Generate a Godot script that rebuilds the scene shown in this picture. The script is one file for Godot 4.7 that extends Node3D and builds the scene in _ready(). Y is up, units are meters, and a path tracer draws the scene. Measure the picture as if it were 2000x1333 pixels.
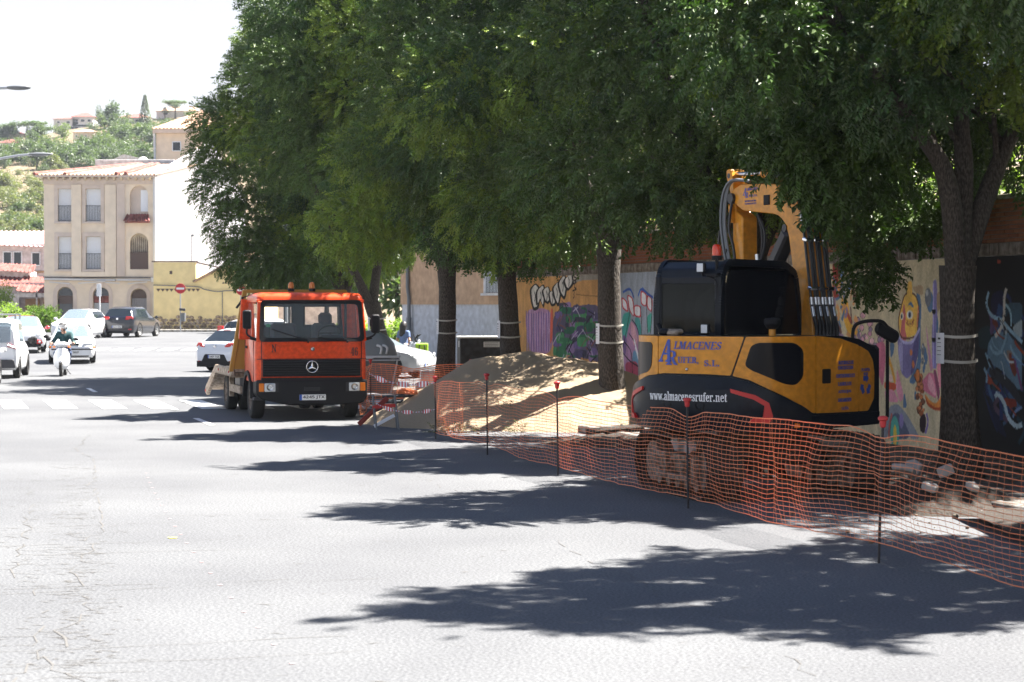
extends Node3D

var mats := {}
var tex := {}
var rng := RandomNumberGenerator.new()
var used := {}

# ------------------------------------------------------------------ geometry collector
class G:
	var v := PackedVector3Array()
	var n := PackedVector3Array()
	var uv := PackedVector2Array()
	func tri(a: Vector3, b: Vector3, c: Vector3, ta := Vector2.ZERO, tb := Vector2.ZERO, tc := Vector2.ZERO) -> void:
		var m := (b - a).cross(c - a)
		if m.length_squared() < 1e-16:
			return
		m = m.normalized()
		v.append(a); v.append(c); v.append(b)
		n.append(m); n.append(m); n.append(m)
		uv.append(ta); uv.append(tc); uv.append(tb)
	func quad(a: Vector3, b: Vector3, c: Vector3, d: Vector3) -> void:
		tri(a, b, c, Vector2(0, 1), Vector2(1, 1), Vector2(1, 0))
		tri(a, c, d, Vector2(0, 1), Vector2(1, 0), Vector2(0, 0))
	func out_face(p: Array, center: Vector3) -> void:
		var m: Vector3 = (p[1] - p[0]).cross(p[2] - p[0])
		var mid := Vector3.ZERO
		for q in p:
			mid += q
		mid /= p.size()
		var flip := m.dot(mid - center) < 0.0
		for i in range(1, p.size() - 1):
			if flip:
				tri(p[0], p[i + 1], p[i])
			else:
				tri(p[0], p[i], p[i + 1])
	func box(c: Vector3, s: Vector3, b := Basis(), bev := 0.0) -> G:
		var h := s * 0.5
		bev = minf(bev, minf(h.x, minf(h.y, h.z)) * 0.9)
		if bev <= 0.0:
			for ax in 3:
				for sg in [-1.0, 1.0]:
					var p := []
					for k in [[-1, -1], [1, -1], [1, 1], [-1, 1]]:
						var q := Vector3()
						q[ax] = sg * h[ax]
						q[(ax + 1) % 3] = k[0] * h[(ax + 1) % 3]
						q[(ax + 2) % 3] = k[1] * h[(ax + 2) % 3]
						p.append(c + b * q)
					out_face(p, c)
			return self
		var pt := func(ax: int, x: float, y: float, z: float) -> Vector3:
			var q := Vector3(x * (h.x - bev), y * (h.y - bev), z * (h.z - bev))
			q[ax] = [x, y, z][ax] * h[ax]
			return c + b * q
		for ax in 3:
			for sg in [-1.0, 1.0]:
				var p := []
				for k in [[-1, -1], [1, -1], [1, 1], [-1, 1]]:
					var e := [0.0, 0.0, 0.0]
					e[ax] = sg
					e[(ax + 1) % 3] = float(k[0])
					e[(ax + 2) % 3] = float(k[1])
					p.append(pt.call(ax, e[0], e[1], e[2]))
				out_face(p, c)
		for ax in 3:
			var a2 := (ax + 1) % 3
			var a3 := (ax + 2) % 3
			for s2 in [-1.0, 1.0]:
				for s3 in [-1.0, 1.0]:
					var e0 := [0.0, 0.0, 0.0]
					e0[a2] = s2; e0[a3] = s3
					var e1 := e0.duplicate()
					e0[ax] = -1.0; e1[ax] = 1.0
					out_face([pt.call(a2, e0[0], e0[1], e0[2]), pt.call(a2, e1[0], e1[1], e1[2]), pt.call(a3, e1[0], e1[1], e1[2]), pt.call(a3, e0[0], e0[1], e0[2])], c)
		for x in [-1.0, 1.0]:
			for y in [-1.0, 1.0]:
				for z in [-1.0, 1.0]:
					out_face([pt.call(0, x, y, z), pt.call(1, x, y, z), pt.call(2, x, y, z)], c)
		return self
	func bar(a: Vector3, b: Vector3, w: float, h: float, bev := 0.0, up := Vector3.UP) -> G:
		var d := b - a
		var z := d.normalized()
		if absf(z.dot(up)) > 0.98:
			up = Vector3.RIGHT if absf(z.x) < 0.9 else Vector3.FORWARD
		var x := up.cross(z).normalized()
		var y := z.cross(x)
		return box((a + b) * 0.5, Vector3(w, h, d.length()), Basis(x, y, z), bev)
	func tube(p: Array, r, sides := 8, caps := true) -> G:
		var rings := []
		var nor := []
		var x := Vector3.ZERO
		for i in p.size():
			var d: Vector3 = (p[mini(i + 1, p.size() - 1)] - p[maxi(i - 1, 0)]).normalized()
			if x == Vector3.ZERO:
				x = d.cross(Vector3.UP if absf(d.y) < 0.9 else Vector3.RIGHT).normalized()
			else:
				x = (x - d * x.dot(d)).normalized()
			var y := d.cross(x)
			var rr: float = r if typeof(r) != TYPE_ARRAY else r[i]
			var ring := []
			var nn := []
			for k in sides:
				var a := TAU * k / sides
				var u := x * cos(a) + y * sin(a)
				ring.append(p[i] + u * rr)
				nn.append(u)
			rings.append(ring); nor.append(nn)
		for i in p.size() - 1:
			for k in sides:
				var k2 := (k + 1) % sides
				_sq(rings[i][k], rings[i][k2], rings[i + 1][k2], rings[i + 1][k], nor[i][k], nor[i][k2], nor[i + 1][k2], nor[i + 1][k], Vector2(float(k) / sides, i), Vector2(float(k + 1) / sides, i), Vector2(float(k + 1) / sides, i + 1), Vector2(float(k) / sides, i + 1))
		if caps:
			var last := p.size() - 1
			for k in range(1, sides - 1):
				tri(rings[0][0], rings[0][k + 1], rings[0][k])
				tri(rings[last][0], rings[last][k], rings[last][k + 1])
		return self
	func _sq(a, b, c, d, na, nb, nc, nd, ta := Vector2.ZERO, tb := Vector2.ZERO, tc := Vector2.ZERO, td := Vector2.ZERO) -> void:
		v.append(a); v.append(c); v.append(b); v.append(a); v.append(d); v.append(c)
		n.append(na); n.append(nc); n.append(nb); n.append(na); n.append(nd); n.append(nc)
		uv.append(ta); uv.append(tc); uv.append(tb); uv.append(ta); uv.append(td); uv.append(tc)
	# profile of Vector2(radius, height along the axis), turned about local y
	func lathe(pr: Array, xf := Transform3D(), sides := 20) -> G:
		for i in pr.size() - 1:
			var p: Vector2 = pr[i]
			var q: Vector2 = pr[i + 1]
			var m := Vector2(q.y - p.y, p.x - q.x).normalized()
			for k in sides:
				var a := TAU * k / sides
				var b := TAU * (k + 1) / sides
				var ca := Vector3(cos(a), 0, sin(a))
				var cb := Vector3(cos(b), 0, sin(b))
				var na := (xf.basis * (ca * m.x + Vector3.UP * m.y)).normalized()
				var nb := (xf.basis * (cb * m.x + Vector3.UP * m.y)).normalized()
				var A := xf * (ca * p.x + Vector3.UP * p.y)
				var B := xf * (cb * p.x + Vector3.UP * p.y)
				var C := xf * (cb * q.x + Vector3.UP * q.y)
				var D := xf * (ca * q.x + Vector3.UP * q.y)
				_sq(B, A, D, C, nb, na, na, nb, Vector2(float(k) / sides, 0), Vector2(float(k + 1) / sides, 0), Vector2(float(k + 1) / sides, 1), Vector2(float(k) / sides, 1))
		return self
	# polygon in local xy, from z=-d/2 to d/2, bevelled
	func prism(poly: Array, d: float, xf := Transform3D(), bev := 0.0) -> G:
		var pp := PackedVector2Array(poly)
		if Geometry2D.is_polygon_clockwise(pp):
			pp.reverse()
		var m := pp.size()
		var inner := PackedVector2Array()
		for i in m:
			var a := pp[(i + m - 1) % m]
			var b := pp[i]
			var c := pp[(i + 1) % m]
			var e1 := (b - a).normalized()
			var e2 := (c - b).normalized()
			var n1 := Vector2(-e1.y, e1.x)
			var n2 := Vector2(-e2.y, e2.x)
			var mm := (n1 + n2)
			var k := mm.dot(n1)
			inner.append(b + mm * (bev / maxf(k, 0.3)))
		var cap := inner if bev > 0.0 else pp
		var idx := Geometry2D.triangulate_polygon(cap)
		var z := d * 0.5
		for i in range(0, idx.size(), 3):
			var a2 := cap[idx[i]]
			var b2 := cap[idx[i + 1]]
			var c2 := cap[idx[i + 2]]
			if (b2 - a2).cross(c2 - a2) < 0.0:
				var t2 := b2; b2 = c2; c2 = t2
			tri(xf * Vector3(a2.x, a2.y, z), xf * Vector3(b2.x, b2.y, z), xf * Vector3(c2.x, c2.y, z), a2, b2, c2)
			tri(xf * Vector3(a2.x, a2.y, -z), xf * Vector3(c2.x, c2.y, -z), xf * Vector3(b2.x, b2.y, -z), a2, c2, b2)
		for i in m:
			var j := (i + 1) % m
			var zb := z - bev
			quad(xf * Vector3(pp[i].x, pp[i].y, -zb), xf * Vector3(pp[j].x, pp[j].y, -zb), xf * Vector3(pp[j].x, pp[j].y, zb), xf * Vector3(pp[i].x, pp[i].y, zb))
			if bev > 0.0:
				quad(xf * Vector3(pp[i].x, pp[i].y, zb), xf * Vector3(pp[j].x, pp[j].y, zb), xf * Vector3(inner[j].x, inner[j].y, z), xf * Vector3(inner[i].x, inner[i].y, z))
				quad(xf * Vector3(pp[j].x, pp[j].y, -zb), xf * Vector3(pp[i].x, pp[i].y, -zb), xf * Vector3(inner[i].x, inner[i].y, -z), xf * Vector3(inner[j].x, inner[j].y, -z))
		return self
	# rows of points, all the same length; smooth later with smooth()
	func rows(rs: Array, close := false) -> G:
		var w: int = rs[0].size()
		var nv := rs.size()
		for i in nv - 1:
			for k in (w if close else w - 1):
				var k2 := (k + 1) % w
				var t0 := Vector2(float(k) / w, float(i) / (nv - 1))
				var t1 := Vector2(float(k + 1) / w, float(i) / (nv - 1))
				var t2 := Vector2(float(k + 1) / w, float(i + 1) / (nv - 1))
				var t3 := Vector2(float(k) / w, float(i + 1) / (nv - 1))
				tri(rs[i][k], rs[i][k2], rs[i + 1][k2], t0, t1, t2)
				tri(rs[i][k], rs[i + 1][k2], rs[i + 1][k], t0, t2, t3)
		return self
	func fan(ring: Array, flip := false) -> G:
		for i in range(1, ring.size() - 1):
			if flip:
				tri(ring[0], ring[i + 1], ring[i])
			else:
				tri(ring[0], ring[i], ring[i + 1])
		return self
	func ball(c: Vector3, r: Vector3, nu := 14, nv := 9, b := Basis()) -> G:
		var s := v.size()
		var rs := []
		for i in nv + 1:
			var p := PI * i / nv
			var row := []
			for k in nu:
				var a := TAU * k / nu
				row.append(c + b * (Vector3(sin(p) * cos(a), -cos(p), -sin(p) * sin(a)) * r))
			rs.append(row)
		rows(rs, true)
		smooth(s, 180.0)
		return self
	func smooth(start := 0, angle := 40.0) -> G:
		var by := {}
		var cosm := cos(deg_to_rad(angle))
		var fn := n.duplicate()
		var area := PackedFloat32Array()
		area.resize(v.size())
		for i in range(start, v.size(), 3):
			var a := (v[i + 1] - v[i]).cross(v[i + 2] - v[i]).length()
			for k in 3:
				area[i + k] = a
				var key := Vector3i((v[i + k] * 4000.0).round())
				if not by.has(key):
					by[key] = PackedInt32Array()
				by[key].append(i + k)
		for key in by:
			var l: PackedInt32Array = by[key]
			for i in l:
				var sum := Vector3.ZERO
				for j in l:
					if fn[i].dot(fn[j]) >= cosm:
						sum += fn[j] * area[j]
				if sum.length_squared() > 1e-14:
					n[i] = sum.normalized()
		return self
	func turn(xf: Transform3D, start := 0) -> G:
		for i in range(start, v.size()):
			v[i] = xf * v[i]
			n[i] = (xf.basis * n[i]).normalized()
		return self
	func add(o: G, xf := Transform3D()) -> G:
		var s := v.size()
		v.append_array(o.v); n.append_array(o.n); uv.append_array(o.uv)
		if xf != Transform3D():
			turn(xf, s)
		return self
	# turns the faces from start on outwards
	func outward(start := 0) -> G:
		var mid := Vector3.ZERO
		for i in range(start, v.size()):
			mid += v[i]
		mid /= maxi(1, v.size() - start)
		var vol := 0.0
		for i in range(start, v.size(), 3):
			vol += (v[i] - mid).dot((v[i + 2] - mid).cross(v[i + 1] - mid))
		if vol < 0.0:
			for i in range(start, v.size(), 3):
				var t := v[i + 1]; v[i + 1] = v[i + 2]; v[i + 2] = t
				var t2 := n[i + 1]; n[i + 1] = n[i + 2]; n[i + 2] = t2
				var t3 := uv[i + 1]; uv[i + 1] = uv[i + 2]; uv[i + 2] = t3
				n[i] = -n[i]; n[i + 1] = -n[i + 1]; n[i + 2] = -n[i + 2]
		return self
	func mesh() -> ArrayMesh:
		var a := []
		a.resize(Mesh.ARRAY_MAX)
		a[Mesh.ARRAY_VERTEX] = v
		a[Mesh.ARRAY_NORMAL] = n
		a[Mesh.ARRAY_TEX_UV] = uv
		var m := ArrayMesh.new()
		if v.size():
			m.add_surface_from_arrays(Mesh.PRIMITIVE_TRIANGLES, a)
		return m

# ------------------------------------------------------------------ naming and tagging
func numbered(called: String) -> String:
	if not used.has(called):
		used[called] = 0
		return called
	used[called] += 1
	return "%s_%03d" % [called, used[called]]

func tag(o: Node, label: String, category: String, group := "", kind := "") -> Node:
	if label: o.set_meta("label", label)
	if category: o.set_meta("category", category)
	if group: o.set_meta("group", group)
	if kind: o.set_meta("kind", kind)
	return o

func thing(called: String, label: String, category: String, at := Vector3.ZERO, yaw := 0.0, group := "") -> Node3D:
	var o := Node3D.new()
	o.name = numbered(called)
	add_child(o)
	o.position = at
	o.rotation.y = deg_to_rad(yaw)
	tag(o, label, category, group)
	return o

func put(called: String, g, m: Material, parent: Node = null, label := "") -> MeshInstance3D:
	var o := MeshInstance3D.new()
	o.mesh = g.mesh() if g is G else g
	o.material_override = m
	if parent == null:
		o.name = numbered(called)
		add_child(o)
	else:
		var k := 0
		var nm := called
		while parent.has_node(nm):
			k += 1
			nm = "%s_%03d" % [called, k]
		o.name = nm
		parent.add_child(o, true)
	if label: o.set_meta("label", label)
	return o

func struct(called: String, g, m: Material, label := "") -> MeshInstance3D:
	var o := put(called, g, m)
	o.set_meta("kind", "structure")
	if label: o.set_meta("label", label)
	return o

func stuff(o: Node) -> Node:
	o.set_meta("kind", "stuff")
	return o

# ------------------------------------------------------------------ places
const SUN := Vector3(0.478, 0.848, -0.228)
const SN := 0.2756
const CS := 0.9613
func gy(z: float) -> float:   # height of the street at depth z in front of the camera
	return 0.62 * smoothstep(66.0, 108.0, z)
func st(t: float, s: float, y := 0.0) -> Vector3:   # t metres right of and s metres along the street
	var p := Vector3(t * CS - s * SN, 0, -(s * CS + t * SN))
	p.y = y + gy(-p.z)
	return p
func at(px: float, py: float, z: float) -> Vector3:   # a measured place at depth z
	return Vector3((px - 1000.0) / 4000.0 * z, 2.27 - (py - 595.0) / 4000.0 * z, -z)
func on(px: float, z: float, up := 0.0) -> Vector3:   # on the ground
	return Vector3((px - 1000.0) / 4000.0 * z, gy(z) + up, -z)
func rz(d: float) -> Basis: return Basis(Vector3.BACK, deg_to_rad(d))
func ry(d: float) -> Basis: return Basis(Vector3.UP, deg_to_rad(d))
func rx(d: float) -> Basis: return Basis(Vector3.RIGHT, deg_to_rad(d))
func tf(p: Vector3, b := Basis()) -> Transform3D: return Transform3D(b, p)
func rrect(w: float, h: float, r: float, seg := 4, c := Vector2.ZERO) -> Array:
	var p := []
	for q in [[1, -1, -90], [1, 1, 0], [-1, 1, 90], [-1, -1, 180]]:
		for k in seg + 1:
			var a := deg_to_rad(q[2] + 90.0 * k / seg)
			p.append(c + Vector2(q[0] * (w * 0.5 - r) + r * cos(a), q[1] * (h * 0.5 - r) + r * sin(a)))
	return p
func oval(w: float, h: float, seg := 16, c := Vector2.ZERO) -> Array:
	var p := []
	for k in seg:
		p.append(c + Vector2(cos(TAU * k / seg) * w * 0.5, sin(TAU * k / seg) * h * 0.5))
	return p
func curve(p: Array, each := 6) -> Array:   # Catmull-Rom through the points
	var o := []
	for i in p.size() - 1:
		var a = p[maxi(i - 1, 0)]; var b = p[i]; var c = p[i + 1]; var d = p[mini(i + 2, p.size() - 1)]
		for k in each:
			var t := float(k) / each
			o.append(0.5 * ((2.0 * b) + (c - a) * t + (2.0 * a - 5.0 * b + 4.0 * c - d) * t * t + (3.0 * b - a - 3.0 * c + d) * t * t * t))
	o.append(p[-1])
	return o

# ------------------------------------------------------------------ materials
func mat(called: String, r: float, g: float, b: float, rough := 0.6, metal := 0.0) -> StandardMaterial3D:
	if mats.has(called):
		return mats[called]
	var m := StandardMaterial3D.new()
	m.resource_name = called
	m.albedo_color = Color(r, g, b).linear_to_srgb()
	m.roughness = rough
	m.metallic = metal
	mats[called] = m
	return m
func grained(m: StandardMaterial3D, t: String, scale: float, bump := "", depth := 0.5) -> StandardMaterial3D:
	m.albedo_texture = tex[t]
	m.uv1_triplanar = true
	m.uv1_world_triplanar = true
	m.uv1_scale = Vector3.ONE * scale
	if bump:
		m.normal_enabled = true
		m.normal_texture = tex[bump]
		m.normal_scale = depth
	return m
func pane(called: String, r: float, g: float, b: float, a: float) -> StandardMaterial3D:
	var m := mat(called, r, g, b, 0.03)
	m.transparency = BaseMaterial3D.TRANSPARENCY_ALPHA
	m.albedo_color.a = a
	m.metallic_specular = 0.6
	return m
func paint(called: String, r: float, g: float, b: float, rough := 0.35) -> StandardMaterial3D:
	var m := mat(called, r, g, b, rough)
	m.clearcoat_enabled = true
	m.clearcoat = 0.6
	m.clearcoat_roughness = 0.08
	return m
func noise(called: String, freq: float, lo: Color, hi: Color, sd: int, kind := FastNoiseLite.TYPE_SIMPLEX_SMOOTH, oct := 5, bump := 0.0, size := 512, mid := 0.5, spread := 0.5) -> void:
	var f := FastNoiseLite.new()
	f.seed = sd
	f.frequency = freq
	f.noise_type = kind
	f.fractal_octaves = oct
	var t := NoiseTexture2D.new()
	t.width = size; t.height = size
	t.seamless = true
	t.noise = f
	if bump > 0.0:
		t.as_normal_map = true
		t.bump_strength = bump
	else:
		var gr := Gradient.new()
		gr.offsets = PackedFloat32Array([maxf(0.0, mid - spread), minf(1.0, mid + spread)])
		gr.colors = PackedColorArray([lo, hi])
		t.color_ramp = gr
	tex[called] = t

# ------------------------------------------------------------------ lettering, mapped by a callable (x, y) -> Vector3 or flat
func letters(txt: String, w: float, h: float, serif := true, bold := true, thick := 0.004, slant := 0.0) -> G:
	var tm := TextMesh.new()
	var f := SystemFont.new()
	f.font_names = PackedStringArray(["Droid Serif" if serif else "Droid Sans"])
	f.font_weight = 700 if bold else 400
	tm.font = f
	tm.text = txt
	tm.font_size = 48
	tm.pixel_size = 0.01
	tm.depth = 0.01
	var a := tm.get_mesh_arrays()
	var g := G.new()
	var vs: PackedVector3Array = a[Mesh.ARRAY_VERTEX]
	var ns: PackedVector3Array = a[Mesh.ARRAY_NORMAL]
	var ix: PackedInt32Array = a[Mesh.ARRAY_INDEX] if a[Mesh.ARRAY_INDEX] != null else PackedInt32Array(range(vs.size()))
	var lo := Vector3.INF
	var hi := -Vector3.INF
	for p in vs:
		lo = lo.min(p); hi = hi.max(p)
	var sx := w / maxf(hi.x - lo.x, 1e-5)
	var sy := h / maxf(hi.y - lo.y, 1e-5)
	for i in ix:
		var p := vs[i]
		var y := (p.y - (lo.y + hi.y) * 0.5) * sy
		g.v.append(Vector3((p.x - (lo.x + hi.x) * 0.5) * sx + y * slant, y, (p.z - lo.z) / maxf(hi.z - lo.z, 1e-5) * thick))
		g.n.append(ns[i])
		g.uv.append(Vector2.ZERO)
	return g

func _ready() -> void:
	rng.seed = 7
	# ---- camera
	var cam := Camera3D.new()
	cam.name = "camera"
	cam.position = Vector3(0, 2.27, 0)
	cam.rotation.x = -atan(71.5 / 4000.0)
	cam.fov = rad_to_deg(2.0 * atan(666.5 / 4000.0))
	cam.near = 0.5
	cam.far = 3000.0
	var ca := CameraAttributesPhysical.new()
	ca.frustum_focal_length = 71.9
	ca.exposure_aperture = 4.0
	ca.frustum_focus_distance = 31.0
	ca.frustum_near = 0.5
	ca.frustum_far = 3000.0
	cam.attributes = ca
	cam.current = true
	add_child(cam)
	# ---- sky
	var we := WorldEnvironment.new()
	we.name = "world_environment"
	var env := Environment.new()
	env.background_mode = Environment.BG_SKY
	var sky := Sky.new()
	var sm := ProceduralSkyMaterial.new()
	sm.sky_top_color = Color(0.05, 0.16, 0.46).linear_to_srgb()
	sm.sky_horizon_color = Color(0.98, 1.0, 1.0).linear_to_srgb()
	sm.sky_curve = 0.4
	sm.ground_bottom_color = Color(0.2, 0.19, 0.18).linear_to_srgb()
	sm.ground_horizon_color = Color(0.45, 0.47, 0.5).linear_to_srgb()
	sm.sky_energy_multiplier = 0.5
	sky.sky_material = sm
	env.sky = sky
	env.tonemap_mode = Environment.TONE_MAPPER_LINEAR
	env.tonemap_exposure = 5.6
	env.sdfgi_enabled = true
	env.ssao_enabled = true
	env.ssil_enabled = true
	env.fog_enabled = true
	env.fog_density = 0.00012
	env.fog_light_color = Color(0.9, 0.94, 1.0)
	we.environment = env
	add_child(we)
	# ---- sun
	var sun := DirectionalLight3D.new()
	sun.name = "sun"
	sun.light_energy = 1.6
	sun.light_color = Color(1.0, 0.975, 0.94)
	sun.light_angular_distance = 0.5
	sun.shadow_enabled = true
	add_child(sun)
	sun.look_at_from_position(SUN * 50.0, Vector3.ZERO, Vector3.UP)
	# ---- structure, then objects
	textures()
	materials()
	ground_and_road()
	hillside()
	garden_wall()
	beige_building()
	left_houses()
	yellow_house()
	white_building()
	street_trees()
	greenery()
	sand()
	excavator()
	tow_truck()
	cars()
	scooter()
	pedestrian()
	fence()
	street_items()
	road_marks()

func textures() -> void:
	noise("asphalt", 0.09, Color(0.66, 0.66, 0.67), Color(1.0, 1.0, 0.99), 3, FastNoiseLite.TYPE_SIMPLEX_SMOOTH, 6, 0.0, 1024, 0.5, 0.32)
	noise("patches", 0.006, Color(0.89, 0.89, 0.90), Color(1, 1, 1), 11, FastNoiseLite.TYPE_SIMPLEX_SMOOTH, 6, 0.0, 1024, 0.5, 0.3)
	noise("grit", 0.25, Color.BLACK, Color.WHITE, 5, FastNoiseLite.TYPE_SIMPLEX_SMOOTH, 4, 6.0)
	noise("plaster", 0.02, Color(0.84, 0.83, 0.82), Color(1, 1, 1), 21, FastNoiseLite.TYPE_SIMPLEX_SMOOTH, 6, 0.0, 512, 0.5, 0.35)
	noise("dirt", 0.012, Color(0.60, 0.56, 0.52), Color(1, 1, 1), 31, FastNoiseLite.TYPE_SIMPLEX_SMOOTH, 6, 0.0, 512, 0.45, 0.3)
	noise("lumps", 0.03, Color.BLACK, Color.WHITE, 41, FastNoiseLite.TYPE_SIMPLEX_SMOOTH, 5, 8.0)
	noise("bark", 0.03, Color(0.50, 0.48, 0.46), Color(1, 1, 1), 51, FastNoiseLite.TYPE_SIMPLEX, 5, 0.0, 512, 0.5, 0.3)
	noise("faint", 0.02, Color(0.93, 0.93, 0.93), Color(1, 1, 1), 22, FastNoiseLite.TYPE_SIMPLEX_SMOOTH, 6, 0.0, 512, 0.5, 0.4)
	noise("sandgrain", 0.12, Color(0.72, 0.70, 0.68), Color(1, 1, 1), 61, FastNoiseLite.TYPE_SIMPLEX_SMOOTH, 6, 0.0, 1024, 0.5, 0.3)
	noise("earth", 0.02, Color(0.55, 0.50, 0.42), Color(1, 1, 1), 71, FastNoiseLite.TYPE_SIMPLEX_SMOOTH, 6, 0.0, 1024, 0.5, 0.3)

func materials() -> void:
	grained(mat("asphalt", 0.143, 0.149, 0.158, 0.9), "asphalt", 0.31, "grit", 0.06)
	var am: StandardMaterial3D = mats["asphalt"]
	am.detail_enabled = true
	am.detail_blend_mode = BaseMaterial3D.BLEND_MODE_MUL
	am.detail_albedo = tex["patches"]
	am.detail_uv_layer = BaseMaterial3D.DETAIL_UV_2
	am.uv2_triplanar = true
	am.uv2_world_triplanar = true
	am.uv2_scale = Vector3.ONE * 0.037
	grained(mat("asphalt_old", 0.13, 0.13, 0.13, 0.9), "asphalt", 0.35, "grit", 0.8)
	mat("crack", 0.10, 0.097, 0.093, 0.95)
	grained(mat("road_paint", 0.78, 0.78, 0.77, 0.6), "plaster", 0.6)
	mat("pink_paint", 0.34, 0.24, 0.24, 0.7)
	mat("yellow_paint", 0.6, 0.58, 0.12, 0.7)
	grained(mat("pavement", 0.19, 0.18, 0.165, 0.9), "dirt", 0.3, "grit", 0.6)
	grained(mat("kerb", 0.36, 0.35, 0.33, 0.85), "dirt", 0.5, "grit", 0.5)
	grained(mat("earth", 0.26, 0.21, 0.14, 0.95), "earth", 0.03)
	grained(mat("ground", 0.28, 0.25, 0.20, 0.95), "earth", 0.1, "grit", 0.8)
	grained(mat("sand", 0.44, 0.34, 0.225, 0.95), "sandgrain", 0.5, "grit", 1.0)
	grained(mat("soil", 0.045, 0.034, 0.026, 0.95), "earth", 0.6, "lumps", 1.0)
	grained(mat("bark", 0.105, 0.088, 0.072, 0.9), "bark", 1.0, "lumps", 1.0)
	mats["bark"].uv1_scale = Vector3(2.2, 0.7, 2.2)
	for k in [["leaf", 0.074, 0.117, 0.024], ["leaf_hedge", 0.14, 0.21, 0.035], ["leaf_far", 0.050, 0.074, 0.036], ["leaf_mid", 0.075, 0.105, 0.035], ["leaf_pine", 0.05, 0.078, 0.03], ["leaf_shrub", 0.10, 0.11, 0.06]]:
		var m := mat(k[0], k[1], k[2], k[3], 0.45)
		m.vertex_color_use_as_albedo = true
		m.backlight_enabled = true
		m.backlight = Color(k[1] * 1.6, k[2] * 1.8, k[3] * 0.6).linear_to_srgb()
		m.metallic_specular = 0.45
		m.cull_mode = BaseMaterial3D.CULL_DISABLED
	grained(mat("wall_render", 0.42, 0.40, 0.37, 0.9), "dirt", 0.35, "grit", 0.4)
	for k in 3:
		grained(mat("brick_%d" % k, [0.36, 0.30, 0.40][k], [0.125, 0.10, 0.15][k], [0.05, 0.042, 0.065][k], 0.85), "plaster", 1.5, "grit", 0.5)
	grained(mat("brick_far", 0.35, 0.12, 0.05, 0.85), "plaster", 1.5, "grit", 0.5)
	grained(mat("coping_brick", 0.33, 0.29, 0.25, 0.85), "dirt", 1.0, "grit", 0.5)
	grained(mat("mortar", 0.26, 0.22, 0.19, 0.95), "plaster", 1.0)
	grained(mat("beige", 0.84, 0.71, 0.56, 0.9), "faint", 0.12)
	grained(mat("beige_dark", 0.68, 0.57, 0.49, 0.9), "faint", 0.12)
	grained(mat("cream", 0.66, 0.58, 0.45, 0.9), "plaster", 0.2)
	mat("shutter", 0.80, 0.82, 0.86, 0.5)
	mat("railing", 0.03, 0.03, 0.035, 0.5)
	grained(mat("roof_tile", 0.60, 0.40, 0.29, 0.85), "dirt", 0.4)
	grained(mat("roof_red", 0.33, 0.115, 0.10, 0.85), "dirt", 0.3)
	grained(mat("roof_pink", 0.52, 0.30, 0.30, 0.85), "faint", 0.3)
	mat("clad", 0.64, 0.65, 0.67, 0.45, 0.0)
	grained(mat("white_wall", 0.74, 0.74, 0.75, 0.9), "plaster", 0.25)
	grained(mat("grey_white_wall", 0.58, 0.60, 0.64, 0.9), "plaster", 0.25)
	grained(mat("pink_wall", 0.74, 0.66, 0.66, 0.9), "plaster", 0.2)
	grained(mat("peach_wall", 0.55, 0.36, 0.22, 0.9), "plaster", 0.25)
	grained(mat("yellow_wall", 0.90, 0.72, 0.36, 0.9), "faint", 0.15)
	for k in 3:
		grained(mat("rubble_%d" % k, [0.50, 0.42, 0.58][k], [0.39, 0.33, 0.47][k], [0.28, 0.24, 0.36][k], 0.9), "dirt", 0.9, "lumps", 0.5)
	mat("brown_panel", 0.10, 0.065, 0.055, 0.6)
	mat("wood_grey", 0.28, 0.27, 0.28, 0.8)
	mat("dark_glass", 0.03, 0.035, 0.045, 0.05)
	mat("awning", 0.62, 0.60, 0.58, 0.7)
	mat("galvanised", 0.45, 0.46, 0.48, 0.45, 0.7)
	mat("pole_white", 0.72, 0.73, 0.74, 0.5)
	mat("sign_red", 0.55, 0.02, 0.03, 0.4)
	mat("sign_white", 0.85, 0.85, 0.85, 0.4)
	mat("sign_blue", 0.03, 0.10, 0.40, 0.4)
	# machines
	paint("truck_red", 0.92, 0.09, 0.016, 0.4)
	paint("digger_yellow", 0.76, 0.31, 0.022, 0.38)
	mat("digger_black", 0.012, 0.016, 0.024, 0.28).metallic_specular = 0.3
	for k in ["truck_red", "digger_yellow", "digger_black"]:
		grained(mats[k], "plaster", 0.9)
		mats[k].metallic_specular = 0.3
		mats[k].clearcoat = 0.35
	mat("black_plastic", 0.014, 0.014, 0.016, 0.6).metallic_specular = 0.3
	mat("rubber", 0.022, 0.021, 0.020, 0.85)
	grained(mat("track_steel", 0.075, 0.065, 0.055, 0.75, 0.3), "dirt", 1.5, "lumps", 0.6)
	grained(mat("dusty_steel", 0.28, 0.23, 0.19, 0.85), "dirt", 1.5)
	mat("steel", 0.55, 0.56, 0.58, 0.25, 1.0)
	mat("chrome", 0.80, 0.81, 0.83, 0.10, 1.0)
	mat("dark_steel", 0.06, 0.06, 0.065, 0.5, 0.5)
	mat("hose", 0.025, 0.026, 0.030, 0.4)
	mat("hose_grey", 0.16, 0.17, 0.18, 0.5)
	mat("bed_yellow", 0.48, 0.24, 0.035, 0.5)
	grained(mat("bed_cream", 0.60, 0.48, 0.36, 0.7), "dirt", 1.2)
	mat("lens_orange", 0.75, 0.20, 0.02, 0.2)
	mat("lens_red", 0.55, 0.02, 0.02, 0.2)
	mat("lens_clear", 0.65, 0.67, 0.68, 0.12)
	var bo := pane("beacon_orange", 0.85, 0.25, 0.02, 0.55)
	bo.roughness = 0.15
	var br := pane("beacon_red", 0.85, 0.05, 0.01, 0.75)
	br.roughness = 0.15
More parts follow.
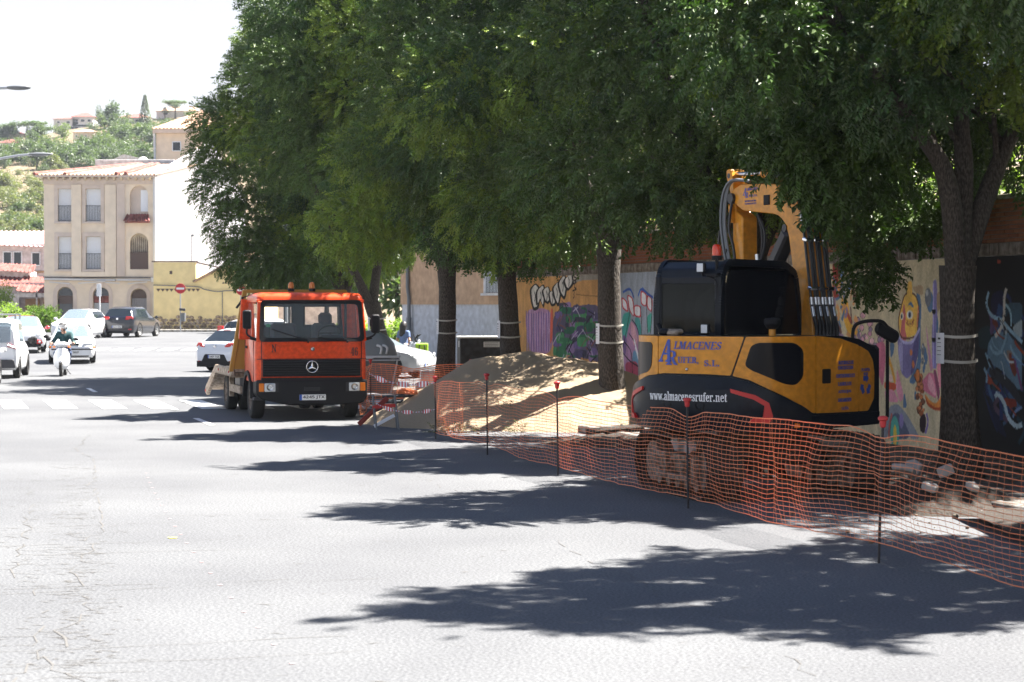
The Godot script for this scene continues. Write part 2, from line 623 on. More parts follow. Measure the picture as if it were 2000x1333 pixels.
	pane("windscreen", 0.55, 0.66, 0.70, 0.08).metallic_specular = 0.4
	pane("cab_glass", 0.02, 0.022, 0.02, 0.8).metallic_specular = 0.2
	mat("tint_glass", 0.006, 0.007, 0.010, 0.1).metallic_specular = 0.25
	mat("text_blue", 0.025, 0.07, 0.36, 0.45)
	mat("text_white", 0.80, 0.80, 0.80, 0.5)
	mat("text_black", 0.012, 0.012, 0.012, 0.5)
	mat("stripe_red", 0.55, 0.018, 0.015, 0.35)
	mat("plate_white", 0.75, 0.75, 0.74, 0.4)
	mat("plate_blue", 0.02, 0.09, 0.42, 0.4)
	mat("interior", 0.022, 0.022, 0.024, 0.8)
	mat("interior_blue", 0.05, 0.06, 0.075, 0.8)
	mat("sticker_green", 0.02, 0.25, 0.09, 0.5)
	paint("car_white", 0.76, 0.77, 0.79, 0.3)
	paint("car_silver", 0.36, 0.36, 0.37, 0.3)
	paint("car_iceblue", 0.60, 0.64, 0.72, 0.3)
	paint("car_black", 0.012, 0.014, 0.022, 0.2)
	paint("car_red", 0.45, 0.04, 0.06, 0.3)
	mat("car_window", 0.018, 0.024, 0.030, 0.04)
	var cg := pane("car_windscreen", 0.30, 0.38, 0.44, 0.45)
	cg.roughness = 0.04
	mat("alloy", 0.55, 0.56, 0.57, 0.3, 0.8)
	mat("net_orange", 0.86, 0.28, 0.11, 0.5)
	mats["net_orange"].backlight_enabled = true
	mats["net_orange"].backlight = Color(0.3, 0.05, 0.015).linear_to_srgb()
	mat("cap_red", 0.55, 0.03, 0.03, 0.5)
	mat("rebar", 0.035, 0.030, 0.030, 0.7)
	mat("paper", 0.80, 0.80, 0.82, 0.8)
	mat("tape", 0.45, 0.43, 0.38, 0.5)
	mat("container_grey", 0.17, 0.18, 0.18, 0.5)
	mat("container_edge", 0.60, 0.61, 0.62, 0.5)
	grained(mat("cabinet", 0.035, 0.038, 0.042, 0.5), "dirt", 0.8)
	mat("cabinet_top", 0.62, 0.62, 0.60, 0.7)
	mat("lime_bag", 0.32, 0.52, 0.02, 0.6)
	mat("plastic_bag", 0.55, 0.57, 0.62, 0.35)
	mat("foam_white", 0.82, 0.81, 0.78, 0.8)
	mat("rust_red", 0.30, 0.045, 0.03, 0.6)
	mat("barrier_black", 0.03, 0.035, 0.04, 0.6)
	mat("concrete", 0.30, 0.285, 0.265, 0.9)
	mat("skin", 0.42, 0.235, 0.165, 0.6)
	mat("hair", 0.012, 0.010, 0.010, 0.5)
	mat("denim", 0.03, 0.05, 0.11, 0.85)
	mat("dress_blue", 0.11, 0.16, 0.30, 0.85)
	mat("shirt_green", 0.015, 0.06, 0.065, 0.85)
	mat("helmet", 0.62, 0.62, 0.62, 0.25)
	mat("shoe", 0.03, 0.03, 0.03, 0.7)

# ------------------------------------------------------------------ painting on walls
class Canvas:
	var im: Image
	var k: float
	func _init(w: float, h: float, per_m: float, c: Color) -> void:
		k = per_m
		im = Image.create(int(w * k), int(h * k), false, Image.FORMAT_RGB8)
		im.fill(c)
	func pts(a: Array) -> PackedVector2Array:
		var p := PackedVector2Array()
		for i in range(0, a.size(), 2):
			p.append(Vector2(a[i], a[i + 1]) * k * 0.01)
		return p
	func fill(p: PackedVector2Array, c: Color) -> void:
		var y0 := INF
		var y1 := -INF
		for q in p:
			y0 = minf(y0, q.y); y1 = maxf(y1, q.y)
		for y in range(maxi(0, int(floor(y0))), mini(im.get_height() - 1, int(ceil(y1))) + 1):
			var xs := []
			var yy := y + 0.5
			for i in p.size():
				var a := p[i]
				var b := p[(i + 1) % p.size()]
				if (a.y <= yy) != (b.y <= yy):
					xs.append(a.x + (yy - a.y) / (b.y - a.y) * (b.x - a.x))
			xs.sort()
			for i in range(0, xs.size() - 1, 2):
				var x0 := maxi(0, int(round(xs[i])))
				var x1 := mini(im.get_width(), int(round(xs[i + 1])))
				if x1 > x0:
					im.fill_rect(Rect2i(x0, y, x1 - x0, 1), c)
	func smooth_closed(p: PackedVector2Array) -> PackedVector2Array:
		for r in 2:
			var o := PackedVector2Array()
			for i in p.size():
				var a := p[i]
				var b := p[(i + 1) % p.size()]
				o.append(a.lerp(b, 0.18)); o.append(a.lerp(b, 0.82))
			p = o
		return p
	func poly(a: Array, r: float, g: float, b: float) -> void:
		fill(smooth_closed(pts(a)), Color(r, g, b))
	func oval(a: Array, cr: float, cg: float, cb: float, rim := false) -> void:
		var c := Color(cr, cg, cb)
		var p := PackedVector2Array()
		var o := Vector2(a[0] + a[2], a[1] + a[3]) * 0.005 * k
		var r := Vector2(absf(a[2] - a[0]), absf(a[3] - a[1])) * 0.005 * k
		for i in 18:
			p.append(o + Vector2(cos(TAU * i / 18.0), sin(TAU * i / 18.0)) * r)
		if rim:
			var big := PackedVector2Array()
			for q in p:
				big.append(o + (q - o) * 1.14)
			fill(big, c.darkened(0.55))
		fill(p, c)
	func stroke(a: Array, cr: float, cg: float, cb: float, w := 0.03) -> void:
		var c := Color(cr, cg, cb)
		var p := pts(a)
		var l := PackedVector2Array()
		for i in p.size() - 1:
			var p0 := p[maxi(i - 1, 0)]
			var p3 := p[mini(i + 2, p.size() - 1)]
			for t in 8:
				l.append(p[i].cubic_interpolate(p[i + 1], p0, p3, t / 8.0))
		l.append(p[-1])
		for i in l.size() - 1:
			var d := (l[i + 1] - l[i])
			var m := Vector2(-d.y, d.x).normalized() * maxf(0.6, w * k * 0.5)
			fill(PackedVector2Array([l[i] + m, l[i + 1] + m, l[i + 1] - m, l[i] - m]), c)
	func weather(sd: int, amount: float) -> void:
		var w := im.get_width()
		var h := im.get_height()
		im.resize(int(w * 0.6), int(h * 0.6), Image.INTERPOLATE_BILINEAR)
		im.resize(w, h, Image.INTERPOLATE_CUBIC)
		var f := FastNoiseLite.new()
		f.seed = sd
		f.frequency = 0.02
		f.fractal_octaves = 5
		for y in im.get_height():
			for x in im.get_width():
				var v := f.get_noise_2d(x * 1.6, y * 0.7) * amount + f.get_noise_2d(x * 9.0, y * 9.0) * amount * 0.6
				var q := im.get_pixel(x, y)
				im.set_pixel(x, y, Color(clampf(q.r * (1.0 + v), 0, 1), clampf(q.g * (1.0 + v), 0, 1), clampf(q.b * (1.0 + v * 1.1), 0, 1)))
	func material(called: String) -> StandardMaterial3D:
		var m := StandardMaterial3D.new()
		m.resource_name = called
		m.albedo_texture = ImageTexture.create_from_image(im)
		m.roughness = 0.85
		return m

func hill(x: float, z: float) -> float:
	if z < 140.0:
		return gy(z)
	var h := 0.62
	var pz := [140.0, 200.0, 300.0, 450.0, 600.0, 660.0, 800.0]
	var ph := [0.62, 3.5, 12.5, 33.0, 57.0, 57.5, 48.0]
	for i in 6:
		if z >= pz[i]:
			var t := clampf((z - pz[i]) / (pz[i + 1] - pz[i]), 0, 1)
			h = lerpf(ph[i], ph[i + 1], t)
	var k := clampf((z - 200.0) / 150.0, 0, 1)
	h += k * (sin(x * 0.031 + z * 0.017) * 1.1 + sin(x * 0.083 - z * 0.045) * 0.7)
	h += k * clampf((x + 97.0) * 0.1, -7.0, 3.0) * clampf((z - 400.0) / 200.0, 0.0, 1.0)
	return h

func ground_and_road() -> void:
	var g := G.new()
	var rs := []
	var zs := [-60.0, -10.0, 10.0, 30.0, 50.0, 66.0, 72.0, 78.0, 84.0, 90.0, 96.0, 102.0, 108.0, 120.0, 132.0, 140.0]
	for k in 34:
		zs.append(150.0 + k * 20.0)
	for z in zs:
		var r := []
		for i in 61:
			var x := -420.0 + i * 14.0
			r.append(Vector3(x, hill(x, z) - 0.012 - (0.03 if z < 140.0 else 0.0), -z))
		rs.append(r)
	g.rows(rs).smooth(0, 60)
	struct("ground", g, mats["earth"], "dry ochre slope and ground below the road")
	g = G.new()
	rs = []
	for z in [-40.0, 0.0, 20.0, 40.0, 60.0, 66.0, 70.0, 74.0, 78.0, 82.0, 86.0, 90.0, 94.0, 98.0, 102.0, 106.0, 110.0, 124.0]:
		var r := []
		for x in [-60.0, -40.0, -25.0, -15.0, -10.0, -5.0, 0.0, 5.0, 10.0, 15.0, 25.0]:
			r.append(Vector3(x, gy(z), -z))
		rs.append(r)
	g.rows(rs).smooth(0, 60)
	struct("road", g, mats["asphalt"], "sun bleached grey asphalt street")
	g = G.new()
	g.box(Vector3(0, 0.06, 0), Vector3(3.1, 0.12, 66.0), Basis(), 0.012)
	var p := put("pavement", g, mats["pavement"])
	p.set_meta("kind", "structure")
	p.position = st(12.85, 20.0)
	p.rotation.y = deg_to_rad(16.0)
	for k in 40:
		var kb := G.new()
		kb.box(Vector3(0, 0.064, 0), Vector3(0.15, 0.128, 0.985), Basis(), 0.015)
		var o := put("kerb", kb, mats["kerb"], p)
		o.position = Vector3(-1.63, 0, 31.5 - k * 1.0 - 24.0)
	g = G.new()
	g.box(Vector3(-24.0, 0.06, -125.6), Vector3(62.0, 0.14, 5.0), Basis(), 0.02)
	var fp := struct("pavement", g, mats["kerb"], "pale pavement at the foot of the far buildings")
	fp.position.y = 0.62

func hillside() -> void:
	pass

func garden_wall() -> void:
	var w := thing("garden_wall", "long wall covered with graffiti murals under a brick parapet", "wall", st(14.3, 0.0), 16.0)
	w.position.y = 0.0
	var g := G.new()
	g.box(Vector3(0.16, 1.475, -30.2), Vector3(0.30, 2.95, 40.4))
	put("wall", g, mats["wall_render"], w)
	var segs := [["ochre", 50.4, 42.4, Color(0.80, 0.60, 0.36)], ["letters", 42.4, 39.2, Color(0.62, 0.66, 0.72)], ["cream", 39.2, 26.4, Color(0.80, 0.75, 0.62)], ["dark", 26.4, 20.0, Color(0.035, 0.04, 0.05)]]
	for q in segs:
		var c := Canvas.new(q[1] - q[2], 2.95, 96.0, q[3])
		match q[0]:
			"ochre": paint_ochre(c)
			"letters": paint_letters(c)
			"cream": paint_cream(c)
			"dark": paint_dark(c)
		c.weather(int(q[1] * 10), 0.16)
		g = G.new()
		var z0: float = -q[1]
		var z1: float = -q[2] - 0.01
		g.quad(Vector3(0, 0.005, z0), Vector3(0, 0.005, z1), Vector3(0, 2.94, z1), Vector3(0, 2.94, z0))
		g.box(Vector3(0.006, 1.47, (z0 + z1) * 0.5), Vector3(0.008, 2.93, absf(z1 - z0)))
		var m := c.material("mural_" + q[0])
		put("mural", g, m, w, {"ochre": "ochre mural of pale bubble letters and purple green tags", "letters": "blue grey mural with pink and turquoise letters", "cream": "cream mural with a yellow face in a violet cup and pink paper bird", "dark": "black mural of a blue horned creature"}[q[0]])
	var far := G.new()
	for k in 620:
		var z := -50.3 + k * 0.0652
		var b := G.new()
		b.box(Vector3.ZERO, Vector3(0.34, 0.17, 0.055), Basis(), 0.004)
		if z > -29.0 and z < -22.0:
			var o := put("coping_brick", b, mats["coping_brick"], w)
			o.position = Vector3(0.15 + rng.randf_range(-0.004, 0.004), 3.037, z)
		else:
			far.add(b, tf(Vector3(0.15 + rng.randf_range(-0.004, 0.004), 3.037, z)))
	stuff(put("coping", far, mats["coping_brick"], w))
	g = G.new()
	g.box(Vector3(0.17, 3.43, -30.2), Vector3(0.20, 0.60, 40.2))
	put("parapet", g, mats["mortar"], w)
	far = G.new()
	var n := 0
	var shapes := []
	for k in 3:
		var b := G.new()
		b.box(Vector3.ZERO, Vector3(0.03, 0.048, 0.238), Basis(), 0.004)
		shapes.append(b.mesh())
	for row in 10:
		for k in 161:
			var z := -50.2 + k * 0.25 + (0.125 if row % 2 else 0.0)
			var pos := Vector3(0.062 + rng.randf_range(-0.003, 0.003), 3.157 + row * 0.0605, z)
			if z > -30.6 and z < -23.6 and n < 290:
				n += 1
				var o := put("brick", shapes[n % 3], mats["brick_%d" % rng.randi_range(0, 2)], w)
				o.position = pos
			else:
				far.box(pos, Vector3(0.03, 0.048, 0.238))
	stuff(put("bricks", far, mats["brick_far"], w))
	g = G.new()
	g.box(Vector3(0.17, 3.765, -30.2), Vector3(0.28, 0.07, 40.3), Basis(), 0.01)
	put("cap", g, mats["coping_brick"], w)

func pierced(g: G, w: float, h: float, holes: Array, deep: float) -> void:
	var xs := [0.0, w]
	var ys := [0.0, h]
	for o in holes:
		for v in [o[0], o[0] + o[2]]:
			if not xs.has(v): xs.append(v)
		for v in [o[1], o[1] + o[3]]:
			if not ys.has(v): ys.append(v)
	xs.sort(); ys.sort()
	for i in xs.size() - 1:
		for j in ys.size() - 1:
			var c := Vector2((xs[i] + xs[i + 1]) * 0.5, (ys[j] + ys[j + 1]) * 0.5)
			var open := false
			for o in holes:
				if c.x > o[0] and c.x < o[0] + o[2] and c.y > o[1] and c.y < o[1] + o[3]:
					open = true
			if not open:
				g.quad(Vector3(xs[i], ys[j], 0), Vector3(xs[i + 1], ys[j], 0), Vector3(xs[i + 1], ys[j + 1], 0), Vector3(xs[i], ys[j + 1], 0))
	for o in holes:
		var x0: float = o[0]; var x1: float = o[0] + o[2]
		var y0: float = o[1]; var y1: float = o[1] + o[3]
		var rise: float = o[4] if o.size() > 4 else 0.0
		g.quad(Vector3(x0, y0, -deep), Vector3(x0, y0, 0), Vector3(x0, y1 - rise, 0), Vector3(x0, y1 - rise, -deep))
		g.quad(Vector3(x1, y0, 0), Vector3(x1, y0, -deep), Vector3(x1, y1 - rise, -deep), Vector3(x1, y1 - rise, 0))
		g.quad(Vector3(x0, y0, 0), Vector3(x0, y0, -deep), Vector3(x1, y0, -deep), Vector3(x1, y0, 0))
		if rise <= 0.0:
			g.quad(Vector3(x0, y1, -deep), Vector3(x0, y1, 0), Vector3(x1, y1, 0), Vector3(x1, y1, -deep))
			continue
		var mid := (x0 + x1) * 0.5
		for k in 16:
			var a := PI - PI * k / 16.0
			var b := PI - PI * (k + 1) / 16.0
			var pa := Vector3(mid + cos(a) * o[2] * 0.5, y1 - rise + sin(a) * rise, 0)
			var pb := Vector3(mid + cos(b) * o[2] * 0.5, y1 - rise + sin(b) * rise, 0)
			g.quad(pa, pb, Vector3(pb.x, y1, 0), Vector3(pa.x, y1, 0))
			g.quad(pa, pa + Vector3(0, 0, -deep), pb + Vector3(0, 0, -deep), pb)

func arch_poly(w: float, h: float, rise: float, c := Vector2.ZERO) -> Array:
	var p := [c + Vector2(-w * 0.5, 0), c + Vector2(w * 0.5, 0)]
	for k in 13:
		var a := PI * k / 12.0
		p.append(c + Vector2(cos(a) * w * 0.5, h - rise + sin(a) * rise))
	return p

func ribbed(g: G, a: Vector3, b: Vector3, c: Vector3, d: Vector3, pitch: float, r: float) -> void:
	g.quad(a, b, c, d)
	var up := (b - a).cross(d - a).normalized()
	var n := int(a.distance_to(b) / pitch)
	for i in n + 1:
		var t := float(i) / n
		var p := a.lerp(b, t)
		var q := d.lerp(c, t)
		var x := (b - a).normalized()
		var prev := []
		for k in 5:
			var an := PI * k / 4.0
			var off := x * cos(an) * r + up * sin(an) * r
			if prev:
				g.quad(p + off, prev[0], prev[1], q + off)
			prev = [p + off, q + off]
		var fan := [p]
		for k in 5:
			var an2 := PI * k / 4.0
			fan.append(p + x * cos(an2) * r + up * sin(an2) * r)
		g.fan(fan)

func beige_building() -> void:
	var z0 := 128.0
	var b := thing("apartment_building", "beige three storey corner building with arched doors and white shutters", "building", Vector3(-29.3, 0.62, -z0))
	var holes := [[0.82, 0.0, 0.98, 2.75, 0.49], [3.05, 0.0, 1.0, 2.75, 0.5], [5.42, 0.0, 1.0, 2.65, 0.5]]
	for fl in [3.85, 6.85]:
		holes.append([0.88, fl, 0.9, 2.05]); holes.append([2.62, fl, 0.95, 2.05])
	holes.append([5.38, 3.85, 1.15, 2.25, 0.58]); holes.append([5.38, 6.95, 1.15, 2.15, 0.6])
	var g := G.new()
	pierced(g, 6.9, 9.55, holes, 0.3)
	g.quad(Vector3(0, 0, -24), Vector3(0, 0, 0), Vector3(0, 9.55, 0), Vector3(0, 9.55, -24))
	g.box(Vector3(3.45, 4.7, -0.45), Vector3(6.85, 9.4, 0.24))
	put("wall", g, mats["beige"], b)
	g = G.new()
	for fl in [3.85, 6.85]:
		for x in [[0.88, 0.9], [2.62, 0.95]]:
			var fw: float = x[1] + 0.44
			g.box(Vector3(x[0] + x[1] * 0.5, fl + 2.05 + 0.13, 0.02), Vector3(fw, 0.26, 0.06))
			for s in [-1, 1]:
				g.box(Vector3(x[0] + x[1] * 0.5 + s * (x[1] * 0.5 + 0.11), fl + 1.0, 0.02), Vector3(0.22, 2.1, 0.06))
			g.box(Vector3(x[0] + x[1] * 0.5, fl - 0.08, 0.05), Vector3(fw, 0.10, 0.14))
	g.box(Vector3(3.45, 9.36, 0.03), Vector3(6.96, 0.38, 0.08))
	for o in [[1.31, 1.5, 3.05], [3.55, 1.5, 3.05], [5.92, 1.5, 2.95]]:
		var outer := arch_poly(o[1], o[2], 0.75)
		var inner := arch_poly(1.02, 2.77 if o[2] > 3.0 else 2.67, 0.5)
		var pr := []
		for k in range(1, outer.size()):
			pr.append(outer[k])
		for k in range(1, 13 + 1):
			var a: Vector2 = outer[k] + Vector2(o[0], 0)
			var e: Vector2 = outer[k + 1] + Vector2(o[0], 0)
			var c: Vector2 = inner[k] + Vector2(o[0], 0)
			var d: Vector2 = inner[k + 1] + Vector2(o[0], 0)
			if k == 1:
				g.quad(Vector3(a.x, 0, 0.03), Vector3(e.x, e.y, 0.03), Vector3(d.x, d.y, 0.03), Vector3(c.x, 0, 0.03))
			else:
				g.quad(Vector3(a.x, a.y, 0.03), Vector3(e.x, e.y, 0.03), Vector3(d.x, d.y, 0.03), Vector3(c.x, c.y, 0.03))
		var l: Vector2 = outer[14] + Vector2(o[0], 0)
		g.quad(Vector3(l.x, l.y, 0.03), Vector3(l.x, 0, 0.03), Vector3(o[0] - 0.51, 0, 0.03), Vector3(o[0] - 0.51, inner[14].y, 0.03))
	put("trim", g, mats["beige_dark"], b)
	g = G.new()
	g.prism([Vector2(1.75, 3.4), Vector2(1.75, 9.15), Vector2(2.36, 9.15), Vector2(2.36, 3.4)], 0.16, tf(Vector3(0, 0, 0.08)), 0.01)
	g.prism([Vector2(3.84, 3.4), Vector2(3.84, 9.15), Vector2(4.55, 9.15), Vector2(4.55, 3.4)], 0.16, tf(Vector3(0, 0, 0.08)), 0.01)
	g.box(Vector3(3.1, 3.55, 0.08), Vector3(1.48, 0.3, 0.155))
	put("bay", g, mats["beige"], b)
	g = G.new()
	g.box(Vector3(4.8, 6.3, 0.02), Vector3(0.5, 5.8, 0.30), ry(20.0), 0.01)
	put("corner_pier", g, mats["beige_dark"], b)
	for fl in [3.85, 6.85]:
		for x in [[0.88, 0.9], [2.62, 0.95]]:
			g = G.new()
			for k in 26:
				g.box(Vector3(x[0] + x[1] * 0.5, fl + 2.0 - k * 0.079, -0.22), Vector3(x[1] - 0.01, 0.074, 0.03), Basis(), 0.008)
			put("shutter", g, mats["shutter"], b)
			g = G.new()
			for k in 10:
				g.bar(Vector3(x[0] + 0.03 + k * (x[1] - 0.06) / 9.0, fl + 0.04, -0.05), Vector3(x[0] + 0.03 + k * (x[1] - 0.06) / 9.0, fl + 0.98, -0.05), 0.022, 0.022)
			for y in [0.05, 0.98]:
				g.bar(Vector3(x[0], fl + y, -0.05), Vector3(x[0] + x[1], fl + y, -0.05), 0.03, 0.03)
			put("railing", g, mats["railing"], b)
	g = G.new()
	g.prism(arch_poly(1.13, 2.2, 0.56, Vector2(5.955, 3.86)), 0.03, tf(Vector3(0, 0, -0.27)))
	put("blind", g, mats["cream"], b)
	g = G.new()
	for k in 9:
		g.bar(Vector3(5.45 + k * 0.125, 3.9, -0.2), Vector3(5.45 + k * 0.125, 5.95 - absf(k - 4.0) * 0.07, -0.2), 0.03, 0.03)
	put("blind_bar", g, mats["brown_panel"], b)
	g = G.new()
	g.box(Vector3(5.955, 4.37, -0.06), Vector3(1.15, 1.02, 0.04))
	g.bar(Vector3(5.36, 4.92, -0.05), Vector3(6.55, 4.92, -0.05), 0.05, 0.05)
	put("balcony_panel", g, mats["brown_panel"], b)
	g = G.new()
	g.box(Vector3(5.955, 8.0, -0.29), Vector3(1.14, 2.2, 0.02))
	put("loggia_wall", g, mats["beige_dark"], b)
	g = G.new()
	g.box(Vector3(6.25, 8.15, -0.26), Vector3(0.45, 1.35, 0.04))
	put("shutter", g, mats["shutter"], b)
	g = G.new()
	ribbed(g, Vector3(5.1, 6.86, 0.42), Vector3(6.65, 6.86, 0.42), Vector3(6.5, 7.3, -0.05), Vector3(5.25, 7.3, -0.05), 0.2, 0.06)
	g.box(Vector3(5.88, 6.8, 0.2), Vector3(1.5, 0.08, 0.42))
	put("canopy", g, mats["roof_red"], b)
	for x in [1.31, 3.55, 5.92]:
		g = G.new()
		g.prism(arch_poly(0.97, 2.7 if x < 5.0 else 2.6, 0.48, Vector2(x, 0)), 0.03, tf(Vector3(0, 0, -0.27)))
		var d := put("doorway", g, mats["dark_glass"] if x < 5.0 else mats["brown_panel"], b)
		g = G.new()
		if x < 2.0:
			g.box(Vector3(x, 1.95, -0.235), Vector3(0.97, 0.5, 0.04)); g.box(Vector3(x - 0.45, 1.0, -0.235), Vector3(0.08, 2.0, 0.04)); g.box(Vector3(x + 0.45, 1.0, -0.235), Vector3(0.08, 2.0, 0.04))
			put("door_frame", g, mats["brown_panel"], d)
		elif x < 4.0:
			for k in 22:
				g.box(Vector3(x, 0.06 + k * 0.078, -0.235), Vector3(0.97, 0.07, 0.04), Basis(), 0.012)
			put("roller_door", g, mats["galvanised"], d)
			g = G.new()
			g.box(Vector3(x, 1.98, -0.235), Vector3(0.97, 0.42, 0.05))
			put("fascia", g, mats["roof_red"], d)
		else:
			for k in 6:
				g.box(Vector3(x - 0.4 + k * 0.16, 1.02, -0.235), Vector3(0.15, 2.04, 0.05), Basis(), 0.008)
			put("door_leaf", g, mats["wood_grey"], d)
	for q in [[0.0, 2.6, 3.22], [2.5, 4.5, 3.18], [4.6, 6.7, 3.18]]:
		g = G.new()
		g.box(Vector3((q[0] + q[1]) * 0.5, q[2], 0.14), Vector3(q[1] - q[0], 0.12, 0.22), rz(-0.6), 0.02)
		put("awning", g, mats["awning"], b)
	for q in [[0.4, 1.7, 3.0, -5.0], [2.2, 3.9, 3.03, 4.0], [3.9, 4.8, 3.0, -4.0], [5.3, 6.5, 3.0, 5.0]]:
		g = G.new()
		g.box(Vector3((q[0] + q[1]) * 0.5, q[2], 0.35), Vector3(q[1] - q[0], 0.07, 0.1), rz(q[3]), 0.01)
		put("awning_bar", g, mats["awning"], b)
	g = G.new()
	g.tube([Vector3(-0.05, 3.36, 0.1), Vector3(2.5, 3.33, 0.1), Vector3(4.6, 3.36, 0.12), Vector3(6.9, 3.34, 0.1)], 0.025, 5)
	put("cable", g, mats["railing"], b)
	g = G.new()
	g.box(Vector3(6.8, 3.2, 0.1), Vector3(0.2, 0.3, 0.12), Basis(), 0.01)
	put("meter_box", g, mats["foam_white"], b)
	g = G.new()
	g.box(Vector3(5.27, 1.0, 0.04), Vector3(0.14, 0.35, 0.08), Basis(), 0.01)
	put("intercom", g, mats["black_plastic"], b)
	g = G.new()
	ribbed(g, Vector3(-0.5, 9.72, 0.45), Vector3(4.6, 9.72, 0.45), Vector3(4.6, 11.35, -14.0), Vector3(3.4, 11.35, -14.0), 0.24, 0.075)
	ribbed(g, Vector3(4.6, 9.72, 0.45), Vector3(7.0, 9.72, 0.45), Vector3(7.0, 11.45, -16.0), Vector3(4.6, 11.35, -14.0), 0.24, 0.075)
	ribbed(g, Vector3(-0.5, 9.72, -16.0), Vector3(-0.5, 9.72, 0.45), Vector3(3.4, 11.35, -14.0), Vector3(3.4, 11.35, -16.0), 0.24, 0.075)
	put("roof", g, mats["roof_tile"], b)
	g = G.new()
	for q in [[Vector3(-0.5, 9.8, 0.45), Vector3(3.4, 11.43, -14.0)], [Vector3(1.4, 9.8, 0.45), Vector3(3.6, 11.4, -13.9)], [Vector3(4.6, 9.82, 0.45), Vector3(4.35, 11.42, -13.9)], [Vector3(5.2, 9.82, 0.45), Vector3(4.75, 11.42, -13.9)]]:
		g.tube([q[0], q[1]], 0.11, 8)
	put("ridge_tile", g, mats["roof_red"], b)
	g = G.new()
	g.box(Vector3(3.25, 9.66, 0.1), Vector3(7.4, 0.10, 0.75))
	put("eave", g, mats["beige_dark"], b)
	for k in 16:
		g = G.new()
		g.prism([Vector2(0, 0), Vector2(0.42, 0.0), Vector2(0.36, -0.12), Vector2(0.1, -0.2), Vector2(0, -0.22)], 0.12, Transform3D(ry(-90.0), Vector3(-0.05 + k * 0.45, 9.61, 0.03)), 0.01)
		put("bracket", g, mats["cream"], b)
	g = G.new()
	g.box(Vector3(2.6, 11.6, -17.0), Vector3(5.6, 0.6, 0.5), Basis(), 0.02)
	put("terrace_wall", g, mats["white_wall"], b)
	g = G.new()
	g.box(Vector3(4.75, 12.9, -23.0), Vector3(2.9, 3.2, 3.0))
	put("tower", g, mats["beige"], b)
	g = G.new()
	g.box(Vector3(4.8, 13.2, -21.48), Vector3(0.55, 0.6, 0.04))
	var tw := put("window", g, mats["dark_glass"], b)
	g = G.new()
	for s in [-1, 1]:
		g.box(Vector3(4.8 + s * 0.3, 13.2, -21.47), Vector3(0.06, 0.7, 0.06)); g.box(Vector3(4.8, 13.2 + s * 0.33, -21.47), Vector3(0.66, 0.06, 0.06))
	put("window_frame", g, mats["shutter"], tw)
	g = G.new()
	ribbed(g, Vector3(3.1, 14.45, -21.1), Vector3(6.9, 14.45, -21.1), Vector3(7.6, 16.3, -28.0), Vector3(5.6, 16.3, -28.0), 0.26, 0.08)
	put("tower_roof", g, mats["roof_tile"], b)
	g = G.new()
	g.box(Vector3(4.75, 14.3, -21.3), Vector3(3.3, 0.28, 0.3))
	put("gutter", g, mats["beige_dark"], b)
	g = G.new()
	g.tube([Vector3(3.2, 14.2, -21.3), Vector3(3.25, 12.0, -21.3), Vector3(2.9, 11.6, -19.0)], 0.09, 6)
	put("drain_pipe", g, mats["container_edge"], b)
	g = G.new()
	var side := []
	for k in 121:
		var zz := -k * 0.36
		var top := 9.7 + minf(-zz, 24.0) * 0.165 - maxf(0.0, -zz - 24.0) * 0.16
		side.append([zz, top])
	for k in 120:
		var x := 6.92
		var a: Array = side[k]
		var c: Array = side[k + 1]
		g.quad(Vector3(x, -0.3, a[0]), Vector3(x, -0.3, a[0] - 0.24), Vector3(x, a[1], a[0] - 0.24), Vector3(x, a[1], a[0]))
		g.quad(Vector3(x, -0.3, a[0] - 0.24), Vector3(x + 0.11, -0.3, a[0] - 0.27), Vector3(x + 0.11, a[1], a[0] - 0.27), Vector3(x, a[1], a[0] - 0.24))
		g.quad(Vector3(x + 0.11, -0.3, a[0] - 0.27), Vector3(x + 0.11, -0.3, a[0] - 0.33), Vector3(x + 0.11, c[1], a[0] - 0.33), Vector3(x + 0.11, a[1], a[0] - 0.27))
		g.quad(Vector3(x + 0.11, -0.3, a[0] - 0.33), Vector3(x, -0.3, a[0] - 0.36), Vector3(x, c[1], a[0] - 0.36), Vector3(x + 0.11, c[1], a[0] - 0.33))
	put("cladding", g, mats["clad"], b, "white ribbed metal cladding of the side wall")
	g = G.new()
	g.bar(Vector3(6.95, 9.78, 0.1), Vector3(6.95, 13.72, -24.0), 0.12, 0.14)
	g.box(Vector3(6.93, 4.7, 0.08), Vector3(0.14, 10.0, 0.12))
	put("flashing", g, mats["container_edge"], b)

func window_in(b: Node3D, x: float, y: float, z: float, w: float, h: float, m := "dark_glass") -> void:
	var g := G.new()
	g.box(Vector3(x, y, z), Vector3(w, h, 0.04))
	var o := put("window", g, mats[m], b)
	g = G.new()
	for s in [-1, 1]:
		g.box(Vector3(x + s * (w * 0.5), y, z + 0.02), Vector3(0.07, h + 0.1, 0.07)); g.box(Vector3(x, y + s * (h * 0.5), z + 0.02), Vector3(w + 0.1, 0.07, 0.07))
	put("window_frame", g, mats["shutter"], o)

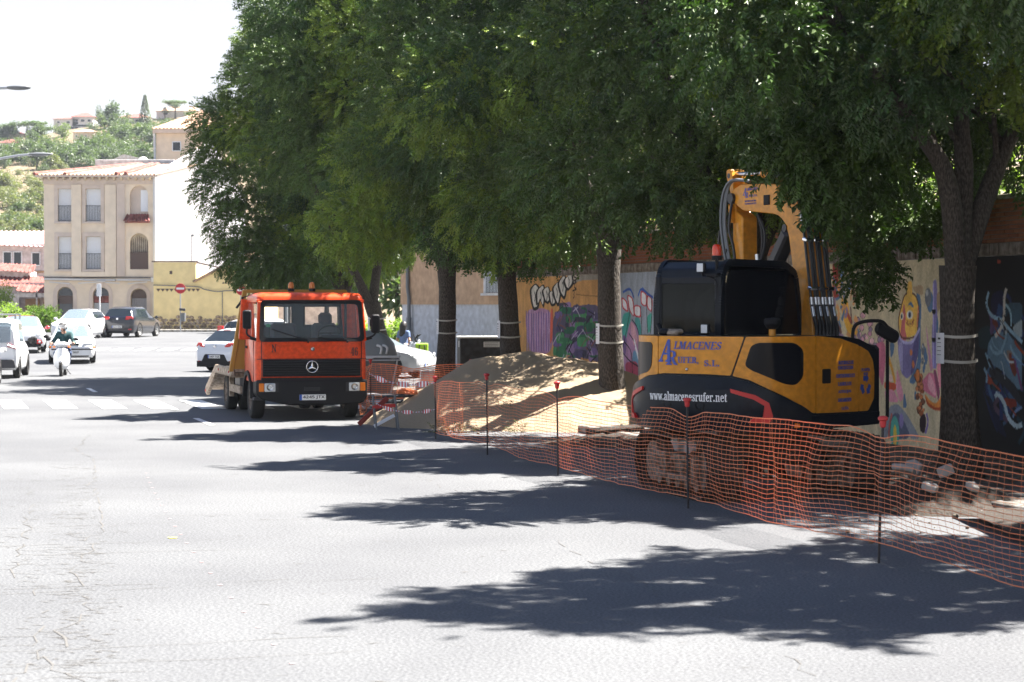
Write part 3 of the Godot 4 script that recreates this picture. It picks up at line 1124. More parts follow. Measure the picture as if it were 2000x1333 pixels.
func left_houses() -> void:
	var z := 150.0
	var o := thing("house", "pale pink house with faded red roof left of the beige building", "house", on(35.0, z, 0.0))
	var g := G.new()
	g.box(Vector3(0, 3.05, -5.0), Vector3(9.5, 6.1, 9.0))
	put("wall", g, mats["pink_wall"], o)
	g = G.new()
	ribbed(g, Vector3(-5.0, 6.15, -0.1), Vector3(5.0, 5.75, -0.1), Vector3(5.0, 7.3, -8.0), Vector3(-5.0, 7.3, -8.0), 0.35, 0.08)
	put("roof", g, mats["roof_pink"], o)
	for q in [[-0.95, 5.05], [-0.2, 5.05], [1.15, 5.0]]:
		window_in(o, q[0], q[1], -0.48, 0.6, 0.95)
	g = G.new()
	g.box(Vector3(1.2, 4.05, -0.45), Vector3(3.0, 0.16, 0.12))
	put("brick_band", g, mats["peach_wall"], o)
	o = thing("house", "low annex with dark red roofs beside the pink house", "house", on(45.0, 144.0, 0.0))
	g = G.new()
	g.box(Vector3(-0.8, 1.6, -2.0), Vector3(5.6, 3.2, 3.6))
	g.box(Vector3(-1.2, 3.4, -2.6), Vector3(2.4, 1.2, 2.4))
	put("wall", g, mats["pink_wall"], o)
	g = G.new()
	ribbed(g, Vector3(-0.3, 2.6, 1.0), Vector3(2.2, 2.4, 1.0), Vector3(2.2, 3.5, -1.5), Vector3(-0.3, 3.7, -1.5), 0.3, 0.06)
	ribbed(g, Vector3(-3.8, 3.1, 0.2), Vector3(-0.4, 2.9, 0.2), Vector3(-0.4, 3.6, -1.5), Vector3(-3.8, 3.8, -1.5), 0.3, 0.06)
	ribbed(g, Vector3(-2.6, 4.1, -1.0), Vector3(0.4, 3.9, -1.0), Vector3(0.2, 4.5, -2.5), Vector3(-2.4, 4.6, -2.5), 0.3, 0.06)
	put("roof", g, mats["roof_red"], o)
	g = G.new()
	g.box(Vector3(-0.2, 1.3, 0.9), Vector3(0.12, 2.6, 0.12)); g.box(Vector3(1.1, 1.3, 0.9), Vector3(0.1, 2.6, 0.1)); g.box(Vector3(1.0, 2.3, 0.9), Vector3(2.6, 0.3, 0.1)); g.box(Vector3(-2.0, 1.2, 0.4), Vector3(3.2, 2.4, 0.15))
	put("porch", g, mats["white_wall"], o)
	g = G.new()
	g.box(Vector3(0.55, 1.1, -0.15), Vector3(1.0, 1.9, 0.1)); g.box(Vector3(1.75, 1.1, -0.15), Vector3(0.8, 1.9, 0.1))
	put("shade_cloth", g, mats["peach_wall"], o)
	o = thing("house", "low white gabled building seen just above the beige building roof", "house", Vector3(-34.4, 0, -185.0))
	g = G.new()
	g.box(Vector3(0, 7.0, -5.0), Vector3(5.2, 14.6, 9.0))
	g.prism([Vector2(-2.7, 14.0), Vector2(2.7, 14.0), Vector2(2.0, 15.2), Vector2(-0.8, 15.9), Vector2(-2.2, 15.2)], 9.2, tf(Vector3(0, 0, -5.0)))
	put("wall", g, mats["white_wall"], o)
	g = G.new()
	g.lathe([Vector2(0, 0.1), Vector2(0.35, 0.06), Vector2(0.5, 0.0)], Transform3D(rx(70.0), Vector3(1.0, 15.2, -0.1)), 16)
	put("satellite_dish", g, mats["awning"], o)

func yellow_house() -> void:
	var z := 126.0
	var o := thing("house", "low yellow house with rubble stone base and tiled gable", "house", Vector3(-22.1, 0.62, -z))
	var g := G.new()
	g.prism([Vector2(0, 0), Vector2(6.7, 0), Vector2(6.7, 3.2), Vector2(4.55, 4.05), Vector2(2.62, 3.05), Vector2(2.6, 4.25), Vector2(0, 4.25)], 0.4, tf(Vector3(0, 0, -0.2)))
	g.box(Vector3(4.5, 1.55, -4.5), Vector3(4.4, 3.1, 8.0))
	g.box(Vector3(1.2, 2.1, -3.5), Vector3(2.3, 4.1, 6.0))
	put("wall", g, mats["yellow_wall"], o)
	g = G.new()
	ribbed(g, Vector3(2.5, 3.08, 0.15), Vector3(2.5, 3.08, -8.0), Vector3(4.55, 4.12, -8.0), Vector3(4.55, 4.12, 0.15), 0.25, 0.07)
	ribbed(g, Vector3(6.85, 3.2, -8.0), Vector3(6.85, 3.2, 0.15), Vector3(4.55, 4.12, 0.15), Vector3(4.55, 4.12, -8.0), 0.25, 0.07)
	put("roof", g, mats["roof_tile"], o)
	g = G.new()
	g.bar(Vector3(2.45, 3.06, 0.1), Vector3(4.55, 4.14, 0.1), 0.2, 0.1); g.bar(Vector3(4.55, 4.14, 0.1), Vector3(6.85, 3.24, 0.1), 0.2, 0.1)
	put("verge", g, mats["brown_panel"], o)
	g = G.new()
	g.box(Vector3(1.3, 4.3, -0.2), Vector3(2.8, 0.07, 0.5)); g.bar(Vector3(2.6, 4.25, -0.6), Vector3(3.9, 3.95, -0.6), 0.3, 0.08)
	put("roof_edge", g, mats["brown_panel"], o)
	g = G.new()
	g.box(Vector3(1.08, 3.62, 0.0), Vector3(0.16, 0.2, 0.06))
	for q in [[4.45, 3.2], [4.65, 3.0], [4.3, 2.98], [4.47, 2.98]]:
		g.prism([Vector2(-0.07, 0), Vector2(0.07, 0), Vector2(0, 0.12)], 0.05, tf(Vector3(q[0], q[1] - 0.05, 0.0)))
	for k in 10:
		g.prism([Vector2(-0.13, 0), Vector2(0.13, 0), Vector2(0, -0.18)], 0.05, tf(Vector3(0.3 + k * 0.27, 2.62, 0.0)))
	stuff(put("vents", g, mats["brown_panel"], o))
	g = G.new()
	g.tube(curve([Vector3(0, 2.85, 0.08), Vector3(2.6, 2.75, 0.08), Vector3(3.1, 2.6, 0.08), Vector3(3.9, 2.45, 0.08), Vector3(4.7, 2.5, 0.08), Vector3(6.6, 2.45, 0.08)], 6), 0.03, 5)
	g.tube([Vector3(4.25, 2.45, 0.06), Vector3(4.25, 0.1, 0.06)], 0.025, 5)
	put("cable", g, mats["hose_grey"], o)
	var n := 0
	for row in 5:
		for k in 24:
			var x := 0.12 + k * 0.27 + rng.randf_range(-0.06, 0.06) + (0.13 if row % 2 else 0.0)
			var y := 0.1 + row * 0.19 + rng.randf_range(-0.03, 0.03)
			if row == 4 and rng.randf() < 0.45: continue
			g = G.new()
			var pts := []
			for a in 7:
				pts.append(Vector2(cos(TAU * a / 7.0) * rng.randf_range(0.12, 0.17), sin(TAU * a / 7.0) * rng.randf_range(0.085, 0.12)))
			g.prism(pts, 0.1, Transform3D(rz(rng.randf_range(-20, 20)), Vector3(x, y, 0.01)), 0.02)
			put("stone", g, mats["rubble_%d" % rng.randi_range(0, 2)], o)
	var a := thing("antenna", "thin aerial mast standing on the yellow house", "antenna", Vector3(-19.8, 4.85, -z - 0.3))
	g = G.new()
	g.tube([Vector3(0, 0, 0), Vector3(0, 1.75, 0)], 0.025, 6)
	put("mast", g, mats["hose_grey"], a)
	g = G.new()
	g.bar(Vector3(-0.05, 1.68, 0), Vector3(0.9, 1.78, -0.2), 0.02, 0.02)
	for k in 5:
		g.bar(Vector3(0.1 + k * 0.18, 1.58 + k * 0.02, 0), Vector3(0.1 + k * 0.18, 1.82 + k * 0.02, 0), 0.012, 0.012)
	g.box(Vector3(0.08, 1.68, 0.0), Vector3(0.12, 0.14, 0.06))
	put("aerial", g, mats["hose_grey"], a)
	o = thing("house", "pale house with a tiled roof half hidden behind the trees", "house", Vector3(-15.6, 0.62, -138.0))
	g = G.new()
	g.box(Vector3(0.8, 1.8, -3.0), Vector3(8.0, 3.6, 6.0))
	put("wall", g, mats["pink_wall"], o)
	g = G.new()
	ribbed(g, Vector3(-3.4, 3.4, 0.3), Vector3(5.0, 3.4, 0.3), Vector3(4.5, 5.4, -4.0), Vector3(-2.6, 5.4, -4.0), 0.3, 0.08)
	put("roof", g, mats["roof_tile"], o)

func white_building() -> void:
	var a := Vector3(-0.21, 0, -69.5)
	var c := Vector3(-4.25, 0, -79.0)
	var d := c - a
	var o := thing("house", "white and peach building behind the dark utility cabinet", "building", c + Vector3(0, 0.02, 0))
	var dir := (a - c).normalized()
	o.basis = Basis(dir, Vector3.UP, dir.cross(Vector3.UP))
	var len := d.length()
	var g := G.new()
	g.quad(Vector3(0, -0.4, 0), Vector3(len, -0.4, 0), Vector3(len, 2.25, 0), Vector3(0, 2.25, 0))
	g.box(Vector3(len * 0.5, 0.9, -3.02), Vector3(len - 0.02, 2.7, 6.0))
	put("wall", g, mats["grey_white_wall"], o)
	g = G.new()
	g.box(Vector3(len * 0.5, 5.2, -2.98), Vector3(len + 0.06, 5.9, 6.06))
	put("upper_wall", g, mats["peach_wall"], o)
	g = G.new()
	g.box(Vector3(9.35, 3.3, 0.06), Vector3(1.15, 1.3, 0.04))
	var w := put("window", g, mats["dark_glass"], o)
	g = G.new()
	for k in 9:
		g.bar(Vector3(8.83 + k * 0.13, 2.66, 0.12), Vector3(8.83 + k * 0.13, 3.95, 0.12), 0.022, 0.022)
	put("window_bar", g, mats["shutter"], w)
	g = G.new()
	g.box(Vector3(9.35, 2.6, 0.12), Vector3(1.5, 0.08, 0.22)); g.box(Vector3(8.7, 3.3, 0.08), Vector3(0.14, 1.4, 0.1)); g.box(Vector3(10.0, 3.3, 0.08), Vector3(0.14, 1.4, 0.1))
	put("sill", g, mats["white_wall"], w)
	g = G.new()
	g.tube([Vector3(1.15, 0.0, 0.14), Vector3(1.15, 2.5, 0.14), Vector3(1.0, 2.9, 0.14), Vector3(1.0, 6.0, 0.14)], 0.075, 8)
	g.tube([Vector3(1.15, 0.0, 0.14), Vector3(1.15, 1.75, 0.14)], 0.105, 8)
	put("drain_pipe", g, mats["hose_grey"], o)

func leaf(g: G, base: Vector3, dir: Vector3, side: Vector3, l: float, w: float, fold := 0.25) -> void:
	var up := side.cross(dir).normalized()
	var tip := base + dir * l - up * l * 0.12
	var m := base + dir * l * 0.42
	var a := m + side * w * 0.5 + up * w * fold
	var b := m - side * w * 0.5 + up * w * fold
	g.tri(base, a, tip)
	g.tri(base, tip, b)

func spray(sd: int, count: int, l: float, w: float, reach: float) -> ArrayMesh:
	var r := RandomNumberGenerator.new()
	r.seed = sd
	var g := G.new()
	for k in count:
		var t := (k + 0.5) / count
		var a := r.randf() * TAU
		var p := Vector3(0, 0, -reach * t) + Vector3(0, -0.22 * reach * t * t, 0) + Vector3(cos(a), sin(a), 0) * 0.05 * reach
		var out := Vector3(cos(a), sin(a) * 0.7 - 0.22, -0.35 - 0.6 * r.randf()).normalized()
		var side := out.cross(Vector3(r.randf_range(-0.6, 0.6), 1, r.randf_range(-0.6, 0.6))).normalized()
		leaf(g, p, out, side, l * r.randf_range(0.75, 1.2), w * r.randf_range(0.8, 1.2))
	return g.mesh()

func crown(called: String, parent: Node, shape: Mesh, m: Material, spots: Array) -> MultiMeshInstance3D:
	var mm := MultiMesh.new()
	mm.transform_format = MultiMesh.TRANSFORM_3D
	mm.use_colors = true
	mm.mesh = shape
	mm.instance_count = spots.size()
	for i in spots.size():
		mm.set_instance_transform(i, spots[i][0])
		mm.set_instance_color(i, spots[i][1])
	var o := MultiMeshInstance3D.new()
	o.multimesh = mm
	o.material_override = m
	o.name = called
	o.set_meta("kind", "stuff")
	parent.add_child(o, true)
	return o

func clump(spots: Array, r: RandomNumberGenerator, c: Vector3, rad: Vector3, count: int, heart: Vector3, tint: Color, size := 1.0, shell := 0.35) -> void:
	for k in count:
		var d := Vector3(r.randfn(), r.randfn(), r.randfn()).normalized()
		var f := pow(r.randf(), shell)
		var p := c + d * rad * f
		var out := (d + (p - heart).normalized() * 0.5 + Vector3(r.randfn(), r.randfn() * 0.6 - 0.25, r.randfn()) * 0.35).normalized()
		var b := Basis.looking_at(out, Vector3.UP if absf(out.y) < 0.95 else Vector3.RIGHT) * Basis(Vector3.FORWARD, r.randf_range(-0.6, 0.6))
		var v := r.randf_range(0.65, 1.3)
		spots.append([Transform3D(b.scaled(Vector3.ONE * size * r.randf_range(0.75, 1.3)), p), Color(tint.r * v * r.randf_range(0.9, 1.1), tint.g * v, tint.b * v * r.randf_range(0.85, 1.15))])

func thin(spots: Array, t: Node3D, s: float, r: RandomNumberGenerator) -> Array:
	var o := []
	var f := FastNoiseLite.new()
	f.seed = 77
	f.frequency = 1.0
	f.fractal_octaves = 2
	for q in spots:
		var p: Vector3 = t.transform * (q[0] as Transform3D).origin
		var g := p - SUN * (p.y / SUN.y)
		var gt := g.x * CS - g.z * SN
		var gs := -g.x * SN - g.z * CS - s + 0.14 * (12.3 - gt)
		var hw := 9.0
		if gt < 8.8:
			var tip: float = 3.1 + {22.8: 1.3, 29.4: 1.2, 36.0: 0.9, 48.8: 3.2}.get(s, 0.0)
			if gt < tip - 0.3 and s < 50.0: continue
			hw = lerpf(0.05, 2.2, pow(clampf((gt - tip) / 3.2, 0.0, 1.0), 0.8))
			hw += smoothstep(8.0, 8.8, gt) * 1.5
			hw += 0.55 * f.get_noise_2d(gt * 0.9, gs * 0.15 + s * 3.0) + 0.5 * f.get_noise_2d(gt * 0.5, signf(gs) * 20.0 + gs * 1.4 + s)
			if s > 45.0: hw += 0.9
			if s > 50.0: hw = 9.0
			if gt < 2.2 and s > 45.0: hw = 0.8
			if f.get_noise_2d(gt * 1.0 + 90.0, gs * 2.2 + s) > 0.34: continue
		if absf(gs) > hw + absf(r.randfn()) * 0.12: continue
		var e := p - SUN * ((p.y - 0.5) / SUN.y)
		if Vector2((e.x - 0.6) / 1.8, (e.z + 36.7) / 1.65).length() < 1.0 + 0.12 * r.randfn() + 0.5 * f.get_noise_2d(e.x * 1.2, e.z * 1.2): continue
		o.append(q)
	return o

const TREE_S := [15.8, 22.8, 29.4, 36.0, 42.5, 48.8, 55.4, 61.5]

func street_trees() -> void:
	var names := [
		"nearest street tree whose dark branches hang in from the upper right corner",
		"broad street tree with three bare limbs right of the excavator",
		"street tree hidden behind the excavator cab with low hanging branches",
		"street tree standing against the right end of the sand heap",
		"street tree with a ridged trunk right of the dark utility cabinet",
		"straight street tree left of the dark utility cabinet",
		"leaning forked street tree behind the truck mirror and grey container",
		"farthest tall street tree of the row, behind the truck cab"]
	var shapes := [spray(1, 18, 0.078, 0.040, 0.26), spray(2, 18, 0.070, 0.037, 0.22)]
	for i in 8:
		var s: float = TREE_S[i]
		var r := RandomNumberGenerator.new()
		r.seed = 100 + i
		var base := st(12.3, s, 0.1)
		var t := thing("street_tree", names[i], "tree", base, 16.0, "trees in a row along the street")
		var k: float = [1.0, 1.0, 1.0, 1.0, 1.0, 1.06, 1.12, 1.12][i]
		var ctr := Vector3(-0.35 if i < 6 else 0.35, 7.3 * k, 0)
		var ax := Vector3(4.2 if i < 6 else 3.8, 5.0, 3.3) * k
		var low: float = [4.0, 4.2, 3.0, 2.75, 2.65, 2.9, 3.0, 3.0][i]
		var fork: float = [3.2, 2.75, 3.0, 3.3, 3.2, 3.1, 2.3, 2.6][i]
		var lean := Vector3(0.0, 0, 0)
		if i == 6: lean = Vector3(-0.42, 0, 0)
		if i == 4: lean = Vector3(-0.3, 0, 0)
		if i == 3: lean = Vector3(-0.12, 0, 0)
		var g := G.new()
		var pts := []
		var rr := []
		for q in 8:
			var f := q / 7.0
			pts.append(lean * f + Vector3(sin(f * 4.0 + i) * 0.03, fork * f - 0.1, cos(f * 3.0 + i * 2.0) * 0.03))
			rr.append(0.225 + 0.10 * pow(1.0 - f, 4.0) - 0.02 * f + (0.03 if q == 7 else 0.0) + r.randf_range(-0.008, 0.008))
		g.tube(pts, rr, 14)
		var top: Vector3 = pts[7]
		var limbs := []
		if i == 1:
			limbs = [[Vector3(-0.32, 3.7, 0.25), Vector3(-0.85, 4.35, 0.4), Vector3(-2.2, 5.6, 0.8)], [Vector3(0.05, 3.8, 0.0), Vector3(0.1, 4.9, -0.1), Vector3(0.4, 8.0, 0.2)], [Vector3(0.45, 3.6, -0.1), Vector3(0.95, 4.5, -0.2), Vector3(2.2, 6.2, -0.4)]]
		elif i == 6:
			limbs = [[Vector3(-0.9, 2.9, 0.2), Vector3(-1.4, 3.8, 0.3), Vector3(-2.4, 6.0, 0.4)], [Vector3(-0.3, 3.2, 0.0), Vector3(-0.1, 4.6, 0), Vector3(0.3, 8.6, 0)]]
		else:
			for q in 4:
				var a := TAU * q / 4.0 + r.randf() * 1.2
				var o := Vector3(cos(a), 0, sin(a) * 0.7)
				limbs.append([top + o * 0.3 + Vector3(0, 0.5, 0), top + o * 0.9 + Vector3(0, 1.6, 0), top + o * 1.9 + Vector3(0, 3.8 + r.randf(), 0)])
		for l in limbs:
			var p := curve([top - Vector3(0, 0.18, 0), l[0], l[1], l[2]], 6)
			var rd := []
			for q in p.size():
				rd.append(lerpf(0.155, 0.05, float(q) / p.size()))
			g.tube(p, rd, 9)
			for q in 5:
				var b0: Vector3 = p[8 + q * 2]
				var e := b0 + Vector3(r.randf_range(-1.4, 1.4), r.randf_range(0.2, 1.2), r.randf_range(-1.1, 1.1))
				g.tube([b0, (b0 + e) * 0.5 + Vector3(0, 0.15, 0), e], [0.045, 0.03, 0.012], 5)
		put("trunk", g, mats["bark"], t)
		var spots := [[], []]
		var placed := []
		var tries := 0
		while placed.size() < 46 and tries < 4000:
			tries += 1
			var d := Vector3(r.randfn(), r.randfn(), r.randfn()).normalized()
			var p := ctr + d * ax * r.randf_range(0.60, 0.86)
			if p.y < low + 0.55: continue
			var ok := true
			for q in placed:
				if p.distance_to(q) < 1.25 * k: ok = false
			if ok: placed.append(p)
		for p in placed:
			var rad := Vector3(r.randf_range(0.85, 1.25), r.randf_range(0.65, 0.9), r.randf_range(0.85, 1.15)) * k
			var warm := r.randf()
			var tint := Color(1, 1, 1)
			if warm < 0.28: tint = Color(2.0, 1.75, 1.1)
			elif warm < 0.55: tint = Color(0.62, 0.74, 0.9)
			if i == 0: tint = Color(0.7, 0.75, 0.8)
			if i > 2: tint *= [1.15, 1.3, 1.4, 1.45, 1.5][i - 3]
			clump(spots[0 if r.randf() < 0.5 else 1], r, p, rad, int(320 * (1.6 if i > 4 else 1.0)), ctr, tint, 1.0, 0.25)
			if r.randf() < 0.35:
				clump(spots[0], r, p + Vector3(r.randf_range(-0.5, 0.5), -rad.y * 0.9, r.randf_range(-0.5, 0.5)), Vector3(0.4, 0.5, 0.4), 26, ctr + Vector3(0, 2, 0), tint, 1.0, 0.6)
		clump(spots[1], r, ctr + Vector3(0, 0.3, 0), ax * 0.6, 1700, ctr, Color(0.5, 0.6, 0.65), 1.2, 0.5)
		spots = [thin(spots[0], t, s, r), thin(spots[1], t, s, r)]
		if i == 1:
			for q in [[-3.4, 5.2, 1.2, 1.2], [-1.9, 3.95, -0.5, 0.55], [-1.6, 3.85, -0.6, 0.55], [-1.3, 3.7, -0.6, 0.5], [-2.2, 4.3, -0.5, 0.6], [-1.55, 3.45, -0.5, 0.3], [-1.5, 4.4, -0.6, 0.8], [-1.0, 4.2, -0.6, 0.8], [-0.7, 3.9, -0.8, 0.6], [1.6, 4.3, -1.6, 0.9], [-0.9, 4.5, -2.2, 1.0]]:
				clump(spots[0], r, Vector3(q[0], q[1], q[2]), Vector3(0.9, 0.7, 0.8) * q[3], int(190 * q[3]), ctr, Color(0.9, 1, 1))
		if i == 7:
			for q in [[-3.7, 5.6, 0.5], [-3.6, 6.7, -0.6], [-3.3, 4.5, 0.6], [-3.0, 3.6, 0.0], [-2.5, 3.3, 1.2], [-3.8, 7.6, 0.4], [-1.6, 3.2, 1.6]]:
				clump(spots[0], r, Vector3(q[0], q[1], q[2]), Vector3(1.0, 0.8, 1.0), 420, ctr, Color(1.3, 1.35, 1.3), 1.0, 0.3)
		if i == 2:   # branches that hang low over the mural
			for q in [[1.5, 4.3, 2.6, 1.1], [1.7, 3.6, 3.0, 1.0], [1.9, 3.0, 3.2, 0.7], [1.8, 2.5, 3.3, 0.5], [2.2, 3.9, 2.0, 1.1], [2.6, 3.5, 2.6, 0.8], [2.4, 4.3, 1.2, 1.1], [1.2, 4.4, 1.4, 1.1], [2.9, 3.6, 3.6, 0.7], [2.9, 4.2, 0.4, 1.0], [1.0, 3.8, -0.5, 0.9], [2.3, 3.2, 3.8, 0.5], [1.3, 4.9, 3.2, 1.1], [2.6, 4.8, 2.4, 1.1]]:
				clump(spots[0], r, Vector3(q[0] - 1.4, q[1] + 0.12, q[2]), Vector3(0.75, 0.6, 0.75) * q[3], int(190 * q[3]), ctr + Vector3(0, 1, 0), Color(1, 1, 1), 1.0, 0.6)
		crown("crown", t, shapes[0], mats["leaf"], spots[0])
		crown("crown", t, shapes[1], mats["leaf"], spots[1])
		if i in [1, 3, 4, 5, 6]:
			var tf0 := 1.7 / fork
			var where := base + Basis(Vector3.UP, deg_to_rad(16.0)) * (lean * tf0 + Vector3(sin(tf0 * 4.0 + i) * 0.03, 0, cos(tf0 * 3.0 + i * 2.0) * 0.03))
			var nt := thing("paper_notice", "paper notice taped round the trunk of the " + {1: "three limbed tree at the right", 3: "tree by the sand heap", 4: "tree right of the dark cabinet", 5: "tree left of the dark cabinet", 6: "leaning tree behind the truck mirror"}[i], "notice", where, 0.0, "notices taped to the street trees")
			g = G.new()
			for y in [1.78, 1.47]:
				var ring := []
				for row in [y - 0.017, y + 0.017]:
					var a := []
					for q in 17:
						var an := TAU * q / 16.0
						a.append(Vector3(cos(an) * 0.25, row + 0.012 * sin(an * 2.0 + y), -sin(an) * 0.25))
					ring.append(a)
				g.rows(ring)
			put("tape", g.smooth(0, 60), mats["tape"], nt)
			g = G.new()
			var sheet := []
			for q in 6:
				var an := deg_to_rad(-188.0 + q * 9.5)
				sheet.append([Vector3(cos(an) * 0.262, 1.44, -sin(an) * 0.262), Vector3(cos(an) * 0.262, 1.82, -sin(an) * 0.262)])
			g.rows(sheet).smooth(0, 60)
			put("sheet", g, mats["paper"], nt)
			g = G.new()
			for q in 5:
				g.box(Vector3(cos(deg_to_rad(-160.0)) * 0.265, 1.75 - q * 0.05, -sin(deg_to_rad(-160.0)) * 0.265), Vector3(0.08 if q else 0.05, 0.006 if q else 0.025, 0.004), ry(-160.0 + 90.0))
			put("print", g, mats["text_black"], nt)

var far_meshes := {}
func leafball(sd: int, n: int, l: float, lumps: int, flat := 1.0) -> ArrayMesh:
	var r := RandomNumberGenerator.new()
	r.seed = sd
	var g := G.new()
	var cs := []
	for k in lumps:
		var d := Vector3(r.randfn(), r.randfn(), r.randfn()).normalized()
		cs.append([d * Vector3(0.6, 0.6 * flat, 0.6) * r.randf_range(0.6, 1.0), r.randf_range(0.3, 0.48)])
	for k in n:
		var c: Array = cs[r.randi() % lumps]
		var d := Vector3(r.randfn(), r.randfn() * flat, r.randfn()).normalized()
		var p: Vector3 = c[0] + d * c[1] * pow(r.randf(), 0.4) * Vector3(1, lerpf(flat, 1.0, 0.5), 1)
		var out := (d + Vector3(r.randfn(), r.randfn() - 0.4, r.randfn()) * 0.5).normalized()
		leaf(g, p, out, out.cross(Vector3(r.randfn(), 1, r.randfn())).normalized(), l * r.randf_range(0.7, 1.3), l * 0.55, 0.1)
	return g.mesh()

func bush(called: String, label: String, category: String, group: String, where: Vector3, size: Vector3, mesh: Mesh, m: Material, stem: float, stem_r := 0.12) -> Node3D:
	var o := thing(called, label, category, where, rng.randf_range(0, 360), group)
	var c := put("crown", mesh, m, o)
	c.scale = size
	c.position.y = stem + size.y * 0.55
	stuff(c)
	if stem > 0.0:
		var g := G.new()
		g.tube([Vector3(0, -0.3, 0), Vector3(0.1, stem * 0.6, 0), Vector3(0, stem + size.y * 0.5, 0)], [stem_r, stem_r * 0.8, stem_r * 0.5], 6)
		put("trunk", g, mats["bark"], o)
	return o

func hill_hit(px: float, py: float) -> Vector3:
	var z := 170.0
	while z < 660.0:
		var p := at(px, py, z)
		if hill(p.x, z) >= p.y:
			return Vector3(p.x, hill(p.x, z), -z)
		z += 2.0
	var best := 600.0
	var top := -1.0
	z = 480.0
	while z < 660.0:
		var p := at(px, py, z)
		if (hill(p.x, z) - 2.27) / z > top:
			top = (hill(p.x, z) - 2.27) / z; best = z
		z += 4.0
	var q := at(px, py, best)
	return Vector3(q.x, hill(q.x, best), -best)

func villa(label: String, px: float, py: float, wpx: float, hpx: float, depth: float, roof: String, roof_h: float, wins: Array, m := "white_wall", flat := false) -> void:
	var p := hill_hit(px, py)
	var k := -p.z / 4000.0
	var w := wpx * k
	var h := hpx * k
	var o := thing("house", label, "house", p, 0.0, "houses on the hillside")
	var g := G.new()
	g.box(Vector3(0, h * 0.5 - 2.0, -depth * 0.5), Vector3(w, h + 4.0, depth))
	put("wall", g, mats[m], o)
	g = G.new()
	var e := 0.5
	if flat:
		g.box(Vector3(0, h + 0.2, -depth * 0.5), Vector3(w + 0.6, 0.4, depth + 0.6))
	else:
		var a := Vector3(-w * 0.5 - e, h, e); var b := Vector3(w * 0.5 + e, h, e)
		var c := Vector3(w * 0.5 + e, h, -depth - e); var d := Vector3(-w * 0.5 - e, h, -depth - e)
		var r1 := Vector3(-w * 0.5 + minf(depth, w) * 0.4, h + roof_h, -depth * 0.5)
		var r2 := Vector3(w * 0.5 - minf(depth, w) * 0.4, h + roof_h, -depth * 0.5)
		g.quad(a, b, r2, r1); g.tri(b, c, r2); g.quad(c, d, r1, r2); g.tri(d, a, r1); g.quad(a, d, c, b)
	put("roof", g, mats[roof], o)
	for q in wins:
		window_in(o, q[0] * w, q[1] * h, 0.03, q[2] * w, q[3] * h)

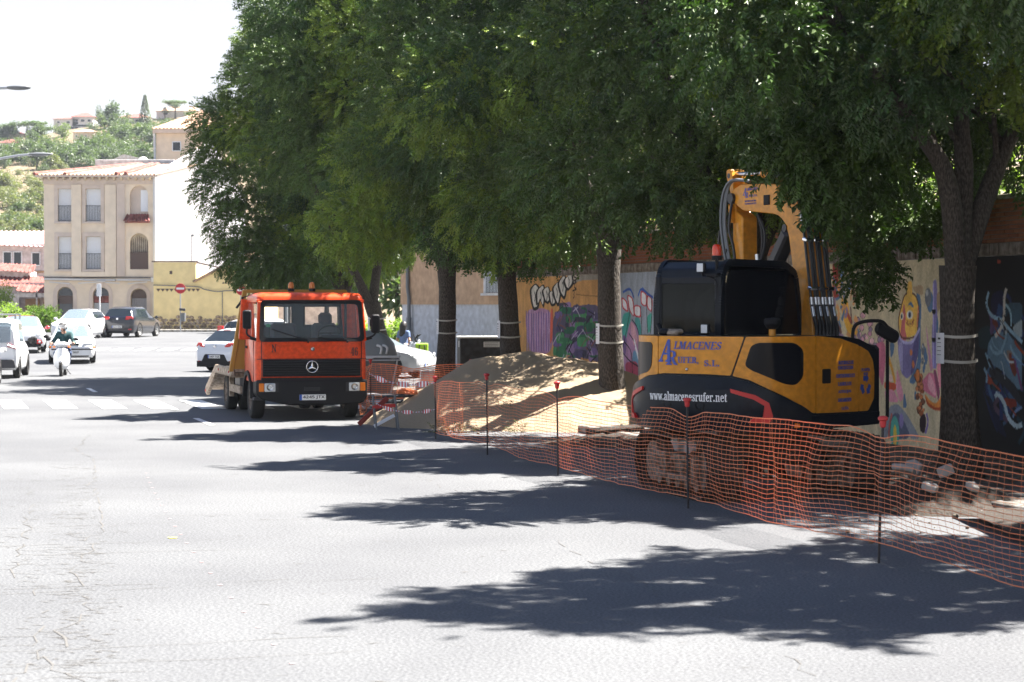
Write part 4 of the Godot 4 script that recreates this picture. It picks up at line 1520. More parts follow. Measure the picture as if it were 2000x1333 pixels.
func greenery() -> void:
	var balls := [leafball(1, 900, 0.16, 9), leafball(2, 900, 0.16, 7), leafball(3, 900, 0.15, 11)]
	var umbrella := leafball(4, 1100, 0.15, 12, 0.35)
	var cone := G.new()
	var r := RandomNumberGenerator.new()
	r.seed = 9
	for k in 1100:
		var f := r.randf()
		var a := r.randf() * TAU
		var rad := (1.0 - f) * 0.95 * pow(r.randf(), 0.35) + 0.02
		var out := Vector3(cos(a), -0.35, sin(a)).normalized()
		leaf(cone, Vector3(cos(a) * rad, f * 2.0 - 1.0, sin(a) * rad), out, out.cross(Vector3(r.randfn() * 0.4, 1, 0)).normalized(), 0.22, 0.09, 0.1)
	var cone_mesh := cone.mesh()
	villa("white two storey villa with red roof and balcony on the ridge", 128, 243, 48, 22, 9.0, "roof_red", 0.9, [[-0.3, 0.7, 0.1, 0.2], [0.1, 0.7, 0.14, 0.2], [0.25, 0.2, 0.2, 0.25]])
	villa("cream wing with a dark arcade beside the ridge villa", 161, 247, 40, 20, 8.0, "roof_red", 1.6, [[-0.32, 0.62, 0.16, 0.26], [0.0, 0.62, 0.2, 0.26], [0.32, 0.62, 0.16, 0.26], [0.0, 0.12, 0.7, 0.22]])
	villa("pale two storey block with small windows below the ridge villa", 165, 284, 46, 26, 8.0, "roof_tile", 1.0, [[-0.36, 0.68, 0.07, 0.2], [-0.12, 0.68, 0.09, 0.2], [0.05, 0.68, 0.07, 0.2], [-0.12, 0.22, 0.09, 0.2], [0.25, 0.22, 0.09, 0.2]], "cream")
	villa("bungalow with wide red hipped roof right of the ridge villa", 262, 242, 62, 12, 9.0, "roof_red", 1.5, [[-0.25, 0.5, 0.1, 0.35], [0.12, 0.5, 0.18, 0.4]])
	villa("white house with red roof at the left edge of the hillside", 13, 302, 34, 22, 8.0, "roof_red", 1.2, [[0.3, 0.6, 0.1, 0.2]])
	villa("small red roofed house half hidden by the umbrella pines", 30, 260, 32, 9, 8.0, "roof_red", 1.0, [[0.3, 0.5, 0.1, 0.3]], "cream")
	villa("long low white house under the tall thin pine on the ridge", 350, 229, 90, 11, 8.0, "roof_tile", 1.6, [[-0.3, 0.5, 0.1, 0.4], [0.3, 0.5, 0.08, 0.4]], "white_wall")
	villa("low flat roofed white building among trees below the pale block", 162, 300, 40, 13, 7.0, "awning", 0.4, [[0.1, 0.4, 0.2, 0.4]], "white_wall", true)
	villa("tiny white flat roofed building left of the low flat building", 110, 292, 22, 7, 6.0, "awning", 0.4, [], "white_wall", true)
	var list := [
		[15, 268, 40, 34, 0, "umbrella pine at the left edge of the ridge"], [52, 268, 66, 34, 0, "widest umbrella pine on the ridge"], [82, 272, 34, 26, 0, "rightmost umbrella pine on the ridge"],
		[196, 248, 26, 42, 1, "upright tree left of the round tree on the ridge"], [225, 250, 50, 50, 1, "big round tree on the ridge between villa and bungalow"], [203, 254, 32, 28, 2, "light green tree at the foot of the round ridge tree"],
		[283, 242, 34, 62, 3, "dark pointed conifer on the ridge"], [342, 232, 62, 40, 4, "tall thin pine with an open crown on the ridge"], [322, 232, 14, 24, 5, "small palm before the long low house"],
		[372, 232, 30, 14, 2, "low bush right of the long low house"], [120, 268, 40, 32, 2, "leafy tree under the ridge villa"], [70, 300, 42, 44, 1, "dark oak left of the pale block"], [92, 306, 44, 40, 2, "broad oak below the dark oak"],
		[48, 320, 50, 44, 1, "oak above the street lamp arm"], [28, 300, 40, 34, 1, "oak beside the left white house"], [118, 300, 36, 40, 2, "bright tree left of the pale block"], [72, 334, 60, 50, 1, "wide dark oak below the hillside houses"],
		[118, 328, 50, 44, 1, "oak left of the beige roof corner"], [140, 318, 34, 34, 2, "green tree beside the low flat building"], [200, 300, 40, 50, 2, "tree right of the pale block"], [222, 282, 44, 34, 1, "tree below the bungalow"], [250, 290, 50, 40, 1, "dense tree above the white gabled building"], [275, 278, 40, 36, 2, "tree right below the bungalow"],
		[300, 285, 50, 40, 1, "grey green tree left of the tower roof"], [330, 268, 44, 30, 2, "tree above the tower roof"], [365, 262, 40, 26, 1, "tree right above the tower roof"], [395, 262, 40, 30, 2, "tree at the edge of the street tree crowns"], [180, 316, 40, 30, 1, "tree behind the beige roof ridge"], [152, 290, 14, 14, 2, "small round bush before the pale block"], [8, 330, 30, 36, 1, "tree at the left edge above the dry slope"],
		[290, 262, 34, 24, 1, "low tree under the conifer"], [245, 262, 30, 22, 2, "low tree at the bungalow corner"], [180, 262, 30, 22, 1, "low tree at the foot of the cream wing"]]
	for q in list:
		var p := hill_hit(q[0], q[1])
		var k := -p.z / 4000.0
		var w: float = q[2] * k * 0.62
		var h: float = q[3] * k * 0.62
		match q[4]:
			0: bush("pine_tree", q[5], "tree", "", p, Vector3(w, h * 0.85, w), umbrella, mats["leaf_pine"], h * 0.75, 0.3)
			1: bush("oak_tree", q[5], "tree", "", p, Vector3(w, h, w), balls[rng.randi() % 3], mats["leaf_far"], 0.8, 0.3)
			2: bush("leafy_tree", q[5], "tree", "", p, Vector3(w, h, w), balls[rng.randi() % 3], mats["leaf_mid"], 0.6, 0.3)
			3: bush("conifer_tree", q[5], "tree", "", p, Vector3(w * 0.8, h * 0.85, w * 0.8), cone_mesh, mats["leaf_far"], 1.0, 0.3)
			4:
				var o := bush("pine_tree", q[5], "tree", "", p, Vector3(w, h * 0.45, w * 0.7), umbrella, mats["leaf_pine"], h * 1.0, 0.25)
				var c2 := put("crown", balls[0], mats["leaf_pine"], o)
				stuff(c2)
				c2.scale = Vector3(w * 0.5, h * 0.3, w * 0.4)
				c2.position = Vector3(w * 0.5, h * 0.95, 0)
			5:
				var o2 := bush("palm_tree", q[5], "tree", "", p, Vector3(w, h * 0.35, w), cone_mesh, mats["leaf_far"], h * 0.9, 0.2)
	for k in 215:
		var px := rng.randf_range(-20, 120)
		var py := rng.randf_range(325, 470)
		var s := rng.randf_range(0.7, 1.9) * (1.4 if rng.randf() < 0.3 else 1.0)
		if k >= 95:
			px = rng.randf_range(-10, 420); py = rng.randf_range(246, 330)
			s = rng.randf_range(1.6, 3.4)
			if px > 95 and px < 200 and py < 296 or px > 225 and px < 300 and py < 256: py = rng.randf_range(300, 330)
		var p := hill_hit(px, py)
		bush("shrub", "grey green shrub on the dry ochre slope left of the beige building" if k < 95 else "rounded green shrub among the houses of the upper hillside", "shrub", "shrubs on the dry slope" if k < 95 else "shrubs among the hillside houses", p, Vector3(s * 1.3, s, s * 1.3), balls[rng.randi() % 3], mats["leaf_shrub"] if rng.randf() < (0.7 if k < 95 else 0.15) else mats["leaf_far"], 0.0)
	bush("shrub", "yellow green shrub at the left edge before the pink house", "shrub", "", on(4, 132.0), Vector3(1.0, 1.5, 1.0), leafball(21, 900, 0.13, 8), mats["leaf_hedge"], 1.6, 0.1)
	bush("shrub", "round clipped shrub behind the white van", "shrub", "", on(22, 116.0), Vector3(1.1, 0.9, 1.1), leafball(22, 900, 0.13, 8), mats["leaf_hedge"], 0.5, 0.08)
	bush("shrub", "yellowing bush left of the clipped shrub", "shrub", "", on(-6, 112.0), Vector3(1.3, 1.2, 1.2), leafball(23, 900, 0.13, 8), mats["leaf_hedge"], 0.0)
	var hedge := thing("hedge", "bright green clipped hedge beside the beige building", "hedge", on(74, 120.0), 0.0)
	var spots := []
	for k in 12:
		clump(spots, rng, Vector3(-0.55 + (k % 4) * 0.4, 0.45 + (k / 4) * 0.32, rng.randf_range(-0.6, 0.2)), Vector3(0.42, 0.4, 0.5), 60, Vector3(0, 0, -0.5), Color(1.2, 1.25, 0.9), 0.9)
	crown("foliage", hedge, spray(5, 16, 0.09, 0.05, 0.25), mats["leaf_hedge"], spots)
	var back := [[700, 96.0, 3.4, 5.2, 1, "dark tree behind the truck roof"], [735, 104.0, 4.0, 6.0, 1, "dark tree behind the leaning street tree"], [640, 108.0, 3.8, 6.0, 1, "dark bushy tree behind the truck beacons"], [580, 112.0, 3.2, 5.4, 1, "tree behind the left truck beacon"], [775, 98.0, 3.2, 4.6, 2, "tree beside the white and peach building"], [560, 118.0, 3.0, 6.5, 1, "tall tree beside the tiled roof behind the truck"]]
	for q in back:
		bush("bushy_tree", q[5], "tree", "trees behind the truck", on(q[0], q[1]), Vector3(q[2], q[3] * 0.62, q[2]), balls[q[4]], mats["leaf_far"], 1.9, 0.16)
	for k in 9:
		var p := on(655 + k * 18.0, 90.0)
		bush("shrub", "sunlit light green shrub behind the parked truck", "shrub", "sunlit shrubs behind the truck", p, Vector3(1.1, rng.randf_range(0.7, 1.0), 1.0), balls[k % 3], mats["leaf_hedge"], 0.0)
	for q in [[18.0, 24.0, 3.2, 5.6, "tree behind the parapet at the right edge"], [19.5, 30.0, 3.6, 6.2, "tree behind the parapet right of the excavator boom"], [18.0, 38.0, 3.4, 5.8, "tree behind the parapet left of the excavator cab"], [19.0, 46.0, 3.6, 6.4, "tree behind the far end of the painted wall"]]:
		bush("bushy_tree", q[4], "tree", "trees behind the painted wall", st(q[0], q[1]), Vector3(q[2], q[3] * 0.55, q[2]), leafball(int(q[1]), 2600, 0.06, 14), mats["leaf_hedge"], 2.6, 0.16)
func paint_cream(c: Canvas) -> void:
	c.poly([876,56,891,53,902,66,905,95,944,114,939,119,899,115,873,75],.93,.7,.25)
	c.poly([841,-7,871,-4,873,38,865,61,841,55],.6,.25,.2)
	c.poly([871,-2,885,13,879,38,868,43],.36,.47,.6)
	c.poly([894,75,919,95,911,100,894,85],.75,.35,.25)
	c.oval([937,111,949,118],.93,.76,.78,true)
	c.oval([912,131,924,137],.8,.58,.66,true)
	c.oval([931,122,945,130],.93,.76,.78,true)
	c.oval([955,131,966,138],.8,.58,.66,true)
	c.oval([1004,108,1019,117],.88,.66,.72,true)
	c.oval([929,138,939,144],.88,.66,.72,true)
	c.oval([976,134,989,141],.93,.76,.78,true)
	c.oval([954,127,967,134],.8,.58,.66,true)
	c.oval([923,89,940,99],.93,.76,.78,true)
	c.oval([996,130,1008,137],.93,.76,.78,true)
	c.oval([973,110,986,117],.8,.58,.66,true)
	c.oval([1007,118,1024,127],.62,.52,.62,true)
	c.oval([1019,118,1030,125],.62,.52,.62,true)
	c.oval([1015,132,1029,140],.8,.58,.66,true)
	c.oval([980,139,992,145],.88,.66,.72,true)
	c.oval([914,130,932,140],.88,.66,.72,true)
	c.oval([946,80,963,89],.88,.66,.72,true)
	c.oval([941,124,958,134],.88,.66,.72,true)
	c.oval([977,124,990,131],.62,.52,.62,true)
	c.oval([971,135,983,141],.8,.58,.66,true)
	c.oval([920,116,930,121],.8,.58,.66,true)
	c.oval([937,119,955,129],.62,.52,.62,true)
	c.oval([943,136,960,146],.93,.76,.78,true)
	c.oval([952,132,965,139],.88,.66,.72,true)
	c.oval([978,135,992,143],.93,.76,.78,true)
	c.oval([978,120,995,130],.93,.76,.78,true)
	c.oval([958,114,968,120],.8,.58,.66,true)
	c.oval([916,117,930,124],.62,.52,.62,true)
	c.oval([977,94,990,101],.88,.66,.72,true)
	c.oval([951,116,964,123],.62,.52,.62,true)
	c.oval([928,88,944,97],.62,.52,.62,true)
	c.oval([942,100,958,109],.88,.66,.72,true)
	c.oval([1017,119,1028,125],.8,.58,.66,true)
	c.oval([945,119,960,127],.88,.66,.72,true)
	c.oval([921,97,934,104],.8,.58,.66,true)
	c.oval([960,131,971,137],.62,.52,.62,true)
	c.oval([971,93,987,102],.88,.66,.72,true)
	c.oval([1000,129,1011,135],.62,.52,.62,true)
	c.oval([949,130,960,136],.62,.52,.62,true)
	c.oval([975,103,988,110],.62,.52,.62,true)
	c.oval([962,117,974,123],.93,.76,.78,true)
	c.oval([914,103,926,110],.93,.76,.78,true)
	c.oval([1011,130,1028,139],.93,.76,.78,true)
	c.oval([971,138,986,146],.88,.66,.72,true)
	c.oval([991,128,1006,136],.62,.52,.62,true)
	c.oval([968,131,985,141],.62,.52,.62,true)
	c.oval([925,93,935,99],.8,.58,.66,true)
	c.oval([1008,132,1022,140],.88,.66,.72,true)
	c.poly([999,128,1031,125,1036,149,1026,199,1010,176],.8,.45,.55)
	c.poly([1136,47,1148,52,1153,73,1150,107,1153,160,1133,188,1111,186,1143,155,1141,103],.36,.47,.6)
	c.poly([1082,80,1096,56,1106,49,1108,33,1122,31,1123,50,1136,56,1145,73,1143,93,1136,114,1098,119,1083,112,1078,94],.95,.76,.36)
	c.poly([1096,63,1103,84,1099,103,1107,119,1098,124,1083,117,1089,94,1093,75],.78,.42,.42)
	c.poly([1141,68,1147,73,1143,100,1136,103],.93,.6,.45)
	c.oval([1105,76,1126,90],.97,.93,.85)
	c.oval([1110,78,1120,88],.45,.5,.62)
	c.oval([1113,80,1118,86],.05,.05,.08)
	c.oval([1084,79,1095,91],.97,.93,.85)
	c.oval([1086,82,1092,89],.25,.28,.32)
	c.poly([1106,70,1118,62,1128,69,1126,73,1116,67],.36,.47,.6)
	c.stroke([1103,90,1111,94,1123,94,1129,89],.65,.38,.25,.012)
	c.stroke([1103,93,1111,97,1123,96,1129,91],.65,.38,.25,.012)
	c.stroke([1103,95,1111,99,1123,99,1129,94],.65,.38,.25,.012)
	c.stroke([1106,50,1096,56,1082,80,1078,94,1083,112,1098,119,1136,114,1143,93,1145,73,1136,56,1123,50],.3,.18,.15,.02)
	c.poly([1075,113,1093,124,1123,124,1148,102,1145,135,1133,167,1108,181,1088,173,1078,145],.5,.47,.66)
	c.poly([1080,124,1093,126,1093,173,1085,166,1079,145],.66,.63,.8)
	c.poly([1128,123,1147,107,1144,139,1133,165,1118,177],.38,.35,.55)
	c.oval([1116,135,1124,145],.85,.5,.28)
	c.oval([1123,152,1131,164],.85,.5,.28)
	c.stroke([1075,113,1093,124,1123,124,1148,103],.72,.7,.86,.05)
	c.oval([1170,48,1191,79],.36,.47,.6)
	c.oval([1164,42,1184,71],.45,.47,.5)
	c.oval([1166,45,1175,55],.78,.79,.8)
	c.oval([1215,101,1229,122],.36,.47,.6)
	c.oval([1208,95,1223,115],.45,.47,.5)
	c.oval([1211,98,1216,104],.78,.79,.8)
	c.oval([1160,131,1170,151],.36,.47,.6)
	c.oval([1153,125,1164,143],.45,.47,.5)
	c.oval([1156,128,1159,133],.78,.79,.8)
	c.oval([1160,153,1167,165],.36,.47,.6)
	c.oval([1153,147,1161,157],.45,.47,.5)
	c.oval([1156,150,1157,152],.78,.79,.8)
	c.oval([1164,139,1173,157],.36,.47,.6)
	c.oval([1157,159,1164,170],.36,.47,.6)
	c.oval([1217,113,1229,126],.36,.47,.6)
	c.oval([1131,198,1138,212],.36,.47,.6)
	c.poly([1188,32,1201,30,1203,75,1206,120,1201,163,1188,163,1186,111,1191,75],.53,.5,.72)
	c.poly([1201,84,1207,93,1205,113,1199,113],.36,.47,.6)
	c.poly([1189,34,1193,34,1193,161,1189,161],.7,.67,.86)
	c.poly([1185,75,1199,75,1197,81,1188,81],.1,.09,.12)
	c.poly([1185,117,1199,117,1197,123,1188,123],.1,.09,.12)
	c.poly([1201,50,1216,48,1213,70,1206,79,1201,73],.7,.6,.48)
	c.poly([1123,40,1158,38,1159,54,1133,50],.7,.6,.48)
	c.poly([1167,93,1177,125,1191,163,1182,168,1172,129],.8,.58,.68)
	c.poly([1201,154,1228,122,1225,180,1210,194],.92,.6,.66)
	c.poly([1144,191,1177,168,1194,170,1201,192,1201,208],.86,.5,.6)
	c.poly([1177,168,1194,183,1201,206,1172,191],.93,.68,.74)
	c.poly([1191,165,1199,163,1213,196,1206,212,1201,192],.55,.3,.4)
	c.poly([1163,200,1182,211,1201,215,1222,196,1221,220,1201,224,1177,216],.88,.55,.25)
	c.poly([1163,200,1175,214,1201,221,1221,217,1221,224,1196,224,1172,218],.7,.3,.15)
	c.oval([1140,201,1148,206],.45,.28,.2,true)
	c.oval([1150,194,1162,201],.62,.36,.22,true)
	c.oval([1146,175,1157,183],.8,.5,.32,true)
	c.oval([1135,191,1146,198],.8,.5,.32,true)
	c.oval([1142,178,1156,187],.8,.5,.32,true)
	c.oval([1139,221,1150,228],.62,.36,.22,true)
	c.oval([1132,172,1142,178],.45,.28,.2,true)
	c.oval([1135,202,1145,208],.8,.5,.32,true)
	c.oval([1156,223,1164,228],.8,.5,.32,true)
	c.oval([1145,171,1157,180],.8,.5,.32,true)
	c.oval([1144,201,1153,207],.8,.5,.32,true)
	c.oval([1144,190,1155,198],.62,.36,.22,true)
	c.oval([1149,185,1160,191],.8,.5,.32,true)
	c.oval([1149,203,1159,210],.8,.5,.32,true)
	c.oval([1136,204,1146,211],.45,.28,.2,true)
	c.oval([1145,217,1157,225],.45,.28,.2,true)
	c.oval([1141,225,1152,232],.45,.28,.2,true)
	c.oval([1149,188,1160,195],.8,.5,.32,true)
	c.oval([1139,183,1151,191],.8,.5,.32,true)
	c.oval([1144,220,1153,226],.8,.5,.32,true)
	c.oval([1147,227,1160,235],.62,.36,.22,true)
	c.oval([1140,175,1153,184],.45,.28,.2,true)
	c.oval([1153,209,1165,217],.45,.28,.2,true)
	c.oval([1133,175,1144,182],.45,.28,.2,true)
	c.oval([1147,214,1156,220],.62,.36,.22,true)
	c.oval([1129,172,1137,177],.62,.36,.22,true)
	c.oval([1135,165,1148,184],.8,.48,.25,true)
	c.poly([1148,238,1163,230,1170,239,1165,260,1150,258],.2,.14,.16)
	c.stroke([1170,230,1175,243,1167,260],.48,.42,.66,.05)
	c.poly([1034,175,1057,175,1061,186,1036,189],.93,.8,.76)
	c.poly([1031,187,1073,189,1070,200,1031,199],.8,.35,.22)
	c.poly([1031,201,1062,198,1083,218,1036,218],.88,.6,.68)
	c.poly([1073,164,1083,180,1098,210,1083,218,1070,197],.88,.6,.68)
	c.stroke([1041,146,1057,167,1067,188],.85,.62,.25,.07)
	c.poly([1049,125,1065,127,1062,143,1052,151],.36,.47,.6)
	c.poly([1098,199,1108,224,1093,226],.36,.47,.6)
	c.poly([1026,278,1031,244,1052,224,1078,220,1108,235,1153,270,1118,272,1093,243,1073,232,1052,241,1041,277],.56,.58,.62)
	c.poly([1041,277,1049,243,1073,232,1096,243,1123,271],.38,.4,.5)
	c.oval([1052,239,1082,291],.35,.68,.62)
	c.oval([1061,253,1074,291],.85,.75,.3)
	c.oval([1082,234,1096,257],.55,.5,.7)
	c.stroke([1057,236,1049,255,1047,276],.75,.4,.35,.05)
	c.stroke([867,-7,870,18],.25,.25,.28,.012)
	c.stroke([1001,6,1003,52],.25,.25,.28,.012)
	c.stroke([949,7,946,44],.25,.25,.28,.012)
	c.stroke([935,5,933,43],.25,.25,.28,.012)
	c.stroke([1018,-3,1017,37],.25,.25,.28,.012)
	c.stroke([998,-1,996,25],.25,.25,.28,.012)
	c.stroke([956,6,956,29],.25,.25,.28,.012)
	c.stroke([912,-1,912,17],.25,.25,.28,.012)
	c.stroke([933,9,933,43],.25,.25,.28,.012)
	c.stroke([863,3,865,40],.25,.25,.28,.012)
	c.stroke([937,2,938,49],.25,.25,.28,.012)
	c.stroke([861,-6,863,50],.25,.25,.28,.012)
	c.stroke([937,1,938,21],.25,.25,.28,.012)
	c.stroke([886,-4,886,26],.25,.25,.28,.012)
	c.stroke([854,85,864,99,867,109],.85,.62,.4,.099)
	c.stroke([922,48,927,57,918,68],.85,.62,.4,.053)
	c.stroke([910,33,920,40,922,61],.45,.3,.28,.076)
	c.stroke([832,115,847,124,851,144],.36,.47,.6,.063)
	c.stroke([854,41,870,54,852,59],.36,.47,.6,.048)
	c.stroke([849,87,865,94,873,106],.36,.47,.6,.06)
	c.stroke([906,27,906,41,896,48],.36,.47,.6,.081)
	c.stroke([865,21,869,31,862,45],.85,.62,.4,.097)
	c.stroke([871,71,885,77,877,93],.36,.47,.6,.067)
	c.stroke([856,69,866,78,863,94],.85,.62,.4,.077)
	c.stroke([928,97,939,111,943,120],.36,.47,.6,.038)
	c.stroke([881,52,891,63,877,77],.85,.62,.4,.074)
	c.stroke([848,105,846,119,843,125],.45,.3,.28,.08)
	c.stroke([892,72,897,80,888,88],.6,.5,.62,.08)
	c.stroke([908,71,911,78,912,99],.45,.3,.28,.033)
	c.stroke([883,42,885,51,887,65],.55,.58,.62,.084)
	c.stroke([867,101,864,111,883,124],.36,.47,.6,.094)
	c.stroke([841,86,845,99,863,112],.55,.58,.62,.071)
	c.stroke([845,57,852,64,841,85],.6,.5,.62,.056)
	c.stroke([860,100,875,114,864,123],.45,.3,.28,.071)
	c.stroke([896,113,911,124,886,131],.85,.62,.4,.074)
	c.stroke([841,92,847,102,848,110],.6,.5,.62,.067)
	c.stroke([833,67,830,75,849,84],.45,.3,.28,.063)
	c.stroke([839,108,842,116,830,132],.36,.47,.6,.095)
	c.stroke([864,103,860,116,883,118],.6,.5,.62,.036)
	c.stroke([933,114,948,127,938,140],.6,.5,.62,.064)
	c.stroke([841,22,855,34,845,44],.36,.47,.6,.035)
	c.stroke([918,39,919,48,937,60],.45,.3,.28,.043)
	c.stroke([923,88,936,97,926,108],.85,.62,.4,.098)
	c.stroke([913,44,911,53,910,61],.85,.62,.4,.042)
func paint_dark(c: Canvas) -> void:
	c.poly([79,53,115,45,119,80,83,94],.05,.06,.2)
	c.poly([43,103,79,94,83,130,47,131],.03,.14,.17)
	c.poly([52,180,97,232,101,250,79,224],.05,.1,.25)
	c.poly([70,189,115,236,128,253,97,244],.04,.07,.19)
	c.stroke([105,83,93,96,118,106],.1,.16,.34,.14)
	c.stroke([105,109,115,116,116,136],.1,.16,.34,.05)
	c.stroke([159,91,157,100,166,113],.1,.16,.34,.15)
	c.stroke([124,193,117,209,137,229],.2,.32,.45,.08)
	c.stroke([90,100,98,110,86,132],.2,.32,.45,.16)
	c.stroke([123,54,133,61,139,83],.1,.16,.34,.07)
	c.stroke([115,111,111,123,124,143],.08,.2,.26,.09)
	c.stroke([139,162,125,173,170,183],.08,.2,.26,.09)
	c.stroke([98,172,88,187,125,206],.08,.2,.26,.11)
	c.stroke([155,116,155,127,179,141],.08,.2,.26,.14)
	c.stroke([115,184,135,190,115,217],.08,.2,.26,.14)
	c.stroke([75,175,70,189,105,195],.1,.16,.34,.12)
	c.stroke([70,135,93,142,71,170],.2,.32,.45,.15)
	c.stroke([99,108,84,122,102,129],.08,.2,.26,.07)
	c.stroke([128,155,115,165,130,190],.1,.16,.34,.11)
	c.stroke([115,211,129,223,115,234],.2,.32,.45,.06)
	c.stroke([146,73,162,81,181,97],.1,.16,.34,.06)
	c.stroke([105,197,91,210,128,228],.3,.22,.3,.09)
	c.stroke([130,188,145,200,160,210],.2,.32,.45,.11)
	c.stroke([111,180,107,189,138,215],.1,.16,.34,.13)
	c.stroke([101,190,108,199,110,228],.1,.16,.34,.09)
	c.stroke([108,68,103,83,109,92],.12,.24,.4,.15)
	c.stroke([137,133,153,144,137,164],.3,.22,.3,.1)
	c.stroke([152,222,173,237,157,258],.08,.2,.26,.07)
	c.stroke([75,180,77,188,89,203],.2,.32,.45,.07)
	c.stroke([114,60,125,75,119,82],.08,.2,.26,.08)
	c.poly([74,121,83,112,123,102,166,128,166,185,145,181,115,160,79,150,70,132],.33,.44,.52)
	c.poly([68,74,79,76,101,89,83,112,77,107,79,89],.3,.22,.36)
	c.poly([83,87,99,91,101,100,86,96],.36,.16,.12)
	c.poly([123,129,145,133,149,159,128,147],.45,.4,.38)
	c.poly([130,133,141,137,153,159,145,168,132,151],.4,.18,.12)
	c.poly([136,100,166,84,166,111,158,113],.55,.6,.62)
	c.poly([123,98,166,119,166,126,132,111],.08,.1,.13)
	c.poly([121,65,166,64,166,87,141,96,132,85],.2,.3,.36)
	c.poly([79,155,115,165,119,169,83,166],.45,.14,.1)
	c.poly([68,166,86,172,83,181,68,178],.5,.2,.1)
	c.poly([115,196,149,197,153,207,136,210,119,205],.45,.15,.08)
	c.poly([79,152,145,175,166,198,162,207,123,182,74,166],.12,.13,.16)
	c.stroke([79,125,88,134,106,134,119,118,123,105],.45,.58,.66,.05)
	c.stroke([74,49,68,67,83,83,110,89,132,102,166,119],.5,.62,.7,.06)
	c.stroke([123,45,117,58,117,80,108,100,92,112],.72,.7,.66,.07)
	c.stroke([121,67,134,78,136,98],.55,.68,.74,.04)
	c.stroke([65,135,79,155],.45,.58,.66,.04)
	c.stroke([70,139,83,156],.45,.58,.66,.04)
	c.stroke([74,143,86,158],.45,.58,.66,.04)
	c.stroke([61,157,70,166,68,178],.45,.58,.68,.06)
	c.stroke([92,197,101,192,119,205,128,222,149,234,166,231],.62,.7,.74,.08)
	c.stroke([166,207,149,214,141,223],.4,.5,.66,.05)
	c.stroke([145,142,158,168,166,185],.4,.22,.4,.05)
	c.stroke([107,90,115,101,124,108],.62,.66,.68,.043)
	c.stroke([126,201,132,208,151,220],.5,.2,.14,.028)
	c.stroke([145,117,152,123,178,139],.5,.2,.14,.048)
	c.stroke([116,82,125,90,130,96],.06,.07,.1,.022)
	c.stroke([138,140,155,142,152,153],.3,.42,.58,.03)
	c.stroke([100,87,115,94,117,109],.06,.07,.1,.032)
	c.stroke([134,124,141,133,163,148],.45,.58,.66,.043)
	c.stroke([92,98,101,109,118,115],.5,.2,.14,.021)
	c.stroke([72,165,80,174,109,188],.5,.2,.14,.036)
	c.stroke([107,147,112,150,120,171],.62,.66,.68,.019)
	c.stroke([138,137,152,144,175,151],.3,.42,.58,.026)
	c.stroke([116,133,131,146,144,146],.62,.66,.68,.035)
	c.stroke([119,143,133,153,136,162],.3,.42,.58,.018)
	c.stroke([73,144,81,150,93,166],.06,.07,.1,.048)
	c.stroke([105,87,122,99,124,105],.62,.66,.68,.025)
	c.stroke([82,113,91,126,114,135],.45,.58,.66,.019)
	c.poly([97,4,108,6,106,11,97,10],.6,.25,.2)
func paint_letters(c: Canvas) -> void:
	c.poly([106,88,165,82,157,117,130,153,112,159],.3,.68,.64)
	c.poly([183,96,217,93,234,128,217,145],.32,.62,.62)
	c.poly([260,93,297,82,289,121,268,127],.32,.68,.62)
	c.poly([157,100,200,111,226,156,200,197,165,228,121,229,117,170],.72,.55,.7)
	c.poly([161,102,187,111,209,145,183,157,165,129],.85,.66,.72)
	c.poly([174,163,217,168,217,197,174,216],.45,.62,.75)
	c.poly([112,129,139,141,130,176,112,176],.5,.4,.62)
	c.poly([121,191,209,186,209,226,148,234],.72,.3,.4)
	c.poly([101,50,140,60,150,85,107,76],.75,.2,.25)
	c.poly([108,53,134,62,143,82,112,73],.92,.92,.95)
	c.poly([137,44,179,54,189,96,151,81],.75,.2,.25)
	c.poly([143,47,174,56,183,94,157,79],.92,.92,.95)
	c.poly([181,68,227,70,228,96,182,92],.75,.2,.25)
	c.poly([187,70,222,72,222,93,187,89],.92,.92,.95)
	c.poly([224,36,265,46,261,73,225,67],.75,.2,.25)
	c.poly([230,39,260,48,256,70,230,65],.92,.92,.95)
	c.poly([262,46,298,55,295,84,263,75],.75,.2,.25)
	c.poly([268,49,293,56,289,82,268,73],.92,.92,.95)
	c.stroke([112,41,157,35,183,53],.2,.35,.7,.05)
	c.stroke([209,50,226,36,260,42],.2,.35,.7,.05)
	c.stroke([234,33,268,45,301,53],.2,.35,.7,.05)
	c.stroke([157,82,139,117,112,159],.1,.1,.14,.025)
	c.stroke([170,99,204,117,226,151],.1,.1,.14,.025)
	c.stroke([152,129,192,151,217,191],.1,.1,.14,.025)
	c.stroke([112,171,157,187,209,197],.1,.1,.14,.025)
	c.stroke([226,70,230,128,217,197],.1,.1,.14,.025)
	c.stroke([260,62,268,127],.1,.1,.14,.025)
	c.stroke([121,147,165,169,174,216],.1,.1,.14,.025)
	c.stroke([289,48,293,87,285,127],.1,.1,.14,.025)
	c.stroke([183,140,209,174],.95,.95,.97,.06)
	c.stroke([192,157,222,194],.95,.95,.97,.06)
